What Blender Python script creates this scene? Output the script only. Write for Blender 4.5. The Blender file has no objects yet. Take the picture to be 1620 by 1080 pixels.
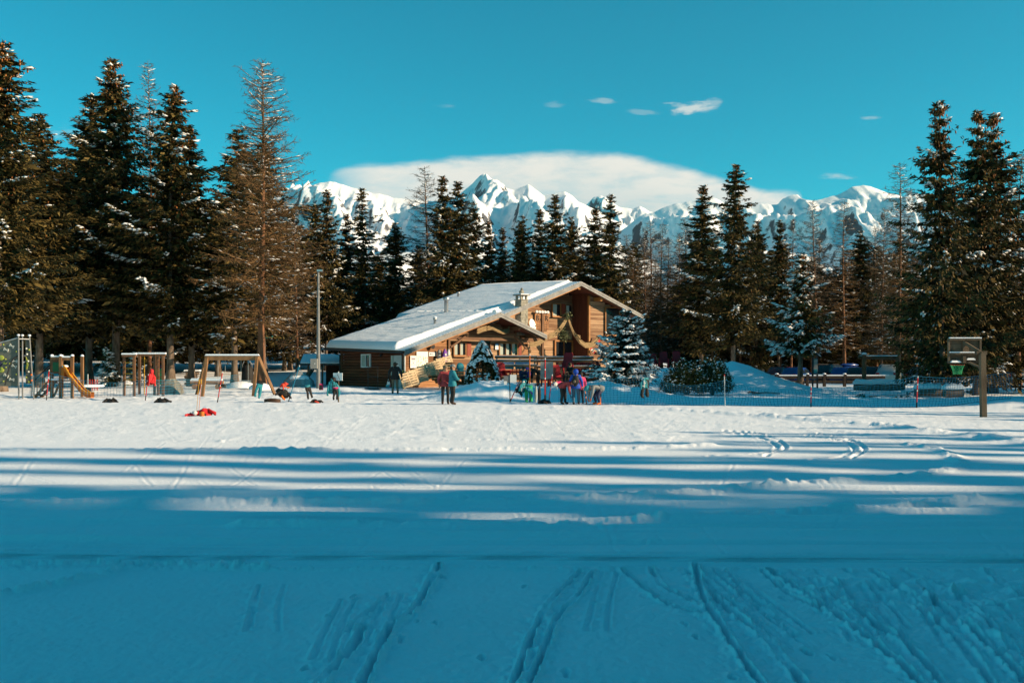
# Alpine chalet at the edge of a snow field with cross-country tracks, low winter sun from the right
import bpy, bmesh, math, random
import numpy as np
from mathutils import Vector, Matrix, Euler

# ------------------------------------------------------------------ camera, sky, sun, exposure
scene = bpy.context.scene
COL = scene.collection
SUN_EL = math.radians(20.5); SUN_AZ = math.radians(12.0)    # the sun stands right of the field, a little towards the camera
EYE = 1.67
cam_d = bpy.data.cameras.new("camera"); cam = bpy.data.objects.new("camera", cam_d); COL.objects.link(cam)
cam.location = (0, 0, EYE); cam.rotation_euler = (math.radians(90), 0, 0)
cam_d.sensor_width = 36.0; cam_d.lens = 35.0; cam_d.shift_y = 40 / 1620.0
cam_d.clip_start = 0.1; cam_d.clip_end = 40000
scene.camera = cam
scene.view_settings.view_transform = 'Standard'; scene.view_settings.look = 'None'
scene.view_settings.gamma = 1.0; scene.view_settings.exposure = 1.04
scene.view_settings.use_curve_mapping = False
scene.cycles.max_bounces = 6; scene.cycles.diffuse_bounces = 3; scene.cycles.transparent_max_bounces = 8
scene.cycles.caustics_reflective = False; scene.cycles.caustics_refractive = False
scene.cycles.use_denoising = True

world = bpy.data.worlds.new("World"); scene.world = world; world.use_nodes = True
wn = world.node_tree.nodes; wl = world.node_tree.links
for n in list(wn): wn.remove(n)

def wnode(t, **kw):
    n = wn.new(t)
    for k, v in kw.items(): setattr(n, k, v)
    return n
def wmath(op, a, b=None, c=None, clamp=False):
    n = wn.new('ShaderNodeMath'); n.operation = op; n.use_clamp = clamp
    for i, v in enumerate((a, b, c)):
        if v is None: continue
        if isinstance(v, (int, float)): n.inputs[i].default_value = v
        else: wl.new(v, n.inputs[i])
    return n.outputs[0]
def wstep(v, lo, hi):
    n = wn.new('ShaderNodeMapRange'); n.interpolation_type = 'SMOOTHSTEP'
    n.inputs[1].default_value = lo; n.inputs[2].default_value = hi
    wl.new(v, n.inputs[0]); return n.outputs[0]

sky = wnode('ShaderNodeTexSky', sky_type='NISHITA', sun_disc=False)
sky.sun_elevation = SUN_EL; sky.sun_rotation = math.radians(90) + SUN_AZ
sky.altitude = 1800; sky.air_density = 1.0; sky.dust_density = 0.2; sky.ozone_density = 1.2
tint = wnode('ShaderNodeMix', data_type='RGBA', blend_type='MULTIPLY')
tint.inputs[0].default_value = 1.0
SKY_TINT = (0.060, 0.87, 0.815, 1)
tint.inputs[7].default_value = SKY_TINT
wl.new(sky.outputs[0], tint.inputs[6])
# one lens cloud bank over the mountains and a few fair-weather scraps, laid out on the sky dome
tc = wnode('ShaderNodeTexCoord'); sep = wnode('ShaderNodeSeparateXYZ'); wl.new(tc.outputs['Generated'], sep.inputs[0])
yy = wmath('MAXIMUM', sep.outputs[1], 0.05)
az = wmath('DIVIDE', sep.outputs[0], yy); el = wmath('DIVIDE', sep.outputs[2], yy)
comb = wnode('ShaderNodeCombineXYZ'); wl.new(az, comb.inputs[0]); wl.new(el, comb.inputs[1])
mp = wnode('ShaderNodeMapping'); mp.inputs['Scale'].default_value = (1.0, 3.2, 1); wl.new(comb.outputs[0], mp.inputs[0])
def wnoise(scale, detail, rough, dist=0.0):
    n = wnode('ShaderNodeTexNoise'); n.inputs['Scale'].default_value = scale; n.inputs['Detail'].default_value = detail
    n.inputs['Roughness'].default_value = rough; n.inputs['Distortion'].default_value = dist
    wl.new(mp.outputs[0], n.inputs['Vector']); return n.outputs['Fac']
n1 = wnoise(7, 8, 0.55, 0.4); n2 = wnoise(22, 6, 0.6, 0.3)
# top of the bank: highest right of the middle, drawn out to a thin edge on the right
ramp = wnode('ShaderNodeFloatCurve'); crv = ramp.mapping.curves[0]
azn = wmath('MULTIPLY_ADD', az, 1.6667, 0.5)          # -0.3..0.3 -> 0..1
wl.new(azn, ramp.inputs[1])
pts = [(0.0, 0.0), (0.155, 0.10), (0.185, 0.185), (0.23, 0.2035), (0.30, 0.2065), (0.42, 0.2105), (0.53, 0.2135), (0.62, 0.2165), (0.70, 0.2125), (0.76, 0.2055), (0.82, 0.1950), (0.90, 0.1800), (0.985, 0.1722), (1.0, 0.0)]
crv.points[0].location = pts[0]; crv.points[1].location = pts[-1]
for p in pts[1:-1]: crv.points.new(*p)
for p in crv.points: p.handle_type = 'AUTO_CLAMPED'
ramp.mapping.update()
top = wmath('ADD', ramp.outputs[0], wmath('MULTIPLY', wmath('SUBTRACT', n1, 0.5), 0.012))
dtop = wmath('SUBTRACT', top, el)
bank = wstep(wmath('ADD', dtop, wmath('MULTIPLY', wmath('SUBTRACT', n2, 0.5), 0.010)), -0.003, 0.008)
lowfade = wstep(el, 0.10, 0.15)
bank = wmath('MULTIPLY', bank, wmath('MULTIPLY_ADD', lowfade, 0.65, 0.35))
thin = wmath('MULTIPLY_ADD', wstep(wmath('ADD', n2, wmath('MULTIPLY', dtop, 0.0)), 0.25, 0.62), 0.30, 0.70)
bank = wmath('MULTIPLY', bank, thin)
bank = wmath('MULTIPLY', bank, wstep(wmath('ADD', az, wmath('MULTIPLY', wmath('SUBTRACT', n1, 0.5), 0.10)), -0.215, -0.13))
# scraps
def scrap(ax, ez, sx, sz, amt):
    dx = wmath('DIVIDE', wmath('SUBTRACT', az, ax), sx); dz = wmath('DIVIDE', wmath('SUBTRACT', el, ez), sz)
    d = wmath('SQRT', wmath('ADD', wmath('MULTIPLY', dx, dx), wmath('MULTIPLY', dz, dz)))
    d = wmath('ADD', d, wmath('MULTIPLY', wmath('SUBTRACT', n2, 0.5), 5.0))
    return wmath('MULTIPLY', wstep(d, 1.0, 0.1), amt)
total = bank
for a in ((0.178, 0.259, 0.028, 0.0075, 0.70), (0.094, 0.2665, 0.014, 0.004, 0.28), (0.132, 0.2555, 0.026, 0.0035, 0.18), (0.326, 0.1915, 0.024, 0.004, 0.36),
          (0.355, 0.249, 0.014, 0.0035, 0.30), (0.203, 0.264, 0.012, 0.004, 0.3), (0.044, 0.262, 0.012, 0.004, 0.15), (-0.43, 0.236, 0.05, 0.008, 0.12), (-0.06, 0.262, 0.014, 0.004, 0.15)):
    total = wmath('MAXIMUM', total, scrap(*a))
front = wstep(sep.outputs[1], 0.3, 0.5)
total = wmath('MULTIPLY', total, front, clamp=True)
# colour of the cloud: bright where thick and high, greyer beneath and in its folds
shade = wmath('MULTIPLY_ADD', wstep(wmath('SUBTRACT', wmath('MULTIPLY', n1, 0.06), wmath('SUBTRACT', dtop, 0.010)), -0.055, 0.035), 0.55, 0.45)
ccol = wnode('ShaderNodeMix', data_type='RGBA'); ccol.inputs[6].default_value = (1.7, 3.1, 3.4, 1); ccol.inputs[7].default_value = (4.9, 4.9, 4.5, 1)
wl.new(shade, ccol.inputs[0])
cmix = wnode('ShaderNodeMix', data_type='RGBA'); wl.new(total, cmix.inputs[0]); wl.new(tint.outputs[2], cmix.inputs[6]); wl.new(ccol.outputs[2], cmix.inputs[7])
bg = wnode('ShaderNodeBackground'); bg.inputs[1].default_value = 0.083
wl.new(cmix.outputs[2], bg.inputs[0])
wout = wnode('ShaderNodeOutputWorld'); wl.new(bg.outputs[0], wout.inputs[0])

sun_d = bpy.data.lights.new("sun", 'SUN'); sun_d.energy = 4.0; sun_d.angle = math.radians(0.53); sun_d.color = (1.0, 0.76, 0.50)
sun_o = bpy.data.objects.new("sun", sun_d); COL.objects.link(sun_o)
sun_o.rotation_euler = (0, math.pi / 2 - SUN_EL, -SUN_AZ); sun_o.location = (80, -17, 40)

# ------------------------------------------------------------------ helpers
random.seed(7)
RNG = np.random.default_rng(7)
FPX = 1575.0
def WX(px, Y): return (px - 810.0) / FPX * Y            # lens geometry of the survey picture, used to lay the plan out
def WZ(py, Y): return EYE - (py - 580.0) * Y / FPX

def sstep(a, b, x):
    t = np.clip((np.asarray(x, float) - a) / (b - a), 0, 1); return t * t * (3 - 2 * t)
def _hash(xi, yi, seed):
    n = (xi.astype(np.int64) * 374761393 + yi.astype(np.int64) * 668265263 + seed * 1442695041) & 0xffffffff
    n = ((n ^ (n >> 13)) * 1274126177) & 0xffffffff
    return ((n ^ (n >> 16)) & 0xffff) / 65535.0
def vnoise(x, y, seed=0):
    x = np.asarray(x, float); y = np.asarray(y, float)
    xi = np.floor(x); yi = np.floor(y); fx = x - xi; fy = y - yi
    fx = fx * fx * (3 - 2 * fx); fy = fy * fy * (3 - 2 * fy)
    a = _hash(xi, yi, seed); b = _hash(xi + 1, yi, seed); c = _hash(xi, yi + 1, seed); d = _hash(xi + 1, yi + 1, seed)
    return (a * (1 - fx) + b * fx) * (1 - fy) + (c * (1 - fx) + d * fx) * fy
def fbm(x, y, octv=4, seed=0, gain=0.5):
    s = 0; a = 1; t = 0
    for i in range(octv):
        s = s + a * vnoise(x * 2 ** i, y * 2 ** i, seed + i * 17); t += a; a *= gain
    return s / t
def ridged(x, y, octv=5, seed=0, gain=0.55):
    s = 0; a = 1; t = 0
    for i in range(octv):
        n = 1 - np.abs(2 * vnoise(x * 2 ** i, y * 2 ** i, seed + i * 31) - 1); s = s + a * n * n; t += a; a *= gain
    return s / t

def mesh_np(name, V, F, smooth=False):
    V = np.asarray(V, np.float32); F = np.asarray(F, np.int32)
    me = bpy.data.meshes.new(name); n, k = F.shape
    me.vertices.add(len(V)); me.vertices.foreach_set('co', V.ravel())
    me.loops.add(n * k); me.loops.foreach_set('vertex_index', F.ravel())
    me.polygons.add(n); me.polygons.foreach_set('loop_start', np.arange(0, n * k, k, dtype=np.int32))
    if smooth: me.polygons.foreach_set('use_smooth', np.ones(n, bool))
    me.update(calc_edges=True); me.validate()
    return me

def crumple(mb, amp, freq=7.0, seed=0):
    """creases for cloth"""
    P = np.array(mb.v, float)
    for k in range(3):
        n = vnoise(P[:, (k + 1) % 3] * freq + 31 * k, P[:, (k + 2) % 3] * freq + P[:, k] * freq * .6 + seed, 11 + k) - 0.5
        P[:, k] += amp * 2 * n
    mb.v = [tuple(p) for p in P]; return mb

class MB:
    """collects boxes, tubes, lathes ... into one mesh"""
    def __init__(s): s.v = []; s.f = []; s.sm = []; s.mi = []; s.cur = 0
    def add(s, vs, fs, smooth=False):
        o = len(s.v); s.v.extend([tuple(v) for v in vs])
        for f in fs: s.f.append(tuple(i + o for i in f)); s.sm.append(smooth); s.mi.append(s.cur)
        return s
    def box(s, c, size, rz=0.0, M=None, taper=None):
        hx, hy, hz = size[0] / 2, size[1] / 2, size[2] / 2
        vs = []
        for k in (-1, 1):
            t = 1.0 if (taper is None or k < 0) else taper
            for a, b in ((-1, -1), (1, -1), (1, 1), (-1, 1)): vs.append(Vector((a * hx * t, b * hy * t, k * hz)))
        R = M if M is not None else Matrix.Rotation(rz, 3, 'Z')
        vs = [R @ v + Vector(c) for v in vs]
        return s.add(vs, [(3, 2, 1, 0), (4, 5, 6, 7), (0, 1, 5, 4), (1, 2, 6, 5), (2, 3, 7, 6), (3, 0, 4, 7)])
    def bar(s, a, b, w, h=None, up=(0, 0, 1)):
        """rectangular bar from a to b"""
        a = Vector(a); b = Vector(b); h = w if h is None else h
        d = (b - a); L = d.length
        if L < 1e-6: return s
        d.normalize(); u = Vector(up)
        if abs(d.dot(u)) > 0.98: u = Vector((0, 1, 0))
        x = d.cross(u).normalized(); z = x.cross(d).normalized()
        R = Matrix((x, d, z)).transposed()
        return s.box((a + b) / 2, (w, L, h), M=R)
    def tube(s, pts, rad, seg=8, cap=True, smooth=True, flat=1.0):
        pts = [Vector(p) for p in pts]; n = len(pts)
        rad = [rad] * n if isinstance(rad, (int, float)) else rad
        vs = []; fs = []; px = None
        for i, p in enumerate(pts):
            d = (pts[min(i + 1, n - 1)] - pts[max(i - 1, 0)])
            d = d.normalized() if d.length > 1e-9 else Vector((0, 0, 1))
            if px is None: px = d.orthogonal().normalized()
            else:
                px = px - d * px.dot(d)
                px = px.normalized() if px.length > 1e-6 else d.orthogonal().normalized()
            py = d.cross(px)
            for k in range(seg):
                a = 2 * math.pi * k / seg
                vs.append(p + (px * math.cos(a) + py * math.sin(a) * flat) * rad[i])
        for i in range(n - 1):
            for k in range(seg):
                fs.append((i * seg + k, i * seg + (k + 1) % seg, (i + 1) * seg + (k + 1) % seg, (i + 1) * seg + k))
        s.add(vs, fs, smooth)
        if cap:
            s.add(vs[:seg], [tuple(reversed(range(seg)))]); s.add(vs[-seg:], [tuple(range(seg))])
        return s
    def lathe(s, c, prof, seg=16, smooth=True, ax=None):
        """prof: (r, z) pairs"""
        R = ax if ax is not None else Matrix.Identity(3)
        vs = []; fs = []
        for r, z in prof:
            for k in range(seg):
                a = 2 * math.pi * k / seg; vs.append(R @ Vector((r * math.cos(a), r * math.sin(a), z)) + Vector(c))
        for i in range(len(prof) - 1):
            for k in range(seg):
                fs.append((i * seg + k, i * seg + (k + 1) % seg, (i + 1) * seg + (k + 1) % seg, (i + 1) * seg + k))
        s.add(vs, fs, smooth)
        s.add(vs[:seg], [tuple(reversed(range(seg)))]); s.add(vs[-seg:], [tuple(range(seg))])
        return s
    def ball(s, c, r, seg=12, rings=8, M=None):
        r = (r, r, r) if isinstance(r, (int, float)) else r
        vs = []; fs = []
        for i in range(rings + 1):
            th = math.pi * i / rings
            for k in range(seg):
                a = 2 * math.pi * k / seg
                p = Vector((r[0] * math.sin(th) * math.cos(a), r[1] * math.sin(th) * math.sin(a), r[2] * math.cos(th)))
                if M is not None: p = M @ p
                vs.append(p + Vector(c))
        for i in range(rings):
            for k in range(seg):
                fs.append((i * seg + k, (i + 1) * seg + k, (i + 1) * seg + (k + 1) % seg, i * seg + (k + 1) % seg))
        return s.add(vs, fs, True)
    def prism(s, poly, y0, y1, axis='y'):
        """poly: (a, b) pairs extruded along an axis; axis 'y': a=x, b=z; 'x': a=y, b=z; 'z': a=x, b=y"""
        def P(a, b, t): return (a, t, b) if axis == 'y' else ((t, a, b) if axis == 'x' else (a, b, t))
        n = len(poly); vs = [P(a, b, y0) for a, b in poly] + [P(a, b, y1) for a, b in poly]
        fs = [tuple(range(n)), tuple(reversed(range(n, 2 * n)))] + [(i, n + i, n + (i + 1) % n, (i + 1) % n) for i in range(n)]
        return s.add(vs, fs)
    def loft(s, rings, cap=True, smooth=True):
        n = len(rings[0]); vs = [p for r in rings for p in r]; fs = []
        for i in range(len(rings) - 1):
            for k in range(n): fs.append((i * n + k, i * n + (k + 1) % n, (i + 1) * n + (k + 1) % n, (i + 1) * n + k))
        s.add(vs, fs, smooth)
        if cap: s.add(rings[0], [tuple(reversed(range(n)))]); s.add(rings[-1], [tuple(range(n))])
        return s
    def mesh(s, name, mats):
        me = bpy.data.meshes.new(name); me.from_pydata(s.v, [], s.f); me.validate()
        for m in (mats if isinstance(mats, (list, tuple)) else [mats]): me.materials.append(m)
        if len(me.polygons) == len(s.sm):
            me.polygons.foreach_set('use_smooth', s.sm); me.polygons.foreach_set('material_index', s.mi)
        bm = bmesh.new(); bm.from_mesh(me); bmesh.ops.recalc_face_normals(bm, faces=bm.faces); bm.to_mesh(me); bm.free()
        me.update(); return me
    def build(s, name, mats, parent=None, loc=None, rz=0.0):
        o = bpy.data.objects.new(name, s.mesh(name, mats)); COL.objects.link(o)
        if parent is not None: o.parent = parent
        if loc is not None: o.location = loc
        o.rotation_euler[2] = rz
        return o

def tag(o, label, cat, group=None, kind=None):
    if label: o['label'] = label
    if cat: o['category'] = cat
    if group: o['group'] = group
    if kind: o['kind'] = kind
    return o
def thing(name, label, cat, loc=(0, 0, 0), rz=0.0, group=None):
    o = bpy.data.objects.new(name, None); COL.objects.link(o); o.empty_display_size = 0.3
    o.location = loc; o.rotation_euler[2] = rz
    return tag(o, label, cat, group)
def obj(name, me, parent=None, mat=None):
    o = bpy.data.objects.new(name, me); COL.objects.link(o)
    if mat is not None and not me.materials: me.materials.append(mat)
    if parent is not None: o.parent = parent
    return o
def copy_tree(o, parent=None):
    c = o.copy(); COL.objects.link(c)
    if parent is not None: c.parent = parent
    for ch in list(o.children): copy_tree(ch, c)
    return c

# ------------------------------------------------------------------ materials
def nmat(name):
    m = bpy.data.materials.new(name); m.use_nodes = True
    nt = m.node_tree; return m, nt, nt.nodes['Principled BSDF']
def mat(name, c1, c2=None, scale=6.0, rough=0.7, stretch=(1, 1, 1), bump=0.0, bscale=None, metal=0.0, island=False, detail=4, spec=0.3, each=0.0):
    m, nt, b = nmat(name); N = nt.nodes; L = nt.links
    b.inputs['Roughness'].default_value = rough; b.inputs['Metallic'].default_value = metal
    b.inputs['Specular IOR Level'].default_value = spec
    if c2 is None: c2 = tuple(x * 0.8 for x in c1)
    t = N.new('ShaderNodeTexCoord'); mpn = N.new('ShaderNodeMapping'); mpn.inputs['Scale'].default_value = stretch
    L.new(t.outputs['Object'], mpn.inputs[0])
    no = N.new('ShaderNodeTexNoise'); no.inputs['Scale'].default_value = scale; no.inputs['Detail'].default_value = detail
    L.new(mpn.outputs[0], no.inputs['Vector'])
    mx = N.new('ShaderNodeMix'); mx.data_type = 'RGBA'; mx.inputs[6].default_value = (*c1, 1); mx.inputs[7].default_value = (*c2, 1)
    mr = N.new('ShaderNodeMapRange'); mr.inputs[1].default_value = 0.3; mr.inputs[2].default_value = 0.7
    if island:
        g = N.new('ShaderNodeNewGeometry'); ad = N.new('ShaderNodeMath'); ad.operation = 'MULTIPLY_ADD'
        L.new(g.outputs['Random Per Island'], ad.inputs[0]); ad.inputs[1].default_value = 0.8; ad.inputs[2].default_value = -0.4
        a2 = N.new('ShaderNodeMath'); a2.operation = 'ADD'; L.new(ad.outputs[0], a2.inputs[0]); L.new(no.outputs['Fac'], a2.inputs[1])
        L.new(a2.outputs[0], mr.inputs[0])
    elif each > 0:
        oi = N.new('ShaderNodeObjectInfo'); ad = N.new('ShaderNodeMath'); ad.operation = 'MULTIPLY_ADD'
        L.new(oi.outputs['Random'], ad.inputs[0]); ad.inputs[1].default_value = each; ad.inputs[2].default_value = -each / 2
        a2 = N.new('ShaderNodeMath'); a2.operation = 'ADD'; L.new(ad.outputs[0], a2.inputs[0]); L.new(no.outputs['Fac'], a2.inputs[1])
        L.new(a2.outputs[0], mr.inputs[0])
    else: L.new(no.outputs['Fac'], mr.inputs[0])
    L.new(mr.outputs[0], mx.inputs[0]); L.new(mx.outputs[2], b.inputs['Base Color'])
    if bump > 0:
        n2 = N.new('ShaderNodeTexNoise'); n2.inputs['Scale'].default_value = bscale or scale * 3; n2.inputs['Detail'].default_value = 6
        L.new(mpn.outputs[0], n2.inputs['Vector'])
        bp = N.new('ShaderNodeBump'); bp.inputs['Strength'].default_value = bump; bp.inputs['Distance'].default_value = 0.02
        L.new(n2.outputs['Fac'], bp.inputs['Height']); L.new(bp.outputs[0], b.inputs['Normal'])
    return m
def glass(name, c=(0.015, 0.02, 0.024), rough=0.06):
    m, nt, b = nmat(name); b.inputs['Base Color'].default_value = (*c, 1); b.inputs['Roughness'].default_value = rough
    b.inputs['Specular IOR Level'].default_value = 0.6; return m

def snow_mat(name, bump=0.35, fine=22.0, c=(0.85, 0.895, 0.95)):
    m, nt, b = nmat(name); N = nt.nodes; L = nt.links
    b.inputs['Roughness'].default_value = 0.65; b.inputs['Specular IOR Level'].default_value = 0.25
    t = N.new('ShaderNodeTexCoord')
    a = N.new('ShaderNodeTexNoise'); a.inputs['Scale'].default_value = 1.3; a.inputs['Detail'].default_value = 5; L.new(t.outputs['Object'], a.inputs['Vector'])
    mx = N.new('ShaderNodeMix'); mx.data_type = 'RGBA'; mx.inputs[6].default_value = (c[0] * .93, c[1] * .93, c[2] * .93, 1); mx.inputs[7].default_value = (*c, 1)
    L.new(a.outputs['Fac'], mx.inputs[0]); L.new(mx.outputs[2], b.inputs['Base Color'])
    n = N.new('ShaderNodeTexNoise'); n.inputs['Scale'].default_value = fine; n.inputs['Detail'].default_value = 7; n.inputs['Roughness'].default_value = 0.65
    L.new(t.outputs['Object'], n.inputs['Vector'])
    bp = N.new('ShaderNodeBump'); bp.inputs['Strength'].default_value = bump; bp.inputs['Distance'].default_value = 0.03
    L.new(n.outputs['Fac'], bp.inputs['Height']); L.new(bp.outputs[0], b.inputs['Normal'])
    return m

M = {}
M['snow'] = snow_mat('snow_field', 0.55, 20.0)
M['snow_plain'] = mat('snow_plain', (0.84, 0.85, 0.87), (0.78, 0.79, 0.81), 0.02, 0.8, spec=0.1)
M['snow_cap'] = snow_mat('snow_cap', 0.5, 14.0)
M['snow_tree'] = snow_mat('snow_on_branches', 0.0, 10.0, (0.84, 0.86, 0.88))
M['needle'] = mat('spruce_needles', (0.012, 0.014, 0.006), (0.125, 0.088, 0.026), 1.1, 0.75, island=True, spec=0.15)
M['needle_far'] = mat('spruce_needles_far', (0.012, 0.014, 0.006), (0.11, 0.08, 0.024), 0.9, 0.75, island=True, spec=0.15)
M['needle_blue'] = mat('blue_spruce_needles', (0.012, 0.020, 0.017), (0.050, 0.060, 0.045), 3.0, 0.75, island=True, spec=0.15)
M['needle_mugo'] = mat('mountain_pine_needles', (0.016, 0.020, 0.007), (0.13, 0.105, 0.028), 2.5, 0.75, island=True, spec=0.15)
M['bark'] = mat('spruce_bark', (0.055, 0.038, 0.026), (0.20, 0.15, 0.11), 5.0, 0.9, (1, 1, 0.35), 0.6, 18)
M['bark_red'] = mat('larch_bark', (0.085, 0.040, 0.022), (0.23, 0.105, 0.052), 4.0, 0.9, (1, 1, 0.3), 0.7, 14)
M['larch_twig'] = mat('larch_twigs', (0.075, 0.042, 0.020), (0.24, 0.140, 0.062), 1.5, 0.85, island=True, spec=0.1)
M['larch_grey'] = mat('larch_twigs_grey', (0.060, 0.042, 0.028), (0.17, 0.115, 0.07), 1.5, 0.85, island=True, spec=0.1)
M['cone'] = mat('spruce_cones', (0.20, 0.068, 0.016), (0.42, 0.16, 0.045), 3.0, 0.7, island=True)
# ------------------------------------------------------------------ lie of the land
def ground(x, y):
    """height of the undisturbed snow surface (metres), numpy friendly"""
    x = np.asarray(x, float); y = np.asarray(y, float)
    z = 0.30 * sstep(50, 68, y) * (1 - 0.5 * sstep(10, 20, x))
    z = z + 0.055 * np.maximum(0, y - 74) * (1 - sstep(-14, -2, x)) * (1 - sstep(160, 320, y)) \
          + 0.030 * np.maximum(0, y - 104) * sstep(-14, -2, x) * (1 - sstep(160, 320, y))
    # ploughed bank in front of the terrace
    h1 = np.interp(x, [-4.6, -3.0, -1.7, -0.4, 0.3, 1.2, 2.6, 3.6, 5.0, 6.0, 7.4, 9.0], [0, 0.45, 0.86, 0.90, 0.72, 0.62, 0.62, 0.80, 0.92, 0.66, 0.35, 0.12])
    z = z + (h1 + 0.30 * (fbm(x * 1.9, y * 1.9, 4, 5) - 0.5)* sstep(0.0, 0.3, h1)) * sstep(47.0, 49.6, y + 0.7 * (fbm(x * .8, y * .8, 2, 9) - .5)) * (1 - 0.25 * sstep(52, 56, y)) * (1 - sstep(61, 65, y))
    # long mound beyond the shrubs
    h2 = np.interp(x, [6.5, 8.5, 11.5, 13.6, 14.6, 16.2, 18.6, 20], [0, 1.15, 1.35, 1.72, 1.50, 0.85, 0.15, 0])
    z = z + h2 * sstep(55, 61.5, y) * (1 - sstep(66, 74, y)) * (0.92 + 0.16 * fbm(x * .7, y * .7, 3, 3))
    # foot of the trees on the right
    z = z + 0.35 * np.exp(-((x - 20.5) / 2.2) ** 2 - ((y - 41.0) / 1.5) ** 2)
    z = z + 0.30 * np.exp(-((x - 23.5) / 3.5) ** 2 - ((y - 46.0) / 3) ** 2)
    # snow thrown up under the swings and around the trunks
    z = z + 0.16 * np.exp(-((x + 13.6) / 1.2) ** 2 - ((y - 60.5) / 1.0) ** 2) + 0.22 * np.exp(-((x + 10.5) / 1.6) ** 2 - ((y - 61.0) / 1.1) ** 2)
    return z
def gz(x, y): return float(ground(x, y))

def unproj(px, py):
    Y = EYE * FPX / (np.asarray(py, float) - 580.0); return (np.asarray(px, float) - 810) / FPX * Y, Y

def poly_dist(X, Y, pl):
    """distance to a polyline and its running length"""
    best = np.full(X.shape, 1e9); along = np.zeros(X.shape); acc = 0.0
    for (ax, ay), (bx, by) in zip(pl[:-1], pl[1:]):
        dx, dy = bx - ax, by - ay; L2 = dx * dx + dy * dy; L = math.sqrt(L2)
        t = np.clip(((X - ax) * dx + (Y - ay) * dy) / L2, 0, 1)
        d = np.hypot(X - ax - t * dx, Y - ay - t * dy); m = d < best
        best = np.where(m, d, best); along = np.where(m, acc + t * L, along); acc += L
    return best, along
def curve(px_pts, sub=4):
    """Catmull-Rom through survey points, on the ground"""
    P = [np.array(unproj(a, b)) for a, b in px_pts]; P = [2 * P[0] - P[1]] + P + [2 * P[-1] - P[-2]]; out = []
    for i in range(1, len(P) - 2):
        for k in range(sub):
            t = k / sub; p0, p1, p2, p3 = P[i - 1:i + 3]
            q = 0.5 * ((2 * p1) + (-p0 + p2) * t + (2 * p0 - 5 * p1 + 4 * p2 - p3) * t * t + (-p0 + 3 * p1 - 3 * p2 + p3) * t ** 3); out.append((float(q[0]), float(q[1])))
    out.append((float(P[-2][0]), float(P[-2][1]))); return out

RUTS = [  # (points, width, depth)
    ([(695, 898), (680, 925), (652, 972), (622, 990), (609, 1015), (594, 1045), (572, 1082)], 0.042, 0.085),
    ([(608, 948), (575, 978), (548, 1004)], 0.035, 0.06),
    ([(574, 998), (560, 1030), (532, 1058), (505, 1085)], 0.042, 0.085),
    ([(938, 908), (911, 950), (885, 975), (865, 1020), (838, 1085)], 0.034, 0.075),
    ([(918, 906), (880, 945), (856, 980), (835, 1025), (815, 1085)], 0.034, 0.075),
    ([(987, 906), (1025, 937), (1060, 958), (1112, 973)], 0.034, 0.055), ([(1030, 904), (1050, 930), (1080, 945), (1118, 962)], 0.034, 0.055),
    ([(1100, 898), (1111, 945), (1140, 990), (1165, 1030), (1206, 1085)], 0.042, 0.085), ([(1124, 940), (1170, 980), (1210, 1010), (1236, 1040), (1272, 1085)], 0.042, 0.085),
    ([(1218, 906), (1280, 945), (1340, 985), (1400, 1030), (1462, 1085)], 0.042, 0.085), ([(1306, 938), (1360, 970), (1405, 1000), (1445, 1030), (1496, 1085)], 0.042, 0.08),
    ([(1466, 938), (1525, 985), (1570, 1025), (1632, 1085)], 0.042, 0.08), ([(1512, 938), (1550, 975), (1590, 1010), (1650, 1066)], 0.040, 0.07),
    ([(1150, 905), (1172, 930), (1215, 960)], 0.03, 0.045), ([(1205, 905), (1240, 935), (1300, 968)], 0.03, 0.04),
    ([(1380, 905), (1430, 935), (1490, 985), (1540, 1040), (1570, 1085)], 0.045, 0.06), ([(1430, 905), (1500, 930), (1590, 962)], 0.04, 0.05),
    ([(1560, 905), (1600, 930), (1650, 960)], 0.04, 0.05),
    ([(1120, 684), (1188, 689), (1220, 700), (1228, 710), (1195, 719), (1120, 722)], 0.10, 0.05), ([(1140, 680), (1200, 686), (1234, 699), (1242, 710), (1212, 721)], 0.09, 0.05),
    ([(1270, 688), (1328, 697), (1352, 711), (1330, 723), (1280, 727)], 0.10, 0.05), ([(1290, 685), (1345, 696), (1368, 711), (1346, 726)], 0.09, 0.05)]
BERMS = [  # (points, half width, height)
    ([(-60, 713), (200, 714), (400, 713), (700, 711), (1000, 709), (1120, 705)], 0.22, 0.055),
    ([(350, 698), (600, 696), (800, 695)], 0.12, 0.03),
    ([(-60, 797), (300, 795), (600, 794), (810, 790), (1000, 786), (1200, 770), (1400, 757), (1480, 748), (1516, 735), (1492, 716), (1440, 704)], 0.16, 0.06),
    ([(380, 832), (810, 829), (1000, 822), (1200, 811), (1400, 800), (1680, 778)], 0.13, 0.05),
    ([(1060, 648), (1200, 657), (1350, 671), (1480, 683), (1680, 708)], 0.40, 0.10),
    ([(1100, 668), (1250, 676), (1400, 690)], 0.15, 0.03),
    ([(-60, 893), (200, 895), (420, 900)], 0.05, 0.05), ([(0, 940), (90, 926), (150, 912), (205, 897)], 0.06, 0.05),
    ([(-60, 872), (300, 874), (900, 880), (1680, 884)], 0.04, 0.02), ([(-60, 898), (300, 900), (900, 903), (1680, 905)], 0.05, 0.025)]
GROOVES = [([(-80, 878), (400, 882), (810, 885), (1200, 887), (1700, 888)], 0.062, 0.095), ([(-80, 883), (400, 887), (810, 890), (1200, 892), (1700, 893)], 0.062, 0.095),
           ([(-80, 868), (400, 872), (810, 876), (1200, 878), (1700, 879)], 0.022, 0.02), ([(300, 822), (810, 819), (1200, 806), (1680, 792)], 0.05, 0.03), ([(-80, 864), (810, 870)], 0.02, 0.015)]
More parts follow.
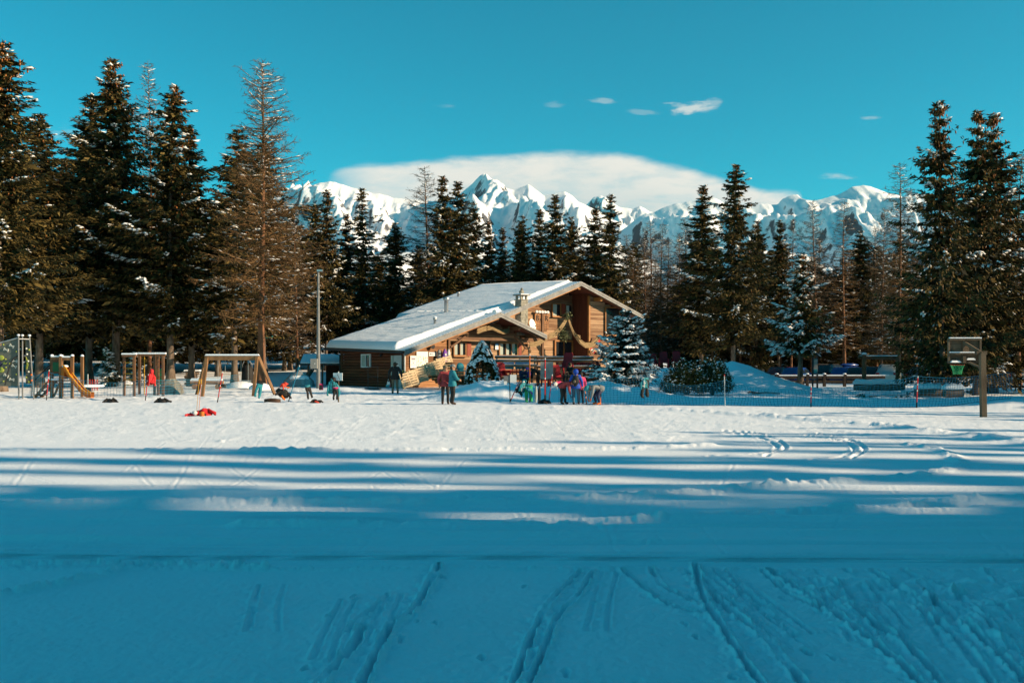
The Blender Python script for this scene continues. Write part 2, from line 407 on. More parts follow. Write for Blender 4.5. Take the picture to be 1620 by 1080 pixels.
SCRATCH = [((40, 872), (190, 800)), ((100, 870), (225, 796)), ((180, 826), (228, 796)), ((270, 780), (310, 712)), ((300, 735), (330, 690)), ((330, 735), (362, 690)), ((380, 735), (415, 690)), ((430, 740), (480, 690)),
           ((355, 858), (440, 828)), ((440, 828), (540, 805)), ((570, 870), (612, 820)), ((600, 800), (590, 768)), ((650, 798), (695, 820)), ((100, 740), (180, 700)), ((200, 745), (260, 700)), ((500, 720), (540, 680)),
           ((940, 770), (975, 880)), ((1000, 830), (1050, 770)), ((900, 800), (1000, 880)), ((1070, 790), (1150, 880)), ((1180, 800), (1290, 872)), ((860, 720), (935, 700)), ((1020, 860), (1060, 828)), ((1480, 800), (1620, 890)),
           ((620, 690), (650, 660)), ((540, 690), (580, 655)), ((700, 690), (690, 655)), ((780, 690), (800, 660)), ((820, 700), (790, 655)), ((900, 690), (860, 652)), ((960, 690), (925, 655)), ((1000, 690), (965, 650)), ((60, 690), (140, 655)), ((220, 690), (300, 660))]
PITS = [(520, 976), (484, 1060), (688, 991), (634, 1019), (660, 988), (762, 1042), (700, 916), (1085, 990), (1101, 1008), (1230, 978), (1258, 1004), (1276, 1029), (896, 1067), (946, 955), (830, 930), (1340, 905), (1395, 930), (1160, 1075), (1290, 960), (1240, 950), (1320, 1040), (560, 945)]

def build_ground():
    py = np.concatenate([np.linspace(1104, 900, 190, endpoint=False), np.linspace(900, 640, 250, endpoint=False), np.linspace(640, 600, 84)])
    Yin = EYE * FPX / (py - 580)
    Ys = np.concatenate([[-160, -90, -50, -25, -10, -3, 1.0, 3.0, 4.2], Yin, [140, 152, 166, 185, 210, 250, 320, 450, 700, 1200, 2200, 4000, 7000, 14000, 30000]])
    t = np.linspace(-0.56, 0.56, 900)
    side = np.array([0.6, 0.66, 0.75, 0.9, 1.1, 1.4, 2.0, 3.2, 6.0, 14.0, 40.0])
    T = np.concatenate([-side[::-1], t, side])
    Yw = np.maximum(Ys, 4.7)
    X = T[None, :] * Yw[:, None]; Y = np.repeat(Ys[:, None], len(T), 1)
    Z = ground(X, Y)
    near = (Y > 2) & (Y < 110) & (np.abs(X) < 0.62 * Yw[:, None] + 1)
    Z = Z + np.where(near, 0.05 * (fbm(X * 0.25, Y * 0.25, 3, 11) - 0.5), 0)
    n8 = fbm(X * 9, Y * 9, 3, 71)
    n22 = 0.5 + (fbm(X * 24, Y * 15, 2, 75) - 0.5) * (1 - sstep(9, 13, Y))
    wob = 0.035 * (fbm(X * 3, Y * 3, 2, 73) - 0.5)
    # trodden, sunlit middle of the field
    churn = sstep(19, 24, Y) * (1 - sstep(62, 80, Y)) * near
    lump = fbm(X * 2.3, Y * 1.5, 3, 21)
    Z += churn * 0.012 * (fbm(X * 6, Y * 2.2, 3, 25) - 0.5)
    Z += churn * (0.075 * np.maximum(lump - 0.52, 0) * (0.4 + 1.2 * vnoise(X * .3, Y * .3, 5)) - 0.05 * np.maximum(0.40 - lump, 0))
    tread = sstep(45.5, 47.5, Y) * (1 - sstep(58, 62, Y)) * (1 - sstep(-3.4, -2.6, X)) * near
    Z += tread * 0.20 * np.maximum(fbm(X * 1.6, Y * 0.9, 3, 77) - 0.50, 0)
    row = sstep(43.0, 44.5, Y) * (1 - sstep(45.5, 47, Y)) * near
    Z += row * 0.12 * np.maximum(fbm(X * 1.1, Y * 1.5, 3, 31) - 0.46, 0)
    # fine groomed lines running across
    gm = sstep(9.0, 9.3, Y) * (1 - sstep(13.0, 15.5, Y)) * near
    Z += gm * 0.15 * (fbm(X * 0.22, Y * 5.2, 2, 41) - 0.5)
    far = sstep(14, 16, Y) * (1 - sstep(30, 40, Y)) * near
    Z += far * 0.035 * (fbm(X * 0.4, Y * 5, 3, 43) - 0.5)
    soft = (1 - sstep(7.6, 8.3, Y)) * near
    Z += soft * (0.030 * (fbm(X * 1.3, Y * 1.0, 3, 51) - 0.5))
    Z += soft * 0.010 * (n22 - 0.5)
    # churned snow in the right foreground
    ch = soft * sstep(1.5, 2.8, X) * (0.35 + 0.65 * sstep(0.42, 0.6, fbm(X * 0.9, Y * 0.9, 2, 61)))
    Z += ch * 0.11 * (fbm(X * 7, Y * 7, 3, 63) - 0.5)
    def win(pl, m):
        a = np.array(pl); return (X > a[:, 0].min() - m) & (X < a[:, 0].max() + m) & (Y > a[:, 1].min() - m) & (Y < a[:, 1].max() + m) & near
    rt_ = random.Random(12); faint = []
    for i in range(15):   # older, half-filled tracks
        x0 = rt_.uniform(980, 1640) if i % 4 else rt_.uniform(300, 960); dx = rt_.uniform(60, 190) if x0 > 980 else rt_.uniform(-90, -30); y0 = rt_.uniform(902, 960); L_ = rt_.uniform(.5, 1.0)
        for off in (0, rt_.uniform(22, 46)): faint.append(([(x0 + off, y0), (x0 + off + dx * .45 * L_, y0 + 55 * L_), (x0 + off * 1.3 + dx * L_, y0 + 130 * L_)], 0.036, rt_.uniform(0.018, 0.036)))
    for pts, w, dep in RUTS + faint:
        pl = curve(pts); m = win(pl, w * 8)
        d, al = poly_dist(X[m], Y[m], pl); w *= 0.62; d = np.maximum(d + wob[m] * (w / 0.05) + w * 0.7 * (n22[m] - 0.5), 0)
        var = 0.65 + 0.7 * vnoise(al * 2.2, al * 0 + pts[0][0], 5)
        brk = sstep(0.16, 0.30, vnoise(al * 3.1, al * 0 + pts[0][0], 8))
        dep *= 0.72; Z[m] += -dep * var * brk * (0.75 + 0.5 * n22[m]) * (1 - sstep(w * 0.45, w * 1.0, d)) + dep * 0.012 / 0.085 * 4 * (n22[m] - 0.5) * (1 - sstep(w * 2, w * 6, d)) * 0.9 + dep * 0.34 * np.exp(-((d - w * 1.35) / (w * 0.5)) ** 2) * (0.2 + 1.6 * n8[m])
    for pts, w, hgt in BERMS:
        pl = curve(pts); m = win(pl, w * 4); d, al = poly_dist(X[m], Y[m], pl)
        Z[m] += 1.35 * hgt * np.exp(-(d / w) ** 2) * (0.25 + 1.5 * np.maximum(fbm(X[m] * (1.2 / w), Y[m] * (1.0 / w), 3, 81) - 0.25, 0))
    for pts, w, dep in GROOVES:
        pl = curve(pts); m = win(pl, w * 4); d, al = poly_dist(X[m], Y[m], pl)
        Z[m] += -dep * (1 - sstep(w * 0.5, w, d)) + 0.25 * dep * np.exp(-((d - w * 1.5) / (w * .6)) ** 2)
    rr_ = random.Random(8); more = []
    for i in range(120):
        a0 = rr_.uniform(-40, 1500); y0 = rr_.uniform(650, 720) if i % 3 else rr_.uniform(760, 870); more.append(((a0, y0), (a0 + rr_.choice((-1, 1)) * rr_.uniform(20, 70), y0 - rr_.uniform(.08, .3) * (y0 - 600))))
    for a, b in SCRATCH + more:
        pl = [tuple(float(v) for v in unproj(*a)), tuple(float(v) for v in unproj(*b))]
        w = 0.007 * pl[0][1] ** 0.6; m = win(pl, w * 3); d, al = poly_dist(X[m], Y[m], pl)
        Z[m] += (0.0020 if pl[0][1] > 16 else 0.004) * (pl[0][1] / 12) ** 0.5 * (np.exp(-((d - w * 1.3) / w) ** 2) - 0.8 * np.exp(-(d / w) ** 2))
    for a, b in PITS:
        x0, y0 = unproj(a, b); m = (np.abs(X - x0) < .3) & (np.abs(Y - y0) < .4) & near
        d = np.hypot((X[m] - x0) / 0.020, (Y[m] - y0) / 0.055) + 1.4 * (n22[m] - 0.5) + 1.0 * (n8[m] - .5)
        Z[m] += -0.05 * (1 - sstep(0.4, 1.2, d)) + 0.006 * np.exp(-((d - 1.5) / .5) ** 2)
    ny, nx = X.shape
    V = np.stack([X, Y, Z], -1).reshape(-1, 3)
    idx = np.arange(ny * nx).reshape(ny, nx)
    F = np.stack([idx[:-1, :-1], idx[:-1, 1:], idx[1:, 1:], idx[1:, :-1]], -1).reshape(-1, 4)
    o = obj('snow_field', mesh_np('snow_field', V, F, True), None, M['snow'])
    o.data.materials.append(M['snow_plain']); rowi = np.repeat(Ys[:-1] > 120, nx - 1).astype(np.int32); o.data.polygons.foreach_set('material_index', rowi)
    o['kind'] = 'structure'; o['label'] = 'wide snow field crossed by ski tracks in front of the chalet'
build_ground()

# ------------------------------------------------------------------ mountains
def mountain_mat():
    m, nt, b = nmat('mountain_snow_rock'); N = nt.nodes; L = nt.links
    b.inputs['Roughness'].default_value = 0.9; b.inputs['Specular IOR Level'].default_value = 0.1
    g = N.new('ShaderNodeNewGeometry'); sx = N.new('ShaderNodeSeparateXYZ'); L.new(g.outputs['Normal'], sx.inputs[0])
    t = N.new('ShaderNodeTexCoord')
    no = N.new('ShaderNodeTexNoise'); no.inputs['Scale'].default_value = 0.006; no.inputs['Detail'].default_value = 9; no.inputs['Roughness'].default_value = 0.68; L.new(t.outputs['Object'], no.inputs['Vector'])
    mpn = N.new('ShaderNodeMapping'); mpn.inputs['Scale'].default_value = (1, 1, 0.25); L.new(t.outputs['Object'], mpn.inputs[0])
    n2 = N.new('ShaderNodeTexNoise'); n2.inputs['Scale'].default_value = 0.02; n2.inputs['Detail'].default_value = 6; L.new(mpn.outputs[0], n2.inputs['Vector'])
    a = N.new('ShaderNodeMath'); a.operation = 'MULTIPLY_ADD'; L.new(no.outputs['Fac'], a.inputs[0]); a.inputs[1].default_value = 0.75; L.new(sx.outputs[2], a.inputs[2])
    a2 = N.new('ShaderNodeMath'); a2.operation = 'MULTIPLY_ADD'; L.new(n2.outputs['Fac'], a2.inputs[0]); a2.inputs[1].default_value = 0.40; L.new(a.outputs[0], a2.inputs[2])
    mr = N.new('ShaderNodeMapRange'); mr.inputs[1].default_value = 1.05; mr.inputs[2].default_value = 1.14; L.new(a2.outputs[0], mr.inputs[0])
    mx = N.new('ShaderNodeMix'); mx.data_type = 'RGBA'; mx.inputs[6].default_value = (0.085, 0.090, 0.105, 1); mx.inputs[7].default_value = (0.86, 0.87, 0.89, 1)
    L.new(mr.outputs[0], mx.inputs[0])
    # belt of forest on the lowest slopes
    sp = N.new('ShaderNodeSeparateXYZ'); L.new(t.outputs['Object'], sp.inputs[0])
    nf = N.new('ShaderNodeTexNoise'); nf.inputs['Scale'].default_value = 0.012; nf.inputs['Detail'].default_value = 8; nf.inputs['Roughness'].default_value = .7; L.new(t.outputs['Object'], nf.inputs['Vector'])
    fh = N.new('ShaderNodeMath'); fh.operation = 'MULTIPLY_ADD'; L.new(nf.outputs['Fac'], fh.inputs[0]); fh.inputs[1].default_value = -500; L.new(sp.outputs[2], fh.inputs[2])
    fr = N.new('ShaderNodeMapRange'); fr.inputs[1].default_value = 90; fr.inputs[2].default_value = 220; L.new(fh.outputs[0], fr.inputs[0])
    mf = N.new('ShaderNodeMix'); mf.data_type = 'RGBA'; mf.inputs[6].default_value = (0.24, 0.22, 0.21, 1); L.new(mx.outputs[2], mf.inputs[7]); L.new(fr.outputs[0], mf.inputs[0])
    L.new(mf.outputs[2], b.inputs['Base Color'])
    bp = N.new('ShaderNodeBump'); bp.inputs['Strength'].default_value = 0.6; bp.inputs['Distance'].default_value = 25; L.new(no.outputs['Fac'], bp.inputs['Height']); L.new(bp.outputs[0], b.inputs['Normal'])
    return m
M['mountain'] = mountain_mat()

def mountain(name, label, D, prof, front, back, fall, seed, nx=440, amp=1.0):
    """a real range: crest line at distance D, flanks with ridges and gullies falling to the front and the back"""
    px = np.array([p[0] for p in prof], float); pyv = np.array([p[1] for p in prof], float)
    xs = (px - 810) / FPX * D; zs = EYE + (580 - pyv) / FPX * D
    x = np.linspace(xs[0], xs[-1], nx)
    q = np.concatenate([-np.linspace(1, 0, 130) ** 1.5 * front, np.linspace(0, 1, 22)[1:] ** 1.3 * back])
    X = np.repeat(x[None, :], len(q), 0); Q = np.repeat(q[:, None], nx, 1); dist = np.abs(Q)
    s = 1 / 900.0
    warp = 420 * (fbm(X * s * .8, (D + Q) * s * .8, 3, seed) - 0.5) * sstep(0, 900, dist)
    crest = np.interp(X + warp, xs, zs)
    crest = crest + 26 * amp * (fbm(X * s * 9, X * 0, 4, seed + 3) - 0.5)
    rg = ridged((X + 0.35 * Q) * s * 0.85, (D + Q) * s * 0.55, 5, seed + 7, 0.42)
    gul = ridged((X - 0.2 * Q) * s * 4.2, (D + Q) * s * 1.3, 4, seed + 9)
    drop = fall * dist * (1.25 - 0.5 * sstep(0, front, dist))
    def saw(wl, sd, slant):   # spurs: long flank to the left, short steep flank to the right
        p = (X + slant * Q + 0.9 * wl * (fbm(X / wl * .7, Q / wl * .7, 3, seed + sd) - .5)) / wl; t = p - np.floor(p); return np.where(t < .72, t / .72, (1 - t) / .28) - .5
    Z = crest - drop + amp * saw(1500, 21, 0.45) * 430 * sstep(0, 1000, dist) + amp * saw(560, 22, 0.3) * 130 * sstep(0, 420, dist) + amp * (rg - 0.45) * 300 * sstep(0, 1100, dist) + amp * (gul - 0.4) * 125 * sstep(20, 420, dist) + amp * (ridged(X * s * 11, (D + Q) * s * 5, 4, seed + 13) - 0.4) * 34 * sstep(10, 250, dist)
    Z = np.maximum(Z, -60 - 0 * Z)
    V = np.stack([X, D + Q, Z], -1).reshape(-1, 3); idx = np.arange(V.shape[0]).reshape(len(q), nx)
    F = np.stack([idx[:-1, :-1], idx[:-1, 1:], idx[1:, 1:], idx[1:, :-1]], -1).reshape(-1, 4)
    o = obj(name, mesh_np(name, V, F, True), None, M['mountain'])
    o['kind'] = 'structure'; o['label'] = label
mountain('mountain_range', 'snowy range with one pointed summit behind the wood', 9000,
         [(250, 330), (420, 306), (480, 300), (506, 288), (522, 287), (545, 293), (575, 301), (590, 305), (612, 308), (622, 313), (645, 316), (665, 318), (690, 317), (715, 315), (733, 303), (748, 291), (758, 279), (766, 275), (774, 280), (788, 292), (800, 297), (812, 300), (822, 296), (836, 291), (848, 300), (861, 309), (870, 307), (882, 305), (893, 303), (905, 309), (915, 318), (935, 329), (955, 340), (980, 352), (1030, 375), (1150, 420)],
         3000, 1500, 0.46, 11)
mountain('mountain_ridge', 'long snowy ridge with rocky crest on the right', 7000,
         [(880, 440), (930, 410), (960, 388), (985, 362), (1000, 351), (1020, 339), (1045, 330), (1070, 323), (1100, 317), (1113, 310), (1130, 312), (1148, 322), (1180, 326), (1205, 322), (1230, 324), (1237, 316), (1250, 310), (1262, 307), (1268, 316), (1290, 318), (1310, 312), (1330, 305), (1345, 297), (1365, 293), (1385, 297), (1405, 304), (1440, 315), (1500, 330), (1560, 345), (1700, 352), (1900, 360)],
         2600, 1300, 0.42, 47)
mountain('distant_mountain', 'pale distant summit between the two nearer ranges', 16000,
         [(860, 380), (900, 345), (925, 326), (940, 312), (951, 309), (965, 318), (982, 328), (1000, 331), (1012, 326), (1030, 335), (1080, 350), (1140, 380)],
         2500, 1500, 0.45, 91, nx=160)
mountain('foothill', 'low snowy shoulder of the mountain seen between the tree tops', 6000,
         [(300, 420), (420, 405), (480, 395), (560, 408), (640, 398), (700, 402), (760, 410), (800, 388), (822, 368), (845, 355), (868, 352), (890, 362), (920, 372), (960, 392), (1020, 410), (1100, 420), (1250, 400), (1400, 405), (1600, 410)],
         1800, 900, 0.36, 131, nx=260, amp=0.5)
# ------------------------------------------------------------------ trees
def unit(v): return v / np.maximum(np.linalg.norm(v, axis=-1, keepdims=True), 1e-9)
def diamonds(c, d, up, L, Wd):
    """pointed leaf faces: centre, direction, face-up hint, length, width"""
    side = unit(np.cross(d, up)); n = len(c)
    V = np.empty((n, 4, 3)); hl = (L * 0.5)[:, None]; hw = (Wd * 0.5)[:, None]
    V[:, 0] = c - d * hl; V[:, 1] = c + side * hw - d * hl * 0.15; V[:, 2] = c + d * hl; V[:, 3] = c - side * hw - d * hl * 0.15
    return V.reshape(-1, 3), np.arange(n * 4).reshape(n, 4)
OCT = np.array([(1, 0, 0), (0, 1, 0), (-1, 0, 0), (0, -1, 0), (0, 0, 1), (0, 0, -1)], float)
OCF = np.array([(0, 1, 4), (1, 2, 4), (2, 3, 4), (3, 0, 4), (1, 0, 5), (2, 1, 5), (3, 2, 5), (0, 3, 5)])
def octs(c, ax, ay, az_):
    """little octahedra with their three half axes"""
    V = c[:, None, :] + OCT[None, :, 0:1] * ax[:, None, :] + OCT[None, :, 1:2] * ay[:, None, :] + OCT[None, :, 2:3] * az_[:, None, :]
    n = len(c); F = OCF[None] + (np.arange(n) * 6)[:, None, None]
    return V.reshape(-1, 3), F.reshape(-1, 3)

def trunk_mesh(name, H, r0, mat_, bend, seed, seg=9, n=14, tip=0.012):
    rs = random.Random(seed); mb = MB(); pts = []; rad = []
    ph = rs.uniform(0, 6.28)
    for i in range(n + 1):
        t = i / n; z = H * t
        pts.append((bend * math.sin(t * 3 + ph) * t, bend * math.cos(t * 2.3 + ph) * t, z - (0.25 if i == 0 else 0)))
        fl = 1 + 0.75 * math.exp(-z / 0.35)
        rad.append(max(tip, r0 * (1 - t) ** 0.85 * fl))
    mb.tube(pts, rad, seg); return mb.mesh(name, mat_), pts
def trunk_at(pts, H, h):
    """x, y of the trunk axis at heights h"""
    zz = np.array([p[2] for p in pts]); return np.stack([np.interp(h, zz, [p[0] for p in pts]), np.interp(h, zz, [p[1] for p in pts])], -1)

def spruce_meshes(seed, H=20.0, R=3.2, base=2.5, r0=0.26, spacing=0.17, leaf=0.34, lw=0.088, snow=0.35, cones=140, needle='needle', gap=0.0, steep=0.0, dens=1.0, snow_size=1.0, sub=0.115, bark='bark', power=0.80, lo_taper=0.30, ncone_top=0.45, core=9, tier=0.55):
    g = np.random.default_rng(seed)
    tr, tp = trunk_mesh('trunk', H, r0, M[bark], 0.10 + 0.004 * H, seed)
    nb = int((H - base) / spacing * 3.2)
    u = (np.arange(nb) + g.random(nb)) / nb
    h = base + (H - base) * (1 - (1 - u) ** 1.12) * 0.992
    # most branches sit in whorls, which gives the tiers
    wsp = tier * (0.55 + 0.45 * np.clip((H - h) / (H - base), 0, 1)); wid = np.floor(h / tier)
    hq = (wid + 0.5 + 0.5 * (vnoise(wid * 7.3, wid * 0, seed) - 0.5)) * tier
    inw = g.random(nb) < 0.62
    h = np.clip(np.where(inw, hq + g.normal(0, 0.12, nb), h), base * 0.9, H * 0.993)
    wlen = 0.72 + 0.50 * vnoise(wid * 3.7, wid * 0 + 9, seed + 1)
    t = np.clip((H - h) / (H - base), 0, 1)
    azb = np.arange(nb) * 2.39996 + g.normal(0, 0.35, nb)
    lob = wlen * np.where(inw, 1.06, 0.72); lob = lob * (1 + 0.15 * np.sin(azb * 2 + h * 0.9 + seed) + 0.12 * np.sin(azb * 3 - h * 0.55))
    ln = R * (0.035 + 0.965 * t ** power) * (1 - lo_taper * sstep(0.80, 1.0, t)) * g.uniform(0.55, 1.20, nb) * lob
    if gap > 0: ln = ln * np.where(g.random(nb) < gap, g.uniform(0.15, 0.5, nb), 1)
    ln = np.maximum(ln, 0.12)
    a = 0.40 - 0.80 * t ** 0.6 + g.normal(0, 0.08, nb) + steep; bcv = 0.08 + 0.34 * t
    # branchlets
    k = np.clip((ln / sub * dens).astype(int), 3, 34); bi = np.repeat(np.arange(nb), k); n = len(bi)
    s = 0.10 + 0.90 * np.sqrt(g.random(n)); s = np.minimum(s, 1.0)
    l = ln[bi]; d0 = np.stack([np.cos(azb[bi]), np.sin(azb[bi])], -1)
    txy = trunk_at(tp, H, h)[bi]
    P = np.concatenate([txy + d0 * (l * s)[:, None], (h[bi] + l * (a[bi] * s + bcv[bi] * s * s))[:, None]], -1)
    sgn = np.where(g.random(n) < 0.5, -1.0, 1.0); ang = azb[bi] + sgn * g.uniform(0.25, 1.25, n) * (1.15 - 0.75 * s)
    lb = (0.18 + 0.31 * np.minimum(l, 3.0)) * (1.08 - 0.62 * s) * g.uniform(0.6, 1.2, n)
    slope = a[bi] + 2 * bcv[bi] * s - g.uniform(0.15, 1.05, n) * (0.35 + 0.65 * t[bi])
    dv = unit(np.stack([np.cos(ang), np.sin(ang), slope], -1))
    # needles along every branchlet
    m = np.clip((lb / 0.15).astype(int), 2, 5); li = np.repeat(np.arange(n), m); N = len(li)
    q = g.random(N)
    C = P[li] + dv[li] * (lb[li] * q)[:, None] + g.normal(0, 0.035, (N, 3))
    D = unit(dv[li] + g.normal(0, 0.38, (N, 3)) + np.array([0, 0, -0.22]))
    U = unit(g.normal(0, 0.55, (N, 3)) + np.array([0, 0, 1.0]))
    U = np.where((g.random(N) < 0.4)[:, None], unit(g.normal(0, 1, (N, 3))), U)
    V, F = diamonds(C, D, U, leaf * g.uniform(0.7, 1.3, N), lw * g.uniform(0.7, 1.35, N))
    # dense shaded inside of the crown
    nc = int(core * nb); cb = g.integers(0, nb, nc); cs = g.uniform(0.05, 0.62, nc); ca = azb[cb] + g.normal(0, 0.5, nc)
    cc = np.concatenate([trunk_at(tp, H, h)[cb] + np.stack([np.cos(ca), np.sin(ca)], -1) * (ln[cb] * cs)[:, None], (h[cb] + ln[cb] * a[cb] * cs)[:, None]], -1)
    V0, F0 = diamonds(cc, unit(np.stack([np.cos(ca), np.sin(ca), g.normal(-0.5, 0.4, nc)], -1)), unit(g.normal(0, 1, (nc, 3))), leaf * g.uniform(1.2, 2.2, nc) * np.clip(ln[cb], .25, 1), 3.0 * lw * g.uniform(0.7, 1.3, nc) * np.clip(ln[cb], .25, 1))
    F = np.concatenate([F, F0 + len(V)]); V = np.concatenate([V, V0])
    # limbs
    SP = []; SF = []; off = 0
    lim = np.where(ln > 0.7)[0]
    sv = np.array([0.0, 0.45, 0.92])
    bx = trunk_at(tp, H, h)
    for w_i in range(2):
        p0 = np.concatenate([bx + np.stack([np.cos(azb), np.sin(azb)], -1) * (ln * sv[w_i])[:, None], (h + ln * (a * sv[w_i] + bcv * sv[w_i] ** 2))[:, None]], -1)[lim]
        p1 = np.concatenate([bx + np.stack([np.cos(azb), np.sin(azb)], -1) * (ln * sv[w_i + 1])[:, None], (h + ln * (a * sv[w_i + 1] + bcv * sv[w_i + 1] ** 2))[:, None]], -1)[lim]
        r_ = (0.012 + 0.010 * ln[lim]) * (1.0 if w_i == 0 else 0.6)
        sd = np.stack([-np.sin(azb), np.cos(azb), 0 * azb], -1)[lim]
        z_ = np.array([0, 0, 1.0])
        ring = lambda p, r: np.stack([p + sd * r[:, None], p + z_ * r[:, None], p - sd * r[:, None]], 1)
        A = ring(p0, r_); B = ring(p1, r_ * 0.6); VV = np.concatenate([A, B], 1).reshape(-1, 3); nn = len(lim)
        f = np.array([(0, 1, 4, 3), (1, 2, 5, 4), (2, 0, 3, 5)])[None] + (np.arange(nn) * 6)[:, None, None]
        SP.append(VV); SF.append(f.reshape(-1, 4) + off); off += len(VV)
    crown = mesh_np('crown', np.concatenate([V] + SP), np.concatenate([F] + [x + len(V) for x in SF]))
    crown.materials.append(M[needle])
    out = {'trunk': tr, 'crown': crown}
    if snow > 0:
        fld = vnoise(azb[bi] * 1.6, h[bi] * 1.1, seed + 5) * 0.86 + 0.14 * g.random(n)
        thr = np.quantile(fld, 1 - np.clip(snow * 0.45, 0.01, 0.97))
        pick = np.where((fld > thr) & (s > 0.25))[0]
        c = P[pick] + dv[pick] * (lb[pick] * g.uniform(0.2, 0.8, len(pick)))[:, None] + np.array([0, 0, 0.035])
        dd = dv[pick]; w_ = np.cross(dd, [0, 0, 1.0]); w_ = unit(w_); nz = unit(np.cross(w_, dd))
        sl = (0.10 + 0.22 * g.random(len(pick)) ** 1.5) * snow_size
        V2, F2 = octs(c, dd * sl[:, None], w_ * (sl * g.uniform(0.35, 0.6, len(pick)))[:, None], nz * (0.035 + 0.12 * sl)[:, None])
        sm = mesh_np('snow', V2, F2, True); sm.materials.append(M['snow_tree']); out['snow'] = sm
    if cones > 0:
        w = (1 - t) ** 2.2 + 0.05; w = w * (t < ncone_top + 0.35); w /= w.sum()
        b_ = g.choice(nb, cones, p=w); ss = g.uniform(0.45, 0.98, cones)
        p = np.concatenate([trunk_at(tp, H, h)[b_] + np.stack([np.cos(azb[b_]), np.sin(azb[b_])], -1) * (ln[b_] * ss)[:, None], (h[b_] + ln[b_] * (a[b_] * ss + bcv[b_] * ss ** 2))[:, None]], -1) + g.normal(0, 0.09, (cones, 3)) + np.array([0, 0, -0.08])
        o1 = np.ones((cones, 1)); sz = g.uniform(0.8, 1.25, (cones, 1))
        V3, F3 = octs(p, np.array([[0.042, 0, 0]]) * sz, np.array([[0, 0.042, 0]]) * sz, np.array([[0.015, 0.01, 0.115]]) * sz)
        cm = mesh_np('cones', V3, F3); cm.materials.append(M['cone']); out['cones'] = cm
    return out

def larch_meshes(seed, H=22.0, R=4.0, base=3.0, r0=0.28, nb=190, twig='larch_twig', bark='bark_red', snow=0.15, dens=1.0, power=0.62, wide=1.0):
    g = np.random.default_rng(seed)
    tr, tp = trunk_mesh('trunk', H, r0, M[bark], 0.12 + 0.006 * H, seed)
    u = (np.arange(nb) + g.random(nb)) / nb; h = base + (H - base) * u * 0.99
    t = np.clip((H - h) / (H - base), 0, 1); azb = np.arange(nb) * 2.39996 + g.normal(0, 0.5, nb)
    ln = R * (0.06 + 0.94 * t ** power) * g.uniform(0.35, 1.12, nb) * (1 - 0.30 * sstep(0.75, 1, t))
    a = 0.30 - 0.55 * t + g.normal(0, 0.16, nb); bcv = 0.10 + 0.30 * t * g.random(nb)
    bx = trunk_at(tp, H, h); wob = g.normal(0, 0.10, nb)
    def at(i, s):
        an = azb[i] + wob[i] * s * 2
        return np.concatenate([bx[i] + np.stack([np.cos(an), np.sin(an)], -1) * (ln[i] * s)[:, None], (h[i] + ln[i] * (a[i] * s + bcv[i] * s * s))[:, None]], -1)
    VS = []; FS = []; off = 0
    def prisms(p0, p1, r_a, r_b):
        nonlocal off
        d = unit(p1 - p0); sd = unit(np.cross(d, np.array([0.13, 0.07, 1.0]))); up = np.cross(sd, d)
        ring = lambda p, r: np.stack([p + sd * r[:, None], p + (up * 0.87 - sd * 0.5) * r[:, None], p - (up * 0.87 + sd * 0.5) * r[:, None]], 1)
        VV = np.concatenate([ring(p0, r_a), ring(p1, r_b)], 1).reshape(-1, 3); n = len(p0)
        f = np.array([(0, 1, 4, 3), (1, 2, 5, 4), (2, 0, 3, 5)])[None] + (np.arange(n) * 6)[:, None, None]
        VS.append(VV); FS.append(f.reshape(-1, 4) + off); off += len(VV)
    ii = np.arange(nb); sv = [0, 0.3, 0.6, 0.85, 1.0]; rr = 0.018 + 0.011 * ln
    for s0, s1 in zip(sv[:-1], sv[1:]): prisms(at(ii, np.full(nb, s0)), at(ii, np.full(nb, s1)), rr * (1.05 - s0 * 0.9), rr * (1.05 - s1 * 0.9))
    # side shoots and twigs
    k = np.clip((ln / 0.17 * dens).astype(int), 3, 30); bi = np.repeat(ii, k); n = len(bi); s = 0.12 + 0.88 * g.random(n)
    P = at(bi, s); ang = azb[bi] + np.where(g.random(n) < .5, -1, 1) * g.uniform(0.3, 1.3, n)
    lb = (0.22 + 0.24 * ln[bi]) * (1.1 - 0.6 * s) * g.uniform(0.5, 1.25, n)
    dv = unit(np.stack([np.cos(ang), np.sin(ang), a[bi] + 2 * bcv[bi] * s + g.normal(-0.15, 0.3, n)], -1))
    E = P + dv * lb[:, None]; prisms(P, E, np.full(n, 0.011 * wide), np.full(n, 0.005 * wide))
    m = np.clip((lb / 0.13).astype(int), 2, 7); li = np.repeat(np.arange(n), m); N = len(li); q = 0.15 + 0.85 * g.random(N)
    C0 = P[li] + dv[li] * (lb[li] * q)[:, None]; D = unit(dv[li] + g.normal(0, 0.75, (N, 3)) + np.array([0, 0, -0.15])); L = g.uniform(0.12, 0.42, N)
    V, F = diamonds(C0 + D * (L * 0.5)[:, None], D, unit(g.normal(0, 1, (N, 3))), L, np.full(N, 0.020 * wide) * g.uniform(.7, 1.5, N))
    VS.append(V); FS.append(F + off); off += len(V)
    cr = mesh_np('crown', np.concatenate(VS), np.concatenate(FS)); cr.materials.append(M[twig])
    out = {'trunk': tr, 'crown': cr}
    if snow > 0:
        ns = int(nb * 8 * snow); b = g.integers(0, nb, ns); ss = g.uniform(0.05, 0.9, ns); b = b[np.argsort(vnoise(azb[b], h[b], seed))[ns // 3:]]; ns = len(b); ss = ss[:ns]
        c = at(b, ss) + np.array([0, 0, 0.035]); dd = unit(at(b, ss + 0.03) - at(b, ss)); w_ = unit(np.cross(dd, [0, 0, 1.0])); sl = g.uniform(0.10, 0.32, ns)
        V2, F2 = octs(c, dd * sl[:, None], w_ * np.full((ns, 1), 0.05), np.array([[0, 0, 0.028]]) * np.ones((ns, 1)))
        sm = mesh_np('snow', V2, F2, True); sm.materials.append(M['snow_tree']); out['snow'] = sm
    return out

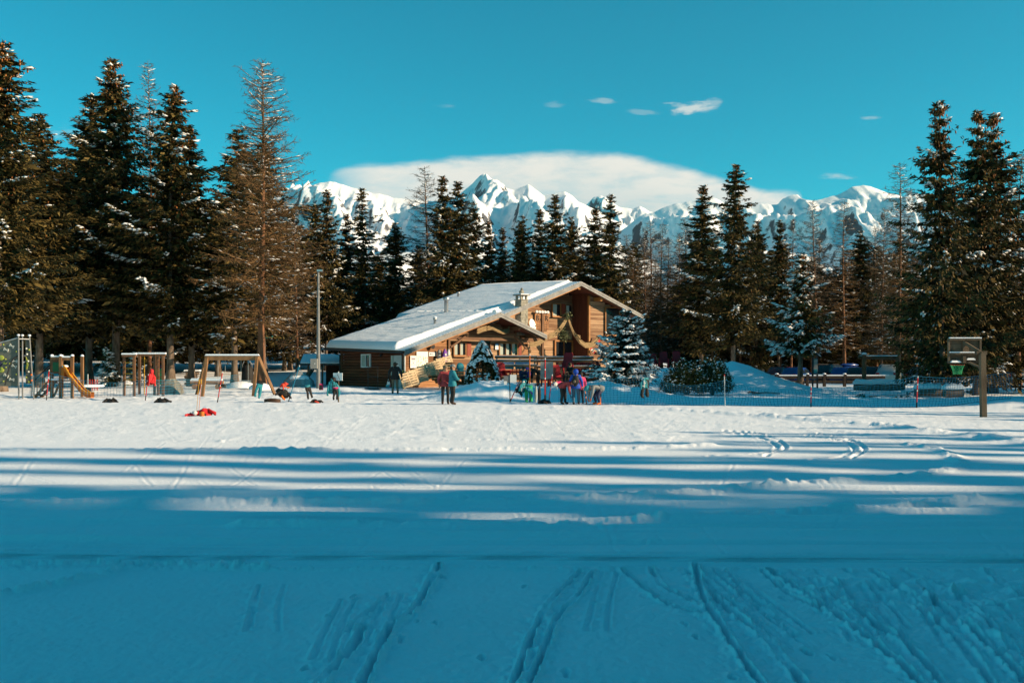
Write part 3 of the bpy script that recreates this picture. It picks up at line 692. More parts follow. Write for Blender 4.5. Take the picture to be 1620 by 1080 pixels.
def plant_tree(name, meshes, label, cat, x, y, scale=1.0, rz=0.0, group=None, z=None, sxy=None):
    o = thing(name, label, cat, (x, y, gz(x, y) if z is None else z), rz, group)
    sxy = scale if sxy is None else sxy; o.scale = (sxy, sxy, scale)
    for k, me in meshes.items():
        p = obj(k, me, o)
        if k in ('snow', 'cones'): p['kind'] = 'stuff'
    return o

PROTO = {}
PROTO['s1'] = (spruce_meshes(101, 24, 5.2, 4.6, 0.246, cones=420, spacing=0.16, dens=1.35, snow=0.15, tier=0.62), 24)
PROTO['s2'] = (spruce_meshes(102, 22, 4.3, 4.2, 0.213, cones=220, spacing=0.16, dens=1.35, snow=0.18, gap=0.15, tier=0.55), 22)
PROTO['s3'] = (spruce_meshes(103, 20, 3.3, 3.4, 0.164, cones=120, spacing=0.17, dens=1.5, snow=0.22, gap=0.15, tier=0.52), 20)
PROTO['s4'] = (spruce_meshes(104, 20, 4.2, 1.6, 0.18, cones=60, spacing=0.16, dens=1.5, snow=0.16, power=0.72, tier=0.5), 20)
PROTO['s5'] = (spruce_meshes(105, 17, 5.0, 1.2, 0.197, cones=520, spacing=0.125, dens=1.0, snow=0.15, gap=0.25, power=0.88, steep=-0.02, tier=0.7, core=6), 17)
PROTO['s6'] = (spruce_meshes(106, 19, 2.6, 3.4, 0.139, cones=60, spacing=0.18, dens=1.3, snow=0.25, gap=0.30, power=0.75, tier=0.6, core=5), 19)
PROTO['l1'] = (larch_meshes(201, 22, 4.6, 4.2, 0.25, 330, snow=0.40, dens=1.3, wide=1.2), 22)
PROTO['l2'] = (larch_meshes(202, 20, 3.2, 3.0, 0.16, 230, dens=1.2, twig='larch_grey', snow=0.2, wide=1.25), 20)
PROTO['l3'] = (larch_meshes(203, 20, 2.4, 3.5, 0.15, 200, dens=1.2, twig='larch_twig', snow=0.1, wide=1.3), 20)

WOODS = [  # name, proto, column, top row, distance, width factor, label
    ('spruce', 's1', 0, 66, 60, 1.00, 'tall cone-laden spruce cut by the left picture edge', 0.3),
    ('spruce', 's2', 62, 182, 66, 1.10, 'cone-laden spruce second from the left edge, behind the climbing wall', 1.2),
    ('spruce', 's1', 183, 94, 70, 0.88, 'tallest dark spruce on the left, towering behind the slide', 2.1),
    ('spruce', 's3', 141, 150, 73, 1.10, 'narrow dark spruce close against the left of the tallest spruce', 0.7),
    ('larch', 'l3', 236, 98, 74, 0.85, 'thin bare larch rising between two tall spruces on the left', 0.4),
    ('spruce', 's2', 270, 135, 68, 0.95, 'tall spruce right of the thin bare larch, behind the climbing frame', 3.1),
    ('spruce', 's3', 303, 200, 70, 1.15, 'ragged spruce behind the left leg of the swing', 4.0),
    ('spruce', 's6', 371, 205, 69, 1.25, 'slim spruce crowding the left side of the big bare larch', 5.1),
    ('larch', 'l1', 413, 97, 64, 1.00, 'big bare red-barked larch standing right of the swing', 0.9),
    ('larch', 'l2', 470, 335, 78, 1.15, 'shorter bare larch with hazy twigs right of the big larch', 2.2),
    ('spruce', 's6', 345, 300, 84, 1.3, 'half hidden spruce deep behind the swing', 1.5),
    ('spruce', 's4', 222, 300, 88, 1.1, 'half hidden spruce deep behind the climbing frame', 2.5),
    ('spruce', 's4', 110, 290, 90, 1.1, 'half hidden spruce deep behind the slide', 3.5),
    ('spruce', 's4', 30, 330, 92, 1.1, 'half hidden spruce deep behind the climbing wall', 0.5),
    ('spruce', 's4', 450, 350, 92, 1.0, 'dark spruce behind the shorter bare larch', 1.9),
    ('spruce', 's3', 516, 300, 92, 0.9, 'narrow spruce just right of the lighting mast', 0.2),
    ('spruce', 's3', 547, 338, 98, 0.95, 'small pointed spruce above the left end of the chalet roof', 1.6),
    ('spruce', 's6', 577, 298, 96, 1.2, 'sparse spindly spruce above the left eave of the chalet', 2.6),
    ('spruce', 's4', 624, 353, 96, 1.05, 'broad bushy spruce above the lower chalet roof', 0.8),
    ('larch', 'l2', 678, 264, 98, 1.25, 'wide bare larch behind the chalet, left of the twin spruces', 3.0),
    ('spruce', 's3', 702, 278, 94, 1.0, 'left of the tall twin spruces over the chalet roof', 3.6),
    ('spruce', 's3', 726, 287, 96, 1.1, 'right of the tall twin spruces over the chalet roof', 4.6),
    ('spruce', 's4', 748, 322, 104, 0.8, 'spruce partly hidden right of the twin spruces', 1.1),
    ('spruce', 's3', 773, 349, 104, 0.85, 'small spruce standing under the pointed summit', 5.6),
    ('spruce', 's3', 794, 360, 106, 0.85, 'lowest spruce top in the row behind the chalet ridge', 0.1),
    ('spruce', 's4', 827, 342, 102, 0.75, 'spruce behind the chimney, under the second summit', 2.8),
    ('spruce', 's3', 855, 331, 104, 0.95, 'spruce left of the tallest one over the main ridge', 3.3),
    ('spruce', 's3', 880, 308, 100, 1.05, 'tallest spruce over the main chalet ridge', 4.2),
    ('spruce', 's4', 904, 344, 106, 0.8, 'spruce behind the chalet gable peak', 5.0),
    ('spruce', 's3', 940, 328, 102, 1.1, 'dense spruce just right of the gable peak', 1.3),
    ('spruce', 's3', 966, 307, 100, 0.9, 'slender spruce leaning over the right roof slope', 2.3),
    ('larch', 'l3', 1000, 395, 112, 1.2, 'bare larch behind the right eave of the chalet', 0.6),
    ('larch', 'l2', 1022, 362, 116, 0.9, 'first of the pale bare larches right of the chalet', 1.7),
    ('larch', 'l3', 1047, 352, 118, 1.3, 'second of the pale bare larches right of the chalet', 2.9),
    ('larch', 'l2', 1074, 368, 120, 0.9, 'third of the pale bare larches right of the chalet', 4.1),
    ('spruce', 's3', 1110, 293, 92, 1.15, 'spruce left of the tall lone spruce over the mound', 0.9),
    ('spruce', 's2', 1160, 261, 86, 0.98, 'tall lone spruce rising over the snow mound', 1.8),
    ('spruce', 's4', 1198, 350, 106, 0.8, 'spruce tucked in on the right of the tall lone spruce', 3.9),
    ('spruce', 's3', 1232, 348, 108, 0.9, 'small spruce left of the bare larches above the car park', 0.3),
    ('larch', 'l3', 1252, 345, 106, 1.0, 'thin bare larch beside a small spruce above the car park', 1.0),
    ('larch', 'l2', 1291, 316, 102, 1.1, 'bare larch under the rocky tooth of the right ridge', 2.0),
    ('larch', 'l3', 1336, 316, 104, 1.3, 'bare larch left of the dark bushy spruce', 3.2),
    ('spruce', 's4', 1362, 366, 110, 1.05, 'dark bushy spruce in shade behind the parked cars', 4.4),
    ('larch', 'l2', 1395, 330, 96, 0.9, 'low bare larch between dark spruce and tall larch', 5.3),
    ('larch', 'l3', 1421, 258, 88, 1.45, 'tall bare larch left of the big spruces on the right', 0.4),
    ('spruce', 's5', 1490, 160, 51, 0.74, 'big spruce left of the basketball board', 2.4),
    ('spruce', 's5', 1545, 175, 54, 0.76, 'big cone-laden spruce behind the basketball board', 0.2),
    ('spruce', 's5', 1572, 180, 57, 0.84, 'big spruce with twin top right of the basketball board', 4.0),
    ('spruce', 's1', 1650, 250, 62, 1.1, 'spruce cut by the right picture edge', 1.4),
    ('larch', 'l3', 1612, 240, 75, 1.2, 'bare larch peeping past the right picture edge', 2.2),
    ('spruce', 's3', 1466, 400, 72, 0.7, 'dark low spruce between the parked cars and the big spruces', 3.7),
]
for nm, pr, px, top, Y, wf, lab, rz in WOODS:
    wf *= (1.36 if px < 500 else 1.22) if nm == 'spruce' else 1.10
    me, H0 = PROTO[pr]; x = WX(px, Y); z0 = gz(x, Y); hgt = WZ(top, Y) - z0; sc = hgt / H0
    plant_tree(nm, me, lab, 'tree', x, Y, sc, rz, 'larches of the wood' if nm == 'larch' else 'spruces of the wood', sxy=sc * wf)
# the wood goes on behind the front rows: dark trees nobody can tell apart
rs = random.Random(5)
FILL = []
for i in range(60): FILL.append((-60 + i * 29 + rs.uniform(-12, 12), rs.uniform(108, 126), 1))
for i in range(46): FILL.append((-60 + i * 38 + rs.uniform(-14, 14), rs.uniform(128, 150), 2))
for i in range(15): FILL.append((-50 + i * 39 + rs.uniform(-10, 10), rs.uniform(84, 100), 3))
for i in range(24): FILL.append((1000 + i * 26 + rs.uniform(-10, 10), rs.uniform(112, 124), 4))
for i in range(14): FILL.append((985 + i * 36 + rs.uniform(-14, 14), rs.uniform(104, 112), 5))
for px, Y, row in FILL:
    if 985 < px < 1095: Y += 15
    x = WX(px, Y); top = rs.uniform(385, 435) if px > 500 else rs.uniform(300, 400)
    if px > 960: top = rs.uniform(398, 445)
    if row == 3: top = rs.uniform(215, 330) if px < 440 else rs.uniform(330, 400)
    if row == 4: top = rs.uniform(375, 435)
    if row == 5: top = rs.uniform(345, 410)
    me, H0 = PROTO[rs.choice(['s4', 's3', 's2', 's4']) if not ((980 < px < 1100 and rs.random() < .6) or row == 5) else rs.choice(['l3', 'l2'])]; z0 = gz(x, Y); sc = (WZ(top, Y) - z0) / H0
    plant_tree('conifer', me, 'dark tree deep in the wood, half hidden behind the front row', 'tree', x, Y, sc, rs.uniform(0, 6.28), 'dark trees deep in the wood', sxy=sc * rs.uniform(1.2, 1.6))

# the wood to the right of the field, outside the picture, whose shadows lie across the snow: one mass
def shadow_wood():
    g = np.random.default_rng(33); VS = []; FS = []; off = 0
    spots = []
    for i in range(9):
        for j in range(7): spots.append((13.5 + j * 3.6 + g.uniform(-1.2, 1.2) + max(0, i - 6) * 1.5, -15 + i * 2.9 + g.uniform(-1.1, 1.1), g.uniform(15, 21)))
    for i in range(26): spots.append((g.uniform(38, 95), g.uniform(-14, 9), g.uniform(16, 24)))
    # thinning edge of the wood: the tips of the shadows leave bars of light between them
    def band(y0, y1, step, t0, t1):
        y = y0
        while y < y1:
            X_ = g.uniform(46, 64); tip = g.uniform(t0, t1); spots.append((X_, y + g.uniform(-.3, .3) * step, (X_ - tip) * math.tan(SUN_EL) / math.cos(SUN_AZ))); y += step
    band(9.4, 12.2, 0.75, -22, -2); band(12.4, 15.2, 0.95, -18, 0); band(15.5, 20.0, 1.15, -22, -4); band(20.5, 27, 1.5, -3, 10); band(27, 41, 1.6, 7, 19)
    spots += [(29.5, 49.2, 13), (31.5, 50.8, 14), (33, 48.6, 15), (35, 51.6, 15), (30.5, 47.2, 12.5), (31, 45.8, 11.5), (33.5, 47.4, 14), (37, 49.6, 15), (40.5, 47.8, 15), (44, 45.2, 14.5), (47, 51, 16), (56, 46.6, 17), (52, 54, 15), (66, 52, 18),
              (49, 63.5, 19.0), (52, 66.5, 20.5), (48, 70.0, 18.5), (54, 73.5, 20.5), (50, 77.0, 19.0), (57, 69, 21), (60, 90, 20), (70, 96, 22), (78, 104, 22), (66, 108, 20), (84, 92, 22), (58, 99, 20)]
    for x, y, H in spots:
        yl = y; y = y - math.tan(SUN_AZ) * x          # the sun stands a little towards the camera
        me = spruce_meshes(int(g.integers(1e6)), H, (H * 0.15 + 0.5 if yl < 9.5 or yl > 43 else H * 0.075), 1.8, 0.25, spacing=0.66, leaf=0.80, lw=0.38, snow=0, cones=0, sub=0.46, core=5)
        c = me['crown']; n = len(c.vertices); co = np.empty(n * 3, np.float32); c.vertices.foreach_get('co', co); co = co.reshape(-1, 3) + np.array([x, y, gz(x, y)])
        F = np.empty(len(c.polygons) * 4, np.int32); c.polygons.foreach_get('vertices', F); VS.append(co); FS.append(F.reshape(-1, 4) + off); off += n
        t_ = me['trunk']; n = len(t_.vertices); co = np.empty(n * 3, np.float32); t_.vertices.foreach_get('co', co); VS.append(co.reshape(-1, 3) + np.array([x, y, gz(x, y)]))
        q = [tuple(p.vertices) for p in t_.polygons if len(p.vertices) == 4]; FS.append(np.array(q, np.int32) + off); off += n
        bpy.data.meshes.remove(c); bpy.data.meshes.remove(t_)
    o = obj('spruce_wood', mesh_np('spruce_wood', np.concatenate(VS), np.concatenate(FS)), None, M['needle_far'])
    tag(o, 'dense spruce wood beyond the right edge shading the field', 'wood', kind='stuff')
shadow_wood()
# ------------------------------------------------------------------ chalet
M['log'] = mat('red_brown_logs', (0.13, 0.036, 0.015), (0.23, 0.072, 0.028), 2.2, 0.7, (0.35, 0.35, 3), 0.3, 14, each=0.5)
M['plank'] = mat('warm_pine_planks', (0.17, 0.070, 0.024), (0.37, 0.175, 0.068), 1.6, 0.65, (0.4, 0.4, 4), 0.35, 12, each=0.6)
M['plank_grey'] = mat('weathered_pine_planks', (0.17, 0.085, 0.042), (0.40, 0.25, 0.14), 1.4, 0.75, (0.4, 0.4, 4), 0.35, 12, each=0.6)
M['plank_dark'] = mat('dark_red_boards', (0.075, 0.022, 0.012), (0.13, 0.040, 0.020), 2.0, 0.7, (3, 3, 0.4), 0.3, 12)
M['beam'] = mat('brown_timber', (0.105, 0.050, 0.024), (0.19, 0.095, 0.045), 2.0, 0.7, (1, 1, 1), 0.3, 12)
M['orange_wood'] = mat('varnished_orange_wood', (0.26, 0.10, 0.022), (0.40, 0.175, 0.045), 2.0, 0.5, (1, 1, 1), 0.2, 12)
M['verge'] = mat('grey_verge_boards', (0.17, 0.17, 0.165), (0.29, 0.285, 0.27), 3.0, 0.6, (1, 1, 1), 0.2, 12)
M['white_paint'] = mat('white_paint', (0.72, 0.71, 0.68), (0.80, 0.79, 0.77), 3, 0.5)
M['grey_door'] = mat('pale_grey_door', (0.46, 0.47, 0.46), (0.52, 0.53, 0.52), 3, 0.5)
M['shutter'] = mat('red_shutter', (0.20, 0.035, 0.015), (0.27, 0.055, 0.022), 3, 0.6)
M['stone'] = mat('chimney_stone', (0.16, 0.15, 0.12), (0.34, 0.32, 0.26), 5, 0.9, bump=0.7, bscale=9, island=True)
M['mortar'] = mat('chimney_mortar', (0.22, 0.20, 0.17), (0.28, 0.26, 0.22), 8, 0.9)
M['steel'] = mat('galvanised_steel', (0.42, 0.42, 0.41), (0.55, 0.55, 0.54), 4, 0.35, metal=0.8)
M['dark_metal'] = mat('dark_metal', (0.03, 0.03, 0.032), (0.05, 0.05, 0.05), 4, 0.5, metal=0.3)
M['glass'] = glass('window_glass'); M['curtain'] = mat('pale_curtain', (0.36, 0.42, 0.38), (0.46, 0.52, 0.46), 8, 0.8, (6, 6, 0.4))
M['burlap'] = mat('burlap_swag', (0.22, 0.155, 0.08), (0.33, 0.24, 0.13), 6, 0.9, bump=0.4, bscale=40)
M['garland'] = mat('fir_garland', (0.04, 0.05, 0.02), (0.14, 0.15, 0.07), 8, 0.9, island=True)
M['red_cloth'] = mat('red_white_cloth', (0.5, 0.02, 0.03), (0.62, 0.04, 0.05), 4, 0.8)
M['black'] = mat('black_matt', (0.012, 0.012, 0.013), (0.02, 0.02, 0.02), 4, 0.7)
M['sign_white'] = mat('white_sign', (0.74, 0.74, 0.72), (0.80, 0.80, 0.78), 2, 0.5)
M['pallet'] = mat('raw_pallet_wood', (0.46, 0.33, 0.19), (0.62, 0.47, 0.29), 3.0, 0.8, (1, 1, 1), 0.3, 14)
M['snow_roof'] = snow_mat('roof_snow', 0.8, 5.0, (0.89, 0.92, 0.95))

TH = math.radians(40.0); CT, ST = math.cos(TH), math.sin(TH); HX, HY0 = -6.91, 64.0
def HU(px, v):
    k = (px - 810) / FPX; return (k * (HY0 + CT * v) - HX + ST * v) / (CT - k * ST)
def HYd(u, v): return HY0 + ST * u + CT * v
def HZ(py, u, v): return WZ(py, HYd(u, v))
chalet = thing('chalet', 'wooden alpine chalet with snow-covered roofs, stone chimney and log side wall', 'chalet', (HX, HY0, 0), TH)
TILT = 0.035
GB = 0.15   # wall foot
LO = [(0.0, 2.69), (7.99, 5.40), (12.3, 3.95)]; MA_V = 1.5
MA = [(8.3, 4.90), (17.2, 8.10), (24.2, 5.75)]
def roof_z(prof, u, v): return float(np.interp(u, [p[0] for p in prof], [p[1] for p in prof])) + TILT * v

def sheared(mb):
    mb.v = [(x, y, z + TILT * y) for x, y, z in mb.v]; return mb
def slab(prof_a, prof_b, v0, v1, th, up=0.0):
    """roof plane between two profile points, thickness th downwards"""
    (a, za), (b, zb) = prof_a, prof_b
    return MB().prism([(a, za + up), (b, zb + up), (b, zb + up - th), (a, za + up - th)], v0, v1)
def roof_part(name, prof, v0, v1, snow_from, ridge_blobs=False):
    r = sheared(slab(prof[0], prof[1], v0, v1, 0.16)).build(name, M['beam'], chalet)
    r2 = sheared(slab(prof[1], prof[2], v0, v1, 0.16)).build('roof_slope', M['beam'], r)
    # verge boards stepped outwards, two slopes, front end
    for (A, B) in ((prof[0], prof[1]), (prof[1], prof[2])):
        for j, (dz, th, pr) in enumerate(((0.035, 0.075, 0.03), (-0.045, 0.075, 0.055), (-0.125, 0.075, 0.03), (-0.205, 0.085, 0.05))):
            sheared(MB().prism([(A[0], A[1] + dz), (B[0], B[1] + dz), (B[0], B[1] + dz - th), (A[0], A[1] + dz - th)], v0 - pr, v0 + 0.04 - 0.004 * j)).build('verge_board', M['verge'], r)
    # boarded soffit
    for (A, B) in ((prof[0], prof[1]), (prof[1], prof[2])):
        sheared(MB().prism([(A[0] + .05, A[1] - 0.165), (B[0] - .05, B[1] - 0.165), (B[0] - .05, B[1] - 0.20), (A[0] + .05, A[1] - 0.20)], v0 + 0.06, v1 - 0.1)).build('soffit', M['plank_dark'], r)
    # snow blanket with a rough lip, set back from the verge
    for s_i, (A, B) in enumerate(((prof[0], prof[1]), (prof[1], prof[2]))):
        nu, nv = 56, 64; us = np.linspace(A[0] + (0.05 if s_i == 0 else 0.0), B[0] - (0 if s_i == 0 else 0.05), nu); vs = np.linspace(0, 1, nv) ** 1.15
        U, Vv = np.meshgrid(us, vs, indexing='ij')
        lip = snow_from + 0.10 * (fbm(U * 1.6, U * 0, 3, 17 + s_i) - 0.5)
        Vw = lip + (v1 - 0.04 - lip) * Vv
        base = np.interp(U, [A[0], B[0]], [A[1], B[1]]) + TILT * Vw + 0.004
        edge = sstep(0, 0.028, Vv)
        th = (0.15 + 0.05 * (fbm(U * 0.8, Vw * 0.8, 3, 23) - 0.5) + 0.060 * fbm(U * 6.5, Vw * 0.55, 4, 29) + 0.03 * fbm(U * 2.2, Vw * 1.6, 3, 37)) * edge * (0.35 + 0.65 * sstep(0, .35, np.abs(U - A[0])))
        th = th + edge * (0.24 * (1 - np.abs(U - A[0]) / abs(B[0] - A[0])) if s_i == 0 else 0) * (0.25 + 0.75 * sstep(0, .45, np.abs(U - A[0])))
        th = th + 0.06 * np.exp(-((Vv - 0.022) / 0.016) ** 2) * (0.4 + 1.0 * vnoise(U * 2.2, U * 0, 31))
        Z = base + np.maximum(th, 0.0)
        Vt = np.stack([U, Vw, Z], -1).reshape(-1, 3); Vb = np.stack([U, Vw, base - 0.03], -1).reshape(-1, 3)
        idx = np.arange(nu * nv).reshape(nu, nv); F = np.stack([idx[:-1, :-1], idx[1:, :-1], idx[1:, 1:], idx[:-1, 1:]], -1).reshape(-1, 4)
        off = nu * nv; rim = np.concatenate([idx[0, :], idx[1:, -1], idx[-1, ::-1][1:], idx[::-1, 0][1:]])
        S = np.stack([rim[:-1], rim[1:], rim[1:] + off, rim[:-1] + off], -1)
        me = mesh_np('snow', np.concatenate([Vt, Vb]), np.concatenate([F, S]), True)
        o = obj('snow', me, r, M['snow_roof'])
        # thin frozen snow on the bare strip by the verge, lying in the tile courses
        mb = MB(); n = 34
        for k in range(n):
            a = A[0] + (B[0] - A[0]) * k / n + 0.02; b = A[0] + (B[0] - A[0]) * (k + 1) / n - 0.035
            za = np.interp(a, [A[0], B[0]], [A[1], B[1]]); zb = np.interp(b, [A[0], B[0]], [A[1], B[1]])
            mb.prism([(a, za + 0.003), (b, zb + 0.003), (b, zb + 0.05), (a, za + 0.035)], v0 + 0.05, snow_from + 0.12)
        sheared(mb).build('thin_snow', M['snow_roof'], r)
    # gutter / eave edge
    for (A, sgn) in ((prof[0], -1), (prof[2], 1)):
        sheared(MB().tube([(A[0] + sgn * 0.07, v0 + 0.1, A[1] - 0.12), (A[0] + sgn * 0.07, v1, A[1] - 0.12)], 0.065, 8)).build('gutter', M['dark_metal'], r)
    return r
lower_roof = roof_part('lower_roof', LO, 0.0, 10.2, 1.15)
main_roof = roof_part('main_roof', MA, MA_V, 13.8, MA_V + 1.15)
# snow lumps left on the guards along the lower ridge
for k in range(9):
    v = 0.7 + k * 1.03; mb = MB(); mb.ball((0, 0, 0), (0.11 + .05 * (k % 3), 0.26 + .07 * ((k * 7) % 4) / 3, 0.12), 10, 6)
    o = mb.build('snow_lump', M['snow_roof'], lower_roof, (8.02, v, 5.52 + TILT * v)); o['kind'] = 'stuff'

# --- walls: every board is a piece of its own
def roof_under(u, v):
    z = roof_z(LO, u, v) - 0.19 if u <= 12.2 and v < 10 else -9
    return z
def board_wall(name, fixed, a0, a1, z0, top, mat_, hgt=0.19, axis='u', th=0.09, round_=False, jitter=0.006, seed=1):
    """horizontal boards. axis 'u': boards run along u at v=fixed (front towards -v); 'v': run along v at u=fixed (front towards -u)"""
    w = thing(name, None, None); w.parent = chalet; r_ = random.Random(seed); z = z0; k = 0
    while True:
        n = 24; xs = [a0 + (a1 - a0) * i / n for i in range(n + 1)]
        ok = [x for x in xs if top(x) > z + hgt * 0.55]
        if not ok: break
        # keep the longest run
        b0, b1 = min(ok), max(ok)
        if b1 - b0 < 0.25: break
        h2 = min(hgt, max(top((b0 + b1) / 2) - z, 0.05)); d = r_.uniform(0, jitter)
        mb = MB()
        if round_: sec = [(-th * .55 - d, z + .012), (-th - d, z + h2 * .3), (-th - d, z + h2 * .7), (-th * .55 - d, z + h2 - .012), (0, z + h2 - .012), (0, z + .012)]
        else: sec = [(-th - d, z + .006), (-th - d, z + h2 - .014), (-th + .02 - d, z + h2 - .004), (0, z + h2 - .004), (0, z + .006)]
        if axis == 'u':
            mb.prism([(fixed + a, b) for a, b in sec], b0, b1, 'x')
        else:
            mb.prism([(fixed + a, b) for a, b in sec], b0, b1, 'y')
        mb.build('log' if round_ else 'plank', mat_, w)
        z += hgt; k += 1
    return w
board_wall('side_wall', 0.79, 1.0, 9.14, GB, lambda v: 2.86 + TILT * v - 0.06, M['log'], 0.2, 'v', 0.11, True)
board_wall('front_wall', 1.09, 0.72, 4.25, GB, lambda u: roof_z(LO, u, 1) - 0.20, M['plank'], 0.17, 'u', 0.08, seed=2)
board_wall('porch_wall', 2.09, 4.2, 11.5, GB, lambda u: roof_z(LO, u, 2) - 0.20, M['plank_grey'], 0.2, 'u', 0.09, seed=3)
board_wall('gable_wall', 4.49, 10.6, 19.0, GB, lambda u: roof_z(MA, u, 4.4) - 0.20, M['plank_grey'], 0.2, 'u', 0.09, seed=4)
board_wall('bay_wall', 2.59, 19.0, 22.9, GB, lambda u: roof_z(MA, u, 2.5) - 0.20, M['plank_grey'], 0.18, 'u', 0.08, seed=5)
# bay side: dark upright boards
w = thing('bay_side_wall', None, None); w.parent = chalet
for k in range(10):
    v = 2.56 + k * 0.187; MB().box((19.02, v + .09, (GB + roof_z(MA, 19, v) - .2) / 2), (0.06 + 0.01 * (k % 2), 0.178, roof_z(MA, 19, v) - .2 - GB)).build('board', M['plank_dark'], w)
# solid cores behind the boards
core = MB()
core.prism([(0.85, 0), (0.85, 2.75), (7.99, 5.15), (11.4, 3.95), (11.4, 0)], 2.15, 9.0); core.box((2.5, 1.65, 1.25), (3.3, 1.0, 2.5))
core.build('inner_wall', M['plank_dark'], chalet)
core = MB(); core.prism([(11.0, 0), (11.0, 5.55), (17.2, 7.75), (22.8, 5.9), (22.8, 0)], 4.55, 13.0); core.prism([(19.1, 0), (19.1, 7.2), (22.8, 5.95), (22.8, 0)], 2.65, 4.6)
core.build('inner_wall', M['plank_dark'], chalet)
# corner posts, downpipe, porch posts
for (u, v, h, m_) in ((0.66, 0.95, 2.75, 'beam'), (4.25, 0.98, 3.7, 'beam'), (11.5, 2.0, 4.0, 'beam'), (19.0, 2.5, 7.2, 'orange_wood'), (0.72, 9.1, 2.9, 'beam')):
    MB().box((u, v, (GB + h) / 2), (0.16, 0.16, h - GB)).build('corner_post', M[m_], chalet)
MB().tube([(0.55, 0.80, GB), (0.55, 0.80, 2.45), (0.30, 0.55, 2.6), (0.02, 0.35, 2.62)], 0.05, 8).build('downpipe', M['white_paint'], chalet)
MB().tube([(0.02, 9.3, 2.85), (0.3, 9.25, 2.6), (0.62, 9.2, 2.5), (0.62, 9.2, GB)], 0.05, 8).build('downpipe', M['dark_metal'], chalet)
# purlins and carved beam ends under the gables
def purlin(u, v0, v1, z, w=0.2, h=0.26, name='purlin', m_='beam'):
    mb = MB(); mb.box((u, (v0 + v1) / 2, z), (w, v1 - v0, h))
    mb.prism([(v0 + .01, z + h / 2 - .002), (v0 - .12, z + h * .35), (v0 - .14, z + .02), (v0 - .05, z - .06), (v0 - .04, z - h * .5), (v0 + .01, z - h * .5 + .002)], u - w / 2 + .002, u + w / 2 - .002, 'x')
    mb.v = [(x, y, zz + TILT * y) for x, y, zz in mb.v]
    return mb.build(name, M[m_], chalet)
for u in (4.3, 6.2, 7.99, 9.9, 11.6): purlin(u, 0.25, 2.4, roof_z(LO, u, 0) - 0.36)
purlin(17.2, MA_V + .25, 4.8, roof_z(MA, 17.2, 0) - 0.40, 0.24, 0.34, m_='orange_wood')
for u in (13.0, 19.6, 22.4): purlin(u, MA_V + .25, 4.8, roof_z(MA, u, 0) - 0.40, 0.22, 0.3, m_='beam' if u < 19 else 'orange_wood')
for (A, B, v) in ((LO[0], LO[1], 0.12), (LO[1], LO[2], 0.12), (MA[0], MA[1], MA_V + .12), (MA[1], MA[2], MA_V + .12)):   # rafters behind the verge
    sheared(MB().prism([(A[0] + .25, A[1] - .16), (B[0] - .02, B[1] - .25), (B[0] - .02, B[1] - .42), (A[0] + .25, A[1] - .30)], v, v + 0.12)).build('rafter', M['orange_wood' if A is MA[0] or A is LO[0] else 'beam'], chalet)
# braces of the porch gable
MB().bar((4.35, 0.9, 3.0), (5.6, 0.9, 3.75), 0.12, 0.14).build('brace', M['beam'], chalet)
MB().bar((11.4, 1.2, 3.0), (10.3, 1.2, 3.9), 0.12, 0.14).build('brace', M['beam'], chalet)
MB().box((7.9, 1.4, 3.62), (7.2, 0.18, 0.2)).build('tie_beam', M['beam'], chalet)

# --- windows and doors
def window(u0, u1, z0, z1, v, panes=2, frame='beam', shutter=None, curtain=True, sill=True, name='window', fw=0.07):
    w = thing(name, None, None, (0, 0, 0)); w.parent = chalet; mb = MB(); d = v - 0.10
    for (a, b, c, e) in ((u0, u0 + fw, z0, z1), (u1 - fw, u1, z0, z1), (u0 + fw, u1 - fw, z1 - fw, z1), (u0 + fw, u1 - fw, z0, z0 + fw)):
        mb.box(((a + b) / 2, d, (c + e) / 2), (b - a, 0.09, e - c))
    mb.build('frame', M[frame], w)
    W = (u1 - u0 - 2 * fw) / panes
    for k in range(panes):
        a = u0 + fw + k * W; b = a + W
        if k: MB().box((a, d - .004, (z0 + z1) / 2), (0.05, 0.08, z1 - z0 - 2 * fw)).build('mullion', M[frame], w)
        MB().box(((a + b) / 2, d + 0.022, (z0 + z1) / 2), (W - .02, 0.012, z1 - z0 - 2 * fw)).build('pane', M['glass'], w)
        if curtain:
            c = MB(); n = 9; x0 = a + .03; cw = W * 0.5
            for s_ in range(n): c.box((x0 + cw * (s_ + .5) / n, d + 0.010 - 0.006 * (s_ % 2), (z0 + z1) / 2), (cw / n, 0.006, z1 - z0 - 2 * fw - .02))
            c.build('curtain', M['curtain'], w)
    if sill: MB().box(((u0 + u1) / 2, d - 0.07, z0 - 0.03), (u1 - u0 + .12, 0.2, 0.05)).build('sill', M[frame], w)
    if shutter:
        for (a, b) in shutter: MB().box(((a + b) / 2, d - 0.03, (z0 + z1) / 2), (b - a, 0.045, z1 - z0)).build('shutter', M['shutter'], w)
    return w
def PW(px0, px1, py0, py1, v):
    u0, u1 = HU(px0, v), HU(px1, v); um = (u0 + u1) / 2; return u0, u1, HZ(py1, um, v), HZ(py0, um, v)
a = PW(716, 736, 541, 563, 2.0); window(*a, 2.0, 2, 'plank', [(a[1] + .06, a[1] + .42)])
a = PW(788, 818, 542, 563, 2.0); window(*a, 2.0, 3, 'plank', [(a[1] + .05, a[1] + .3)])
a = PW(765, 775, 538, 572, 2.0); window(a[0], a[1], 0.75, a[3], 2.0, 1, 'beam', name='door', curtain=False, sill=False)
a = PW(872, 886, 480, 501, 4.4); window(*a, 4.4, 1, 'orange_wood', [(a[1] + .04, a[1] + .42)])
a = PW(893, 904, 482, 501, 4.4); window(*a, 4.4, 1, 'beam')
a = PW(876, 905, 538, 567, 4.4); window(*a, 4.4, 2, 'orange_wood', None, False, True, 'glazed_door', 0.13)
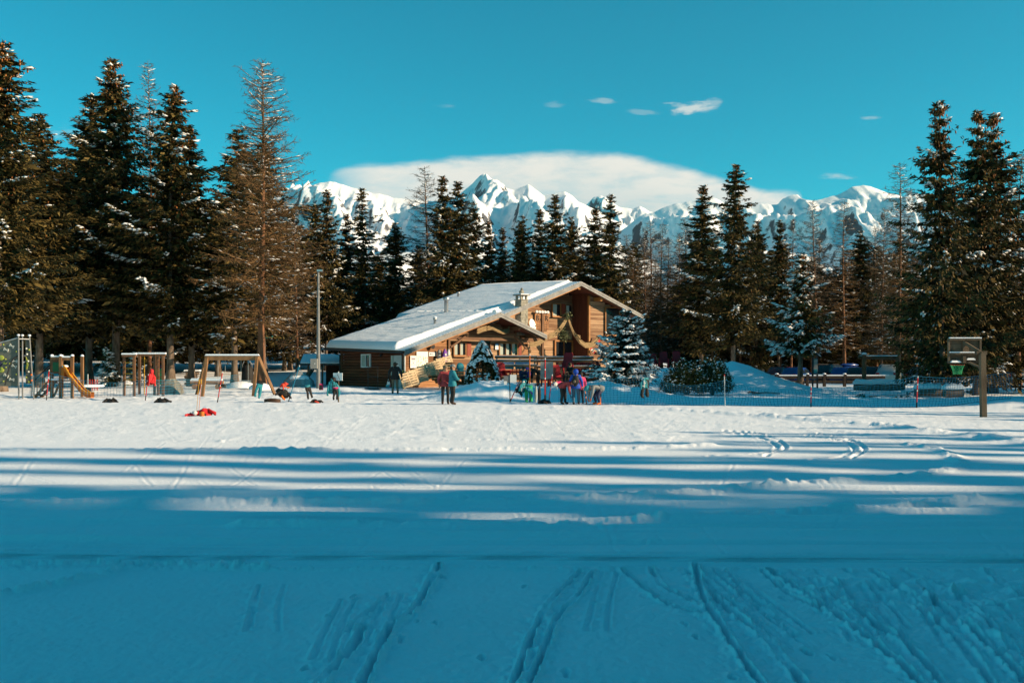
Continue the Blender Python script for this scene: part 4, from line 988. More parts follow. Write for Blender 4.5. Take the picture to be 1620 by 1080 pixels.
a = PW(956, 981, 486, 531, 2.5); window(*a, 2.5, 1, 'orange_wood', None, False)
# open shutter with its Z brace on the right of the porch
a = PW(822, 834, 542, 564, 2.0); sh = MB().box(((a[0] + a[1]) / 2, 1.95, (a[2] + a[3]) / 2), (a[1] - a[0], 0.05, a[3] - a[2])).build('shutter', M['plank'], chalet)
mb = MB(); mb.bar((a[0] + .08, 1.91, a[2] + .15), (a[1] - .08, 1.91, a[3] - .15), 0.03, 0.09); mb.bar((a[0] + .05, 1.905, a[2] + .12), (a[1] - .05, 1.905, a[2] + .12), 0.03, 0.09); mb.bar((a[0] + .05, 1.905, a[3] - .12), (a[1] - .05, 1.905, a[3] - .12), 0.03, 0.09); mb.build('brace', M['beam'], sh)
# side wall: white-framed window, grey door with a small notice, service light
def side_panel(name, v0, v1, z0, z1, m_, d=0.05, parent=chalet): return MB().box((0.68 - d / 2, (v0 + v1) / 2, (z0 + z1) / 2), (d, v1 - v0, z1 - z0)).build(name, M[m_], parent)
w = thing('window', None, None); w.parent = chalet
for (v0, v1, z0, z1) in ((5.1, 5.2, 1.62, 2.55), (6.2, 6.3, 1.62, 2.55), (5.2, 6.2, 2.47, 2.55), (5.2, 6.2, 1.62, 1.70), (5.68, 5.75, 1.70, 2.47)): side_panel('frame', v0, v1, z0, z1, 'white_paint', 0.10, w)
side_panel('pane', 5.2, 6.2, 1.7, 2.47, 'glass', 0.03, w); side_panel('curtain', 5.76, 6.2, 1.7, 2.47, 'curtain', 0.04, w)
d = side_panel('door', 1.28, 2.20, GB, 2.42, 'grey_door', 0.08); side_panel('notice', 1.55, 1.85, 1.72, 1.98, 'sign_white', 0.10, d)
for k, (y0, y1, z0, z1) in enumerate(((1.60, 1.68, 1.79, 1.92), (1.72, 1.80, 1.79, 1.92))): side_panel('pictogram', y0, y1, z0, z1, 'black', 0.112, d)
MB().tube([(0.56, 2.1, 1.25), (0.50, 2.1, 1.25), (0.50, 1.98, 1.25)], 0.018, 6).build('handle', M['steel'], d)
side_panel('side_light', 2.30, 2.55, 0.9, 2.42, 'curtain', 0.06)
mb = MB(); mb.box((0.60, 3.7, 2.48), (0.14, 0.16, 0.10)); mb.ball((0.55, 3.7, 2.42), 0.07, 8, 6); mb.build('wall_lamp', M['dark_metal'], chalet)
# wall lamp / loudspeaker on the front
u = HU(683, 0.9); z = HZ(548, u, .9); mb = MB(); mb.lathe((u, 0.98, z), [(0.06, 0), (0.07, .08), (0.16, .2), (0.17, .22)], 14, ax=Matrix.Rotation(math.pi / 2, 3, 'X')); mb.build('loudspeaker', M['black'], chalet)

# --- chimney of grey stone
ch = thing('chimney', None, None); ch.parent = chalet; cu = HU(825, 1.9); cv = 1.9; cy = HYd(cu, cv)
z0 = roof_z(LO, cu, cv) - 0.3; z1 = HZ(475, cu, cv); r_ = random.Random(3)
MB().box((cu, cv, (z0 + z1) / 2), (0.60, 0.60, z1 - z0)).build('core', M['mortar'], ch)
z = z0
while z < z1 - 0.05:
    hh = min(r_.uniform(0.12, 0.2), z1 - z); 
    for face in range(4):
        x = -0.33
        while x < 0.33 - 0.02:
            wd = min(r_.uniform(0.14, 0.34), 0.33 - x); p = r_.uniform(0.0, 0.025); c = x + wd / 2
            mb = MB(); 
            pos = [(cu + c, cv - .31 - p / 2), (cu + .31 + p / 2, cv + c), (cu - c, cv + .31 + p / 2), (cu - .31 - p / 2, cv - c)][face]
            sz = (wd - .012, 0.05 + p) if face % 2 == 0 else (0.05 + p, wd - .012)
            mb.box((pos[0], pos[1], z + hh / 2), (sz[0], sz[1], hh - .012)); mb.build('stone', M['stone'], ch); x += wd
    z += hh
MB().box((cu, cv, z1 + .02), (0.76, 0.76, 0.06)).build('ledge', M['mortar'], ch)
for a_, b_ in ((-1, -1), (1, -1), (1, 1), (-1, 1)): MB().box((cu + a_ * .24, cv + b_ * .24, z1 + .19), (0.13, 0.13, 0.28)).build('pillar', M['stone'], ch)
MB().box((cu, cv, z1 + .37), (0.92, 0.92, 0.08)).build('cap', M['mortar'], ch)
MB().box((cu, cv, z1 + .44), (0.86, 0.86, 0.06), taper=0.85).build('snow', M['snow_cap'], ch)
mb = MB(); mb.ball((cu, cv, z1 + .60), (0.20, 0.18, 0.16), 8, 6); mb.ball((cu + .03, cv, z1 + .80), (0.10, 0.10, 0.12), 8, 6); mb.build('finial', M['stone'], ch)
# flues on the roof
def flue(u, v, h, r, on, cap=1.45, nm='flue'):
    zb = roof_z(on, u, v); mb = MB(); mb.lathe((u, v, zb), [(r, -0.1), (r, h), (r * cap, h), (r * cap * 1.05, h + r * 1.2), (r * 0.8, h + r * 1.5)], 12); return mb.build(nm, M['steel'], chalet)
flue(HU(706, 6.0), 6.0, 1.05, 0.16, MA if HU(706, 6.0) > 9 else LO); flue(HU(725, 12.0), 12.0, 0.55, 0.09, MA); f = flue(HU(688, 3.2), 3.2, 0.55, 0.09, LO)
MB().ball((HU(688, 3.2), 3.2, roof_z(LO, HU(688, 3.2), 3.2) + .72), (0.15, 0.15, 0.07), 8, 6).build('snow', M['snow_cap'], f)
# satellite dish
dsh = thing('satellite_dish', None, None); dsh.parent = chalet; du = HU(842, 1.6); dz = HZ(514, du, 1.6)
R_ = Matrix.Rotation(math.radians(20), 3, 'Z') @ Matrix.Rotation(math.radians(78), 3, 'X')
MB().lathe((du, 1.6, dz), [(0.02, -.09), (0.2, -.075), (0.36, -.03), (0.46, .035), (0.455, .045), (0.35, -.015), (0.2, -.06), (0.02, -.078)], 24, ax=R_).build('reflector', M['white_paint'], dsh)
mb = MB(); mb.tube([(du, 1.62, dz - .4), (du - .08, 1.15, dz - .1)], 0.015, 6); mb.ball((du - .08, 1.13, dz - .08), 0.05, 8, 6); mb.build('receiver_arm', M['dark_metal'], dsh)
MB().tube([(du, 1.68, dz), (du + .05, 2.1, dz - .15)], 0.03, 8).build('mount', M['steel'], dsh)

# --- lettering and decoration
def text_mesh(txt, size, name):
    cu_ = bpy.data.curves.new(name, 'FONT'); cu_.body = txt; cu_.size = size; cu_.extrude = 0.008; cu_.align_x = 'CENTER'; cu_.align_y = 'CENTER'
    o = bpy.data.objects.new(name, cu_); COL.objects.link(o); dg = bpy.context.evaluated_depsgraph_get(); dg.update()
    me = bpy.data.meshes.new_from_object(o.evaluated_get(dg)); bpy.data.objects.remove(o); bpy.data.curves.remove(cu_); return me
def lettering(txt, size, u, v, z, mat_, parent=chalet, sx=1.0):
    me = text_mesh(txt, size, 'lettering'); me.materials.clear(); o = obj('lettering', me, parent, mat_); o.location = (u, v, z); o.rotation_euler = (math.pi / 2, 0, 0); o.scale = (sx, 1, 1); return o
bs = thing('bar_sign', None, None); bs.parent = chalet; b0, b1 = HU(847, 4.2), HU(869, 4.2); bm_ = (b0 + b1) / 2; bz0, bz1 = HZ(522, bm_, 4.2), HZ(495, bm_, 4.2)
for k in range(6): MB().box((b0 + (b1 - b0) * (k + .5) / 6, 4.28, (bz0 + bz1) / 2), ((b1 - b0) / 6 - .012, 0.05, bz1 - bz0)).build('board', M['plank'], bs)
zl = bz1 - 0.42
for c, t in ((0.17, 'B'), (0.5, 'A'), (0.83, 'R')): lettering(t, 0.62, b0 + (b1 - b0) * c, 4.235, zl, M['black'], bs)
for k, w_ in enumerate((0.62, 0.5, 0.56)):
    for s_ in (0.22, 0.78): MB().box((b0 + (b1 - b0) * s_, 4.245, zl - 0.48 - k * 0.17), (w_ * 0.55, 0.01, 0.035)).build('lettering', M['black'], bs)
MB().box((HU(858, 2.3), 2.3, (HZ(496, HU(858, 2.3), 2.3) + 0.4) / 2), (0.17, 0.17, HZ(496, HU(858, 2.3), 2.3) - 0.4)).build('porch_post', M['beam'], chalet)
for k in range(5): MB().ball((b0 + (b1 - b0) * (k + .3) / 5, 4.15, bz1 + .07), (0.17, 0.08, 0.12), 8, 6).build('snow_lump', M['sign_white'], bs)
# burlap swags looped along the gable
def swag(name, pts, width, v, folds=5, m_='burlap'):
    """cloth hung through the picture points given, with folds"""
    P = []
    for i in range(len(pts) - 1):
        for k in range(8):
            t = k / 8; P.append((pts[i][0] + (pts[i + 1][0] - pts[i][0]) * t, pts[i][1] + (pts[i + 1][1] - pts[i][1]) * t))
    P.append(pts[-1]); mb = MB(); rows = []
    for (px, py) in P:
        u = HU(px, v); z = HZ(py, u, v); ring = []
        for j in range(folds * 2 + 1):
            q = j / (folds * 2) - .5; ring.append((u + 0.06 * math.sin(j * 2.1), v + (0.05 if j % 2 else -0.05), z - q * width))
        for j in reversed(range(folds * 2 + 1)): ring.append((ring[j][0], ring[j][1] + 0.03, ring[j][2]))
        rows.append(ring)
    mb.loft(rows, True, True); return mb.build(name, M[m_], chalet)
swag('swag', [(897, 501), (891, 512), (884, 522), (876, 529), (868, 532)], 0.42, 2.2)
swag('swag', [(898, 501), (902, 514), (907, 526), (912, 533), (918, 535)], 0.40, 2.2)
swag('swag', [(912, 533), (917, 540), (925, 546), (934, 546), (941, 541), (946, 535)], 0.42, 2.1)
swag('swag', [(866, 533), (858, 538), (850, 543), (842, 545), (838, 544)], 0.36, 1.6)
swag('swag', [(771, 519), (778, 518), (786, 522), (795, 525), (803, 523), (806, 517)], 0.32, 0.9)
swag('swag', [(770, 519), (762, 521), (755, 524)], 0.35, 0.9)
def tuft(px, py, v, r, n=70, m_='garland'):
    u = HU(px, v); z = HZ(py, u, v); g = np.random.default_rng(int(px)); c = g.normal(0, r * .5, (n, 3)) + np.array([u, v, z]); d_ = unit(g.normal(0, 1, (n, 3)))
    V, F = diamonds(c, d_, unit(g.normal(0, 1, (n, 3))), np.full(n, 0.28), np.full(n, 0.09)); o = obj('fir_sprig', mesh_np('fir_sprig', V, F), chalet, M[m_]); o['kind'] = 'stuff'
tuft(897, 500, 2.1, 0.30); tuft(890, 527, 2.1, 0.42, 120); tuft(893, 533, 2.1, 0.3)
# striped ribbon on the bay
for k, ((a0, b0_), (a1, b1_)) in enumerate((((934, 548), (936, 552)), ((936, 552), (939, 556)), ((939, 556), (942, 559)), ((942, 545), (945, 541)), ((945, 541), (949, 538)))):
    u_, u2 = HU(a0, 2.2), HU(a1, 2.2); MB().bar((u_, 2.2, HZ(b0_, u_, 2.2)), (u2, 2.2, HZ(b1_, u2, 2.2)), 0.03, 0.17).build('ribbon', M['red_cloth' if k % 2 == 0 else 'sign_white'], chalet)

# --- things fixed to or leaning on the front
def map_mat():
    m, nt, b = nmat('piste_map_print'); N = nt.nodes; L = nt.links; t = N.new('ShaderNodeTexCoord')
    no = N.new('ShaderNodeTexNoise'); no.inputs['Scale'].default_value = 7; no.inputs['Detail'].default_value = 4; L.new(t.outputs['Object'], no.inputs['Vector'])
    cr = N.new('ShaderNodeValToRGB'); cr.color_ramp.elements[0].position = 0.42; cr.color_ramp.elements[0].color = (0.22, 0.30, 0.14, 1); cr.color_ramp.elements[1].position = 0.50; cr.color_ramp.elements[1].color = (0.74, 0.74, 0.70, 1)
    L.new(no.outputs['Fac'], cr.inputs[0])
    wv = N.new('ShaderNodeTexWave'); wv.inputs['Scale'].default_value = 1.6; wv.inputs['Distortion'].default_value = 9; wv.inputs['Detail'].default_value = 3; L.new(t.outputs['Object'], wv.inputs['Vector'])
    c2 = N.new('ShaderNodeValToRGB'); c2.color_ramp.elements[0].position = 0.46; c2.color_ramp.elements[0].color = (1, 1, 1, 1); c2.color_ramp.elements[1].position = 0.50; c2.color_ramp.elements[1].color = (0.72, 0.42, 0.36, 1)
    e = c2.color_ramp.elements.new(0.54); e.color = (1, 1, 1, 1); L.new(wv.outputs['Fac'], c2.inputs[0])
    mx = N.new('ShaderNodeMix'); mx.data_type = 'RGBA'; mx.blend_type = 'MULTIPLY'; mx.inputs[0].default_value = 1; L.new(cr.outputs[0], mx.inputs[6]); L.new(c2.outputs[0], mx.inputs[7])
    L.new(mx.outputs[2], b.inputs['Base Color']); b.inputs['Roughness'].default_value = 0.4; return m
M['map'] = map_mat(); M['sign_red'] = mat('sign_red', (0.5, 0.05, 0.05)); M['sign_blue'] = mat('sign_blue', (0.10, 0.25, 0.42))
def HP(u, v, z): return (HX + CT * u - ST * v, HY0 + ST * u + CT * v, z)
def board_thing(name, label, cat, px0, px1, py0, py1, v, group=None):
    u0, u1, z0, z1 = PW(px0, px1, py0, py1, v); o = thing(name, label, cat, HP((u0 + u1) / 2, v, z0), TH, group); return o, u1 - u0, z1 - z0
o, w_, h_ = board_thing('piste_map', 'large white panel with a green piste map on the front wall', 'map', 659, 677, 556, 582, 0.96)
MB().box((0, 0, h_ / 2), (w_, 0.03, h_)).build('panel', M['sign_white'], o)
MB().box((0.03, -0.018, h_ * 0.42), (w_ * 0.86, 0.006, h_ * 0.62)).build('map_print', M['map'], o)
o, w_, h_ = board_thing('notice_panel', 'white notice panel with red and blue lines left of the piste map', 'notice', 649, 658.6, 562.5, 582, 0.95)
MB().box((0, 0, h_ / 2), (w_, 0.03, h_)).build('panel', M['sign_white'], o)
for k, (z, c, l) in enumerate(((.80, 'sign_blue', .8), (.74, 'sign_blue', .6), (.70, 'sign_red', .7), (.55, 'sign_blue', .5), (.42, 'sign_red', .25), (.28, 'sign_blue', .7))): MB().box((0, -0.018, h_ * z), (w_ * l, 0.006, 0.03)).build('printed_line', M[c], o)
o, w_, h_ = board_thing('direction_sign', 'small white arrow sign right of the piste map', 'sign', 678.5, 691, 557, 563, 0.95)
MB().box((0, 0, h_ / 2), (w_, 0.03, h_)).build('panel', M['sign_white'], o)
MB().prism([(-w_ * .44, h_ * .5), (-w_ * .33, h_ * .72), (-w_ * .33, h_ * .58), (-w_ * .12, h_ * .58), (-w_ * .12, h_ * .42), (-w_ * .33, h_ * .42), (-w_ * .33, h_ * .28)], -0.022, -0.016).build('arrow', M['black'], o)
for k in range(4): MB().box((w_ * (-.02 + .12 * k), -0.018, h_ * .5), (w_ * .07, 0.006, h_ * .3)).build('lettering', M['black' if k < 1 else 'steel'], o)
o, w_, h_ = board_thing('menu_board', 'narrow white sheets pinned beside the red shutter', 'notice', 741, 745, 541, 561, 1.9)
for z in (.26, .76): MB().box((0, 0, h_ * z), (w_, 0.02, h_ * .42)).build('sheet', M['sign_white'], o)
o, w_, h_ = board_thing('poster', 'blue and white poster on the porch wall', 'poster', 783.5, 788.5, 543, 553, 1.9)
MB().box((0, 0, h_ * .3), (w_, 0.02, h_ * .58)).build('lower_sheet', M['sign_white'], o); MB().box((0, 0, h_ * .8), (w_, 0.02, h_ * .4)).build('upper_sheet', M['sign_blue'], o)
# ------------------------------------------------------------------ materials for the small things
def cmat(name, c, k=0.72, rough=0.7, sc=6): return mat(name, c, tuple(x * k for x in c), sc, rough)
for nm, c in dict(red=(0.55, 0.018, 0.022), dred=(0.40, 0.014, 0.022), orange_red=(0.68, 0.06, 0.03), wine=(0.33, 0.045, 0.05), teal=(0.015, 0.20, 0.26), cyan=(0.02, 0.24, 0.29), blue=(0.012, 0.07, 0.42),
                  navy=(0.012, 0.018, 0.06), jean=(0.05, 0.11, 0.17), green=(0.02, 0.33, 0.13), pink=(0.62, 0.03, 0.14), purple=(0.20, 0.07, 0.42), dkcloth=(0.016, 0.015, 0.014), olive=(0.16, 0.125, 0.08),
                  brown=(0.07, 0.035, 0.02), skin=(0.50, 0.27, 0.17), hair=(0.05, 0.03, 0.018), white_cloth=(0.62, 0.64, 0.62), grey_cloth=(0.22, 0.23, 0.23), orange=(0.70, 0.15, 0.015), yellow=(0.58, 0.29, 0.02),
                  net_blue=(0.008, 0.19, 0.32), panel_grey=(0.13, 0.14, 0.115), lime=(0.30, 0.36, 0.06), hold_white=(0.62, 0.64, 0.58), slide=(0.48, 0.14, 0.012), tube_green=(0.02, 0.14, 0.06), rubber=(0.015, 0.015, 0.015),
                  pole_grey=(0.20, 0.21, 0.21), fence_shade_dark=(0.030, 0.020, 0.015), silver=(0.42, 0.45, 0.44), lamp_red=(0.35, 0.01, 0.01), rock=(0.22, 0.21, 0.17), concrete=(0.30, 0.30, 0.28)).items(): M[nm] = cmat('mat_' + nm, c)
M['post_wood'] = mat('play_timber', (0.12, 0.060, 0.025), (0.26, 0.14, 0.062), 3.0, 0.7, (1, 1, 0.4), 0.3, 14)
M['old_wood'] = mat('grey_timber', (0.065, 0.047, 0.030), (0.15, 0.112, 0.072), 3.0, 0.8, (1, 1, 0.4), 0.4, 14)
def PX(px, Y, dz=0.0):
    x = WX(px, Y); return (x, Y, gz(x, Y) + dz)
def put(name, label, cat, px, Y, rz=0.0, group=None, dz=0.0): return thing(name, label, cat, PX(px, Y, dz), rz, group)

# ------------------------------------------------------------------ shrubs and small trees by the chalet
def shrub(name, label, me, px, Y, rz=0.0, scale=1.0, cat='shrub', sxy=None, dz=0.0):
    x, y, z = PX(px, Y, dz); return plant_tree(name, me, label, cat, x, y, scale, rz, None, z, sxy)
def dome_conifer(seed, H, R):
    """dense clipped-looking dwarf conifer: sprays all over a rounded cone, snow lying in clumps"""
    g = np.random.default_rng(seed); n = 15000
    t = g.random(n) ** 0.75; an = g.uniform(0, 6.283, n)
    prof = lambda q: R * np.clip(1.02 - q ** 1.35, 0.02, 1) ** 0.72 * (0.94 + 0.06 * sstep(0, .2, q))
    lump = 0.88 + 0.24 * vnoise(an * 2.6, t * 9, seed)
    r = prof(t) * lump * (1 - 0.30 * g.random(n) ** 2.5)
    C = np.stack([r * np.cos(an), r * np.sin(an), t * H], -1)
    D = unit(np.stack([np.cos(an), np.sin(an), g.normal(0.25, 0.35, n)], -1) + g.normal(0, .35, (n, 3)))
    V, F = diamonds(C, D, unit(g.normal(0, 1, (n, 3))), g.uniform(.09, .17, n), g.uniform(.03, .055, n))
    cr = mesh_np('crown', V, F); cr.materials.append(M['needle'])
    m = 2600; t2 = g.random(m) ** 0.85; a2 = g.uniform(0, 6.283, m); keep = vnoise(a2 * 3.4, t2 * 13, seed + 2) * .7 + .3 * g.random(m) + 0.22 * sstep(.72, .95, t2) > 0.52; t2, a2 = t2[keep], a2[keep]; m = len(t2)
    r2 = prof(t2) * (0.90 + 0.24 * vnoise(a2 * 2.6, t2 * 9, seed)); c = np.stack([r2 * np.cos(a2), r2 * np.sin(a2), t2 * H + .02], -1); q = g.uniform(.03, .085, m)[:, None]
    ax = np.stack([-np.sin(a2), np.cos(a2), 0 * a2], -1); ay = np.stack([np.cos(a2), np.sin(a2), 0 * a2 - .5], -1); az2 = np.tile(np.array([[0, 0, 1.0]]), (m, 1))
    V2, F2 = octs(c, ax * q * 1.25, ay * q * .9, az2 * q * .62); sm = mesh_np('snow', V2, F2, True); sm.materials.append(M['snow_tree'])
    mb = MB(); mb.tube([(0, 0, -.1), (0, 0, H * .95)], [.06, .01], 6)
    return {'trunk': mb.mesh('trunk', M['bark']), 'crown': cr, 'snow': sm}
shrub('dwarf_conifer', 'snow-dusted cone-shaped dwarf conifer in front of the porch', dome_conifer(301, 2.42, 1.0), 763, 56.5)
bluesp = spruce_meshes(302, 4.0, 1.95, 0.05, 0.06, spacing=0.040, leaf=0.16, lw=0.055, snow=0.9, cones=0, sub=0.07, needle='needle_blue', tier=0.40, power=0.72, lo_taper=0.05, snow_size=0.7, core=9, steep=0.02)
def shelf_snow(me, seed, H, R, tiers):
    """thick cushions of snow lying along the branch tiers"""
    g = np.random.default_rng(seed); C = []; A = []; B = []; Q = []
    for k in range(tiers):
        t = (k + .5) / tiers; z = H * (0.10 + 0.84 * t); rr = R * (1 - t) ** .75
        for j in range(max(4, int(15 * (1 - t) + 4))):
            an = g.uniform(0, 6.283); r0 = rr * g.uniform(.62, .98); w = g.uniform(.10, .20) * (1.15 - .55 * t)
            for e in range(3):
                a_ = an + (e - 1) * .9 * w / max(r0, .2); C.append((r0 * math.cos(a_), r0 * math.sin(a_), z - .10 * r0 + g.normal(0, .03) + .05)); A.append((-math.sin(a_) * w, math.cos(a_) * w, g.normal(0, .02))); B.append((math.cos(a_) * w * 1.1, math.sin(a_) * w * 1.1, -.05 + g.normal(0, .02))); Q.append((0, 0, .045 + .03 * g.random()))
    V2, F2 = octs(np.array(C), np.array(A), np.array(B), np.array(Q)); V1 = np.empty(len(me['snow'].vertices) * 3, np.float32); me['snow'].vertices.foreach_get('co', V1); V1 = V1.reshape(-1, 3); F1 = np.empty(len(me['snow'].polygons) * 3, np.int32); me['snow'].polygons.foreach_get('vertices', F1)
    sm = mesh_np('snow', np.concatenate([V1, V2]), np.concatenate([F1.reshape(-1, 3), F2 + len(V1)]), True); sm.materials.append(M['snow_tree']); me['snow'] = sm
shelf_snow(bluesp, 5, 4.0, 1.85, 9)
shrub('blue_spruce', 'young blue spruce with tiers of snow-laden branches beside the terrace', bluesp, 989, 53.5, 0.6, 1.0, 'tree')
def mugo(seed, R, Hh):
    g = np.random.default_rng(seed); n = 520; an = g.uniform(0, 6.28, n); rr = R * np.sqrt(g.random(n)); x = rr * np.cos(an); y = rr * np.sin(an) * .7
    top = Hh * np.sqrt(np.maximum(0.06, 1 - (rr / R) ** 2)) * g.uniform(0.65, 1.1, n); VS = []; FS = []; off = 0
    m = 26; li = np.repeat(np.arange(n), m); N = n * m; q = g.random(N)
    base = np.stack([x * .35, y * .35, 0 * x], -1); tip = np.stack([x, y, top], -1); C = base[li] + (tip - base)[li] * (0.45 + 0.55 * q)[:, None] + g.normal(0, 0.05, (N, 3))
    D = unit((tip - base)[li] + np.array([0, 0, 0.5]) + g.normal(0, 0.55, (N, 3)))
    V, F = diamonds(C, D, unit(g.normal(0, 1, (N, 3))), g.uniform(0.10, 0.2, N), g.uniform(0.025, 0.05, N))
    cr = mesh_np('crown', V, F); cr.materials.append(M['needle_mugo'])
    pick = g.choice(N, 560 - 160, p=(q ** 3) / (q ** 3).sum()); c = C[pick] + np.array([0, 0, .04]); s_ = g.uniform(0.03, 0.085, 400)[:, None]
    V2, F2 = octs(c, np.array([[1, 0, 0.1]]) * s_, np.array([[0, 1, 0.05]]) * s_ * .8, np.array([[0, 0, 1.0]]) * s_ * .55); sm = mesh_np('snow', V2, F2, True); sm.materials.append(M['snow_tree'])
    mb = MB()
    for k in range(9): mb.tube([(0, 0, -.1), (math.cos(k) * R * .3, math.sin(k) * R * .2, Hh * .4), (math.cos(k) * R * .6, math.sin(k) * R * .4, Hh * .6)], [0.05, .035, .02], 5)
    return {'trunk': mb.mesh('trunk', M['bark']), 'crown': cr, 'snow': sm}
mg = mugo(5, 1.55, 1.85)
shrub('mountain_pine', 'left half of the bushy mountain pine hedge flecked with snow', mg, 1086, 53.5, 0.2)
shrub('mountain_pine', 'right half of the bushy mountain pine hedge, lit olive green', mugo(6, 1.35, 2.05), 1127, 54.0, 2.2)
PROTO['snowy'] = (spruce_meshes(303, 8.2, 2.1, 2.0, 0.16, spacing=0.075, leaf=0.26, lw=0.08, snow=1.15, cones=60, sub=0.11, needle='needle', tier=0.42, power=0.7, snow_size=0.95, core=6), 8.2)
shrub('snowy_spruce', 'mid-sized snow-laden spruce with bare trunk before the car park', PROTO['snowy'][0], 1266, 62, 0.4, 0.98, 'tree', 1.05)
small = spruce_meshes(304, 2.6, 0.95, 0.1, 0.05, spacing=0.05, leaf=0.16, lw=0.05, snow=0.5, cones=0, sub=0.09, needle='needle_mugo', tier=0.25, core=4)
shrub('young_spruce', 'young green spruce between the trunks behind the slide', small, 172, 69, 0.1, 1.0, 'tree')
shrub('young_spruce', 'small bushy spruce at the foot of a trunk behind the climbing frame', small, 213, 74, 2.1, 0.9, 'tree')
# snow skirts piled round the foot of the larch and a few trunks
for px, Y, r in ((381, 66, 1.0), (197, 70, 0.7), (412, 62.5, 0.8)):
    x, y, z = PX(px, Y); mb = MB(); mb.ball((0, 0, 0), (r, r * .8, 0.42), 16, 8); o = mb.build('snow_heap', M['snow_cap'], None, (x, y, z)); tag(o, {381: 'snow heap at the foot of the trunk behind the swing', 197: 'snow heap at the foot of the trunk left of the climbing frame', 412: 'snow heap at the foot of the big larch'}[px], 'snow heap')

# ------------------------------------------------------------------ porch bench, pallets, terrace
def slat_seat(name, label, px, Y, z0, L=1.6):
    o = thing(name, label, 'bench', (WX(px, Y), Y, z0), TH)
    for k in range(3): MB().box((0, -0.16 + k * 0.16, 0.46), (L, 0.14, 0.05)).build('seat_slat', M['plank'], o)
    for k in range(3): MB().box((0, 0.30 + k * .01, 0.62 + k * 0.16), (L, 0.04, 0.14)).build('back_slat', M['plank'], o)
    for s in (-1, 1):
        MB().box((s * L * .42, 0.05, 0.215), (0.08, 0.5, 0.43)).build('leg', M['beam'], o)
    return o
slat_seat('bench', 'slatted wooden bench under the red-shuttered porch window', 729, 64.3, 0.95, 2.0)
slat_seat('bench', 'slatted wooden bench lower on the porch steps', 722, 62.9, 0.62, 1.6)
o = put('deck_step', 'broad wooden porch steps beside the dwarf conifer', 'steps', 735, 62.5, TH)
for k in range(4): MB().box((0.2, 0.6 + k * 0.36, 0.12 + k * 0.17), (3.4, 0.36, 0.09)).build('tread', M['plank'], o); MB().box((0.2, 0.6 + k * 0.36 + .15, 0.03 + k * 0.17), (3.3, 0.04, 0.10)).build('riser', M['beam'], o)
o = put('porch_chair', 'round-backed teal chair on the porch', 'chair', 728, 62.4, 0.5, dz=0.55)
mb = MB(); mb.lathe((0, 0, 0.68), [(0.05, -.03), (0.25, -.02), (0.27, .02), (0.05, .03)], 18, ax=Matrix.Rotation(math.radians(80), 3, 'X')); mb.build('backrest', M['teal'], o)
MB().box((0, -0.2, 0.45), (0.5, 0.45, 0.06)).build('seat', M['teal'], o)
for a, b in ((-.2, 0), (.2, 0), (-.2, -.38), (.2, -.38)): MB().tube([(a, b, 0), (a, b, .44)], 0.02, 6).build('leg', M['dark_metal'], o)
def pallet_mesh():
    mb = MB()
    for k in range(6): mb.box((0, 0.06, 0.10 + k * 0.155), (1.2, 0.025, 0.11))
    return mb
for k in range(5):
    px = 652 + k * 14.2; Y = 62.4 + k * 0.75; x, y, z = PX(px, Y); z = WZ(611.5 - k * 6.2, Y)
    o = thing('pallet', ['first', 'second', 'third', 'fourth', 'fifth'][k] + ' raw wood pallet from the corner in the leaning row along the front wall', 'pallet', (x, y, z), TH * 0.9, 'pallets leaning along the front wall')
    o.rotation_euler = (math.radians(-14), math.radians(-13), TH * 0.9)
    for j in range(6): MB().box((0, 0, 0.09 + j * 0.16), (1.2, 0.025, 0.115)).build('slat', M['pallet'], o)
    for s in (-.55, 0, .55): MB().box((s, 0.06, 0.5), (0.09, 0.09, 0.98)).build('batten', M['pallet'], o)
    for j in (0, 2, 5): MB().box((0, 0.115, 0.09 + j * 0.16), (1.2, 0.02, 0.10)).build('slat', M['pallet'], o)
DZ = 1.15
o = thing('terrace', 'raised plank terrace in front of the gable', 'terrace', (WX(862, 61), 61.0, DZ), 0.0)
for k in range(22): MB().box((0.2, 0.12 + k * 0.24, -0.03), (6.4 + 0.12 * k, 0.225, 0.06)).build('plank', M['old_wood'], o)
for x in (-2.8, -0.8, 1.2, 3.2): MB().box((x, 0.15, -0.55), (0.14, 0.14, 0.98)).build('post', M['beam'], o)
MB().box((0.2, 0.02, -0.19), (6.4, 0.05, 0.22)).build('fascia', M['beam'], o)
def railing(label, px0, px1, Y, z, heights, mats_, group):
    o = thing('railing', label, 'railing', (WX((px0 + px1) / 2, Y), Y, z), 0, group); L = WX(px1, Y) - WX(px0, Y)
    n = max(2, int(L / 1.7) + 1)
    for k in range(n): MB().box((-L / 2 + L * k / (n - 1), 0.05, heights[-1] / 2), (0.09, 0.09, heights[-1])).build('post', M[mats_], o)
    for h in heights:
        MB().box((0, -0.03, h), (L + .25, 0.045, 0.15)).build('rail', M[mats_], o)
        MB().box((0, -0.03, h + .088), (L + .2, 0.05, 0.028)).build('snow', M['snow_cap'], o)
    return o
railing('sunlit three-bar wooden railing left of the porch post', 786, 846, 60.6, DZ, (0.58, 0.87, 1.10), 'old_wood', 'terrace railings')
railing('shaded three-bar wooden railing right of the porch post', 850, 936, 60.8, DZ, (0.50, 0.86, 1.06), 'beam', 'terrace railings')
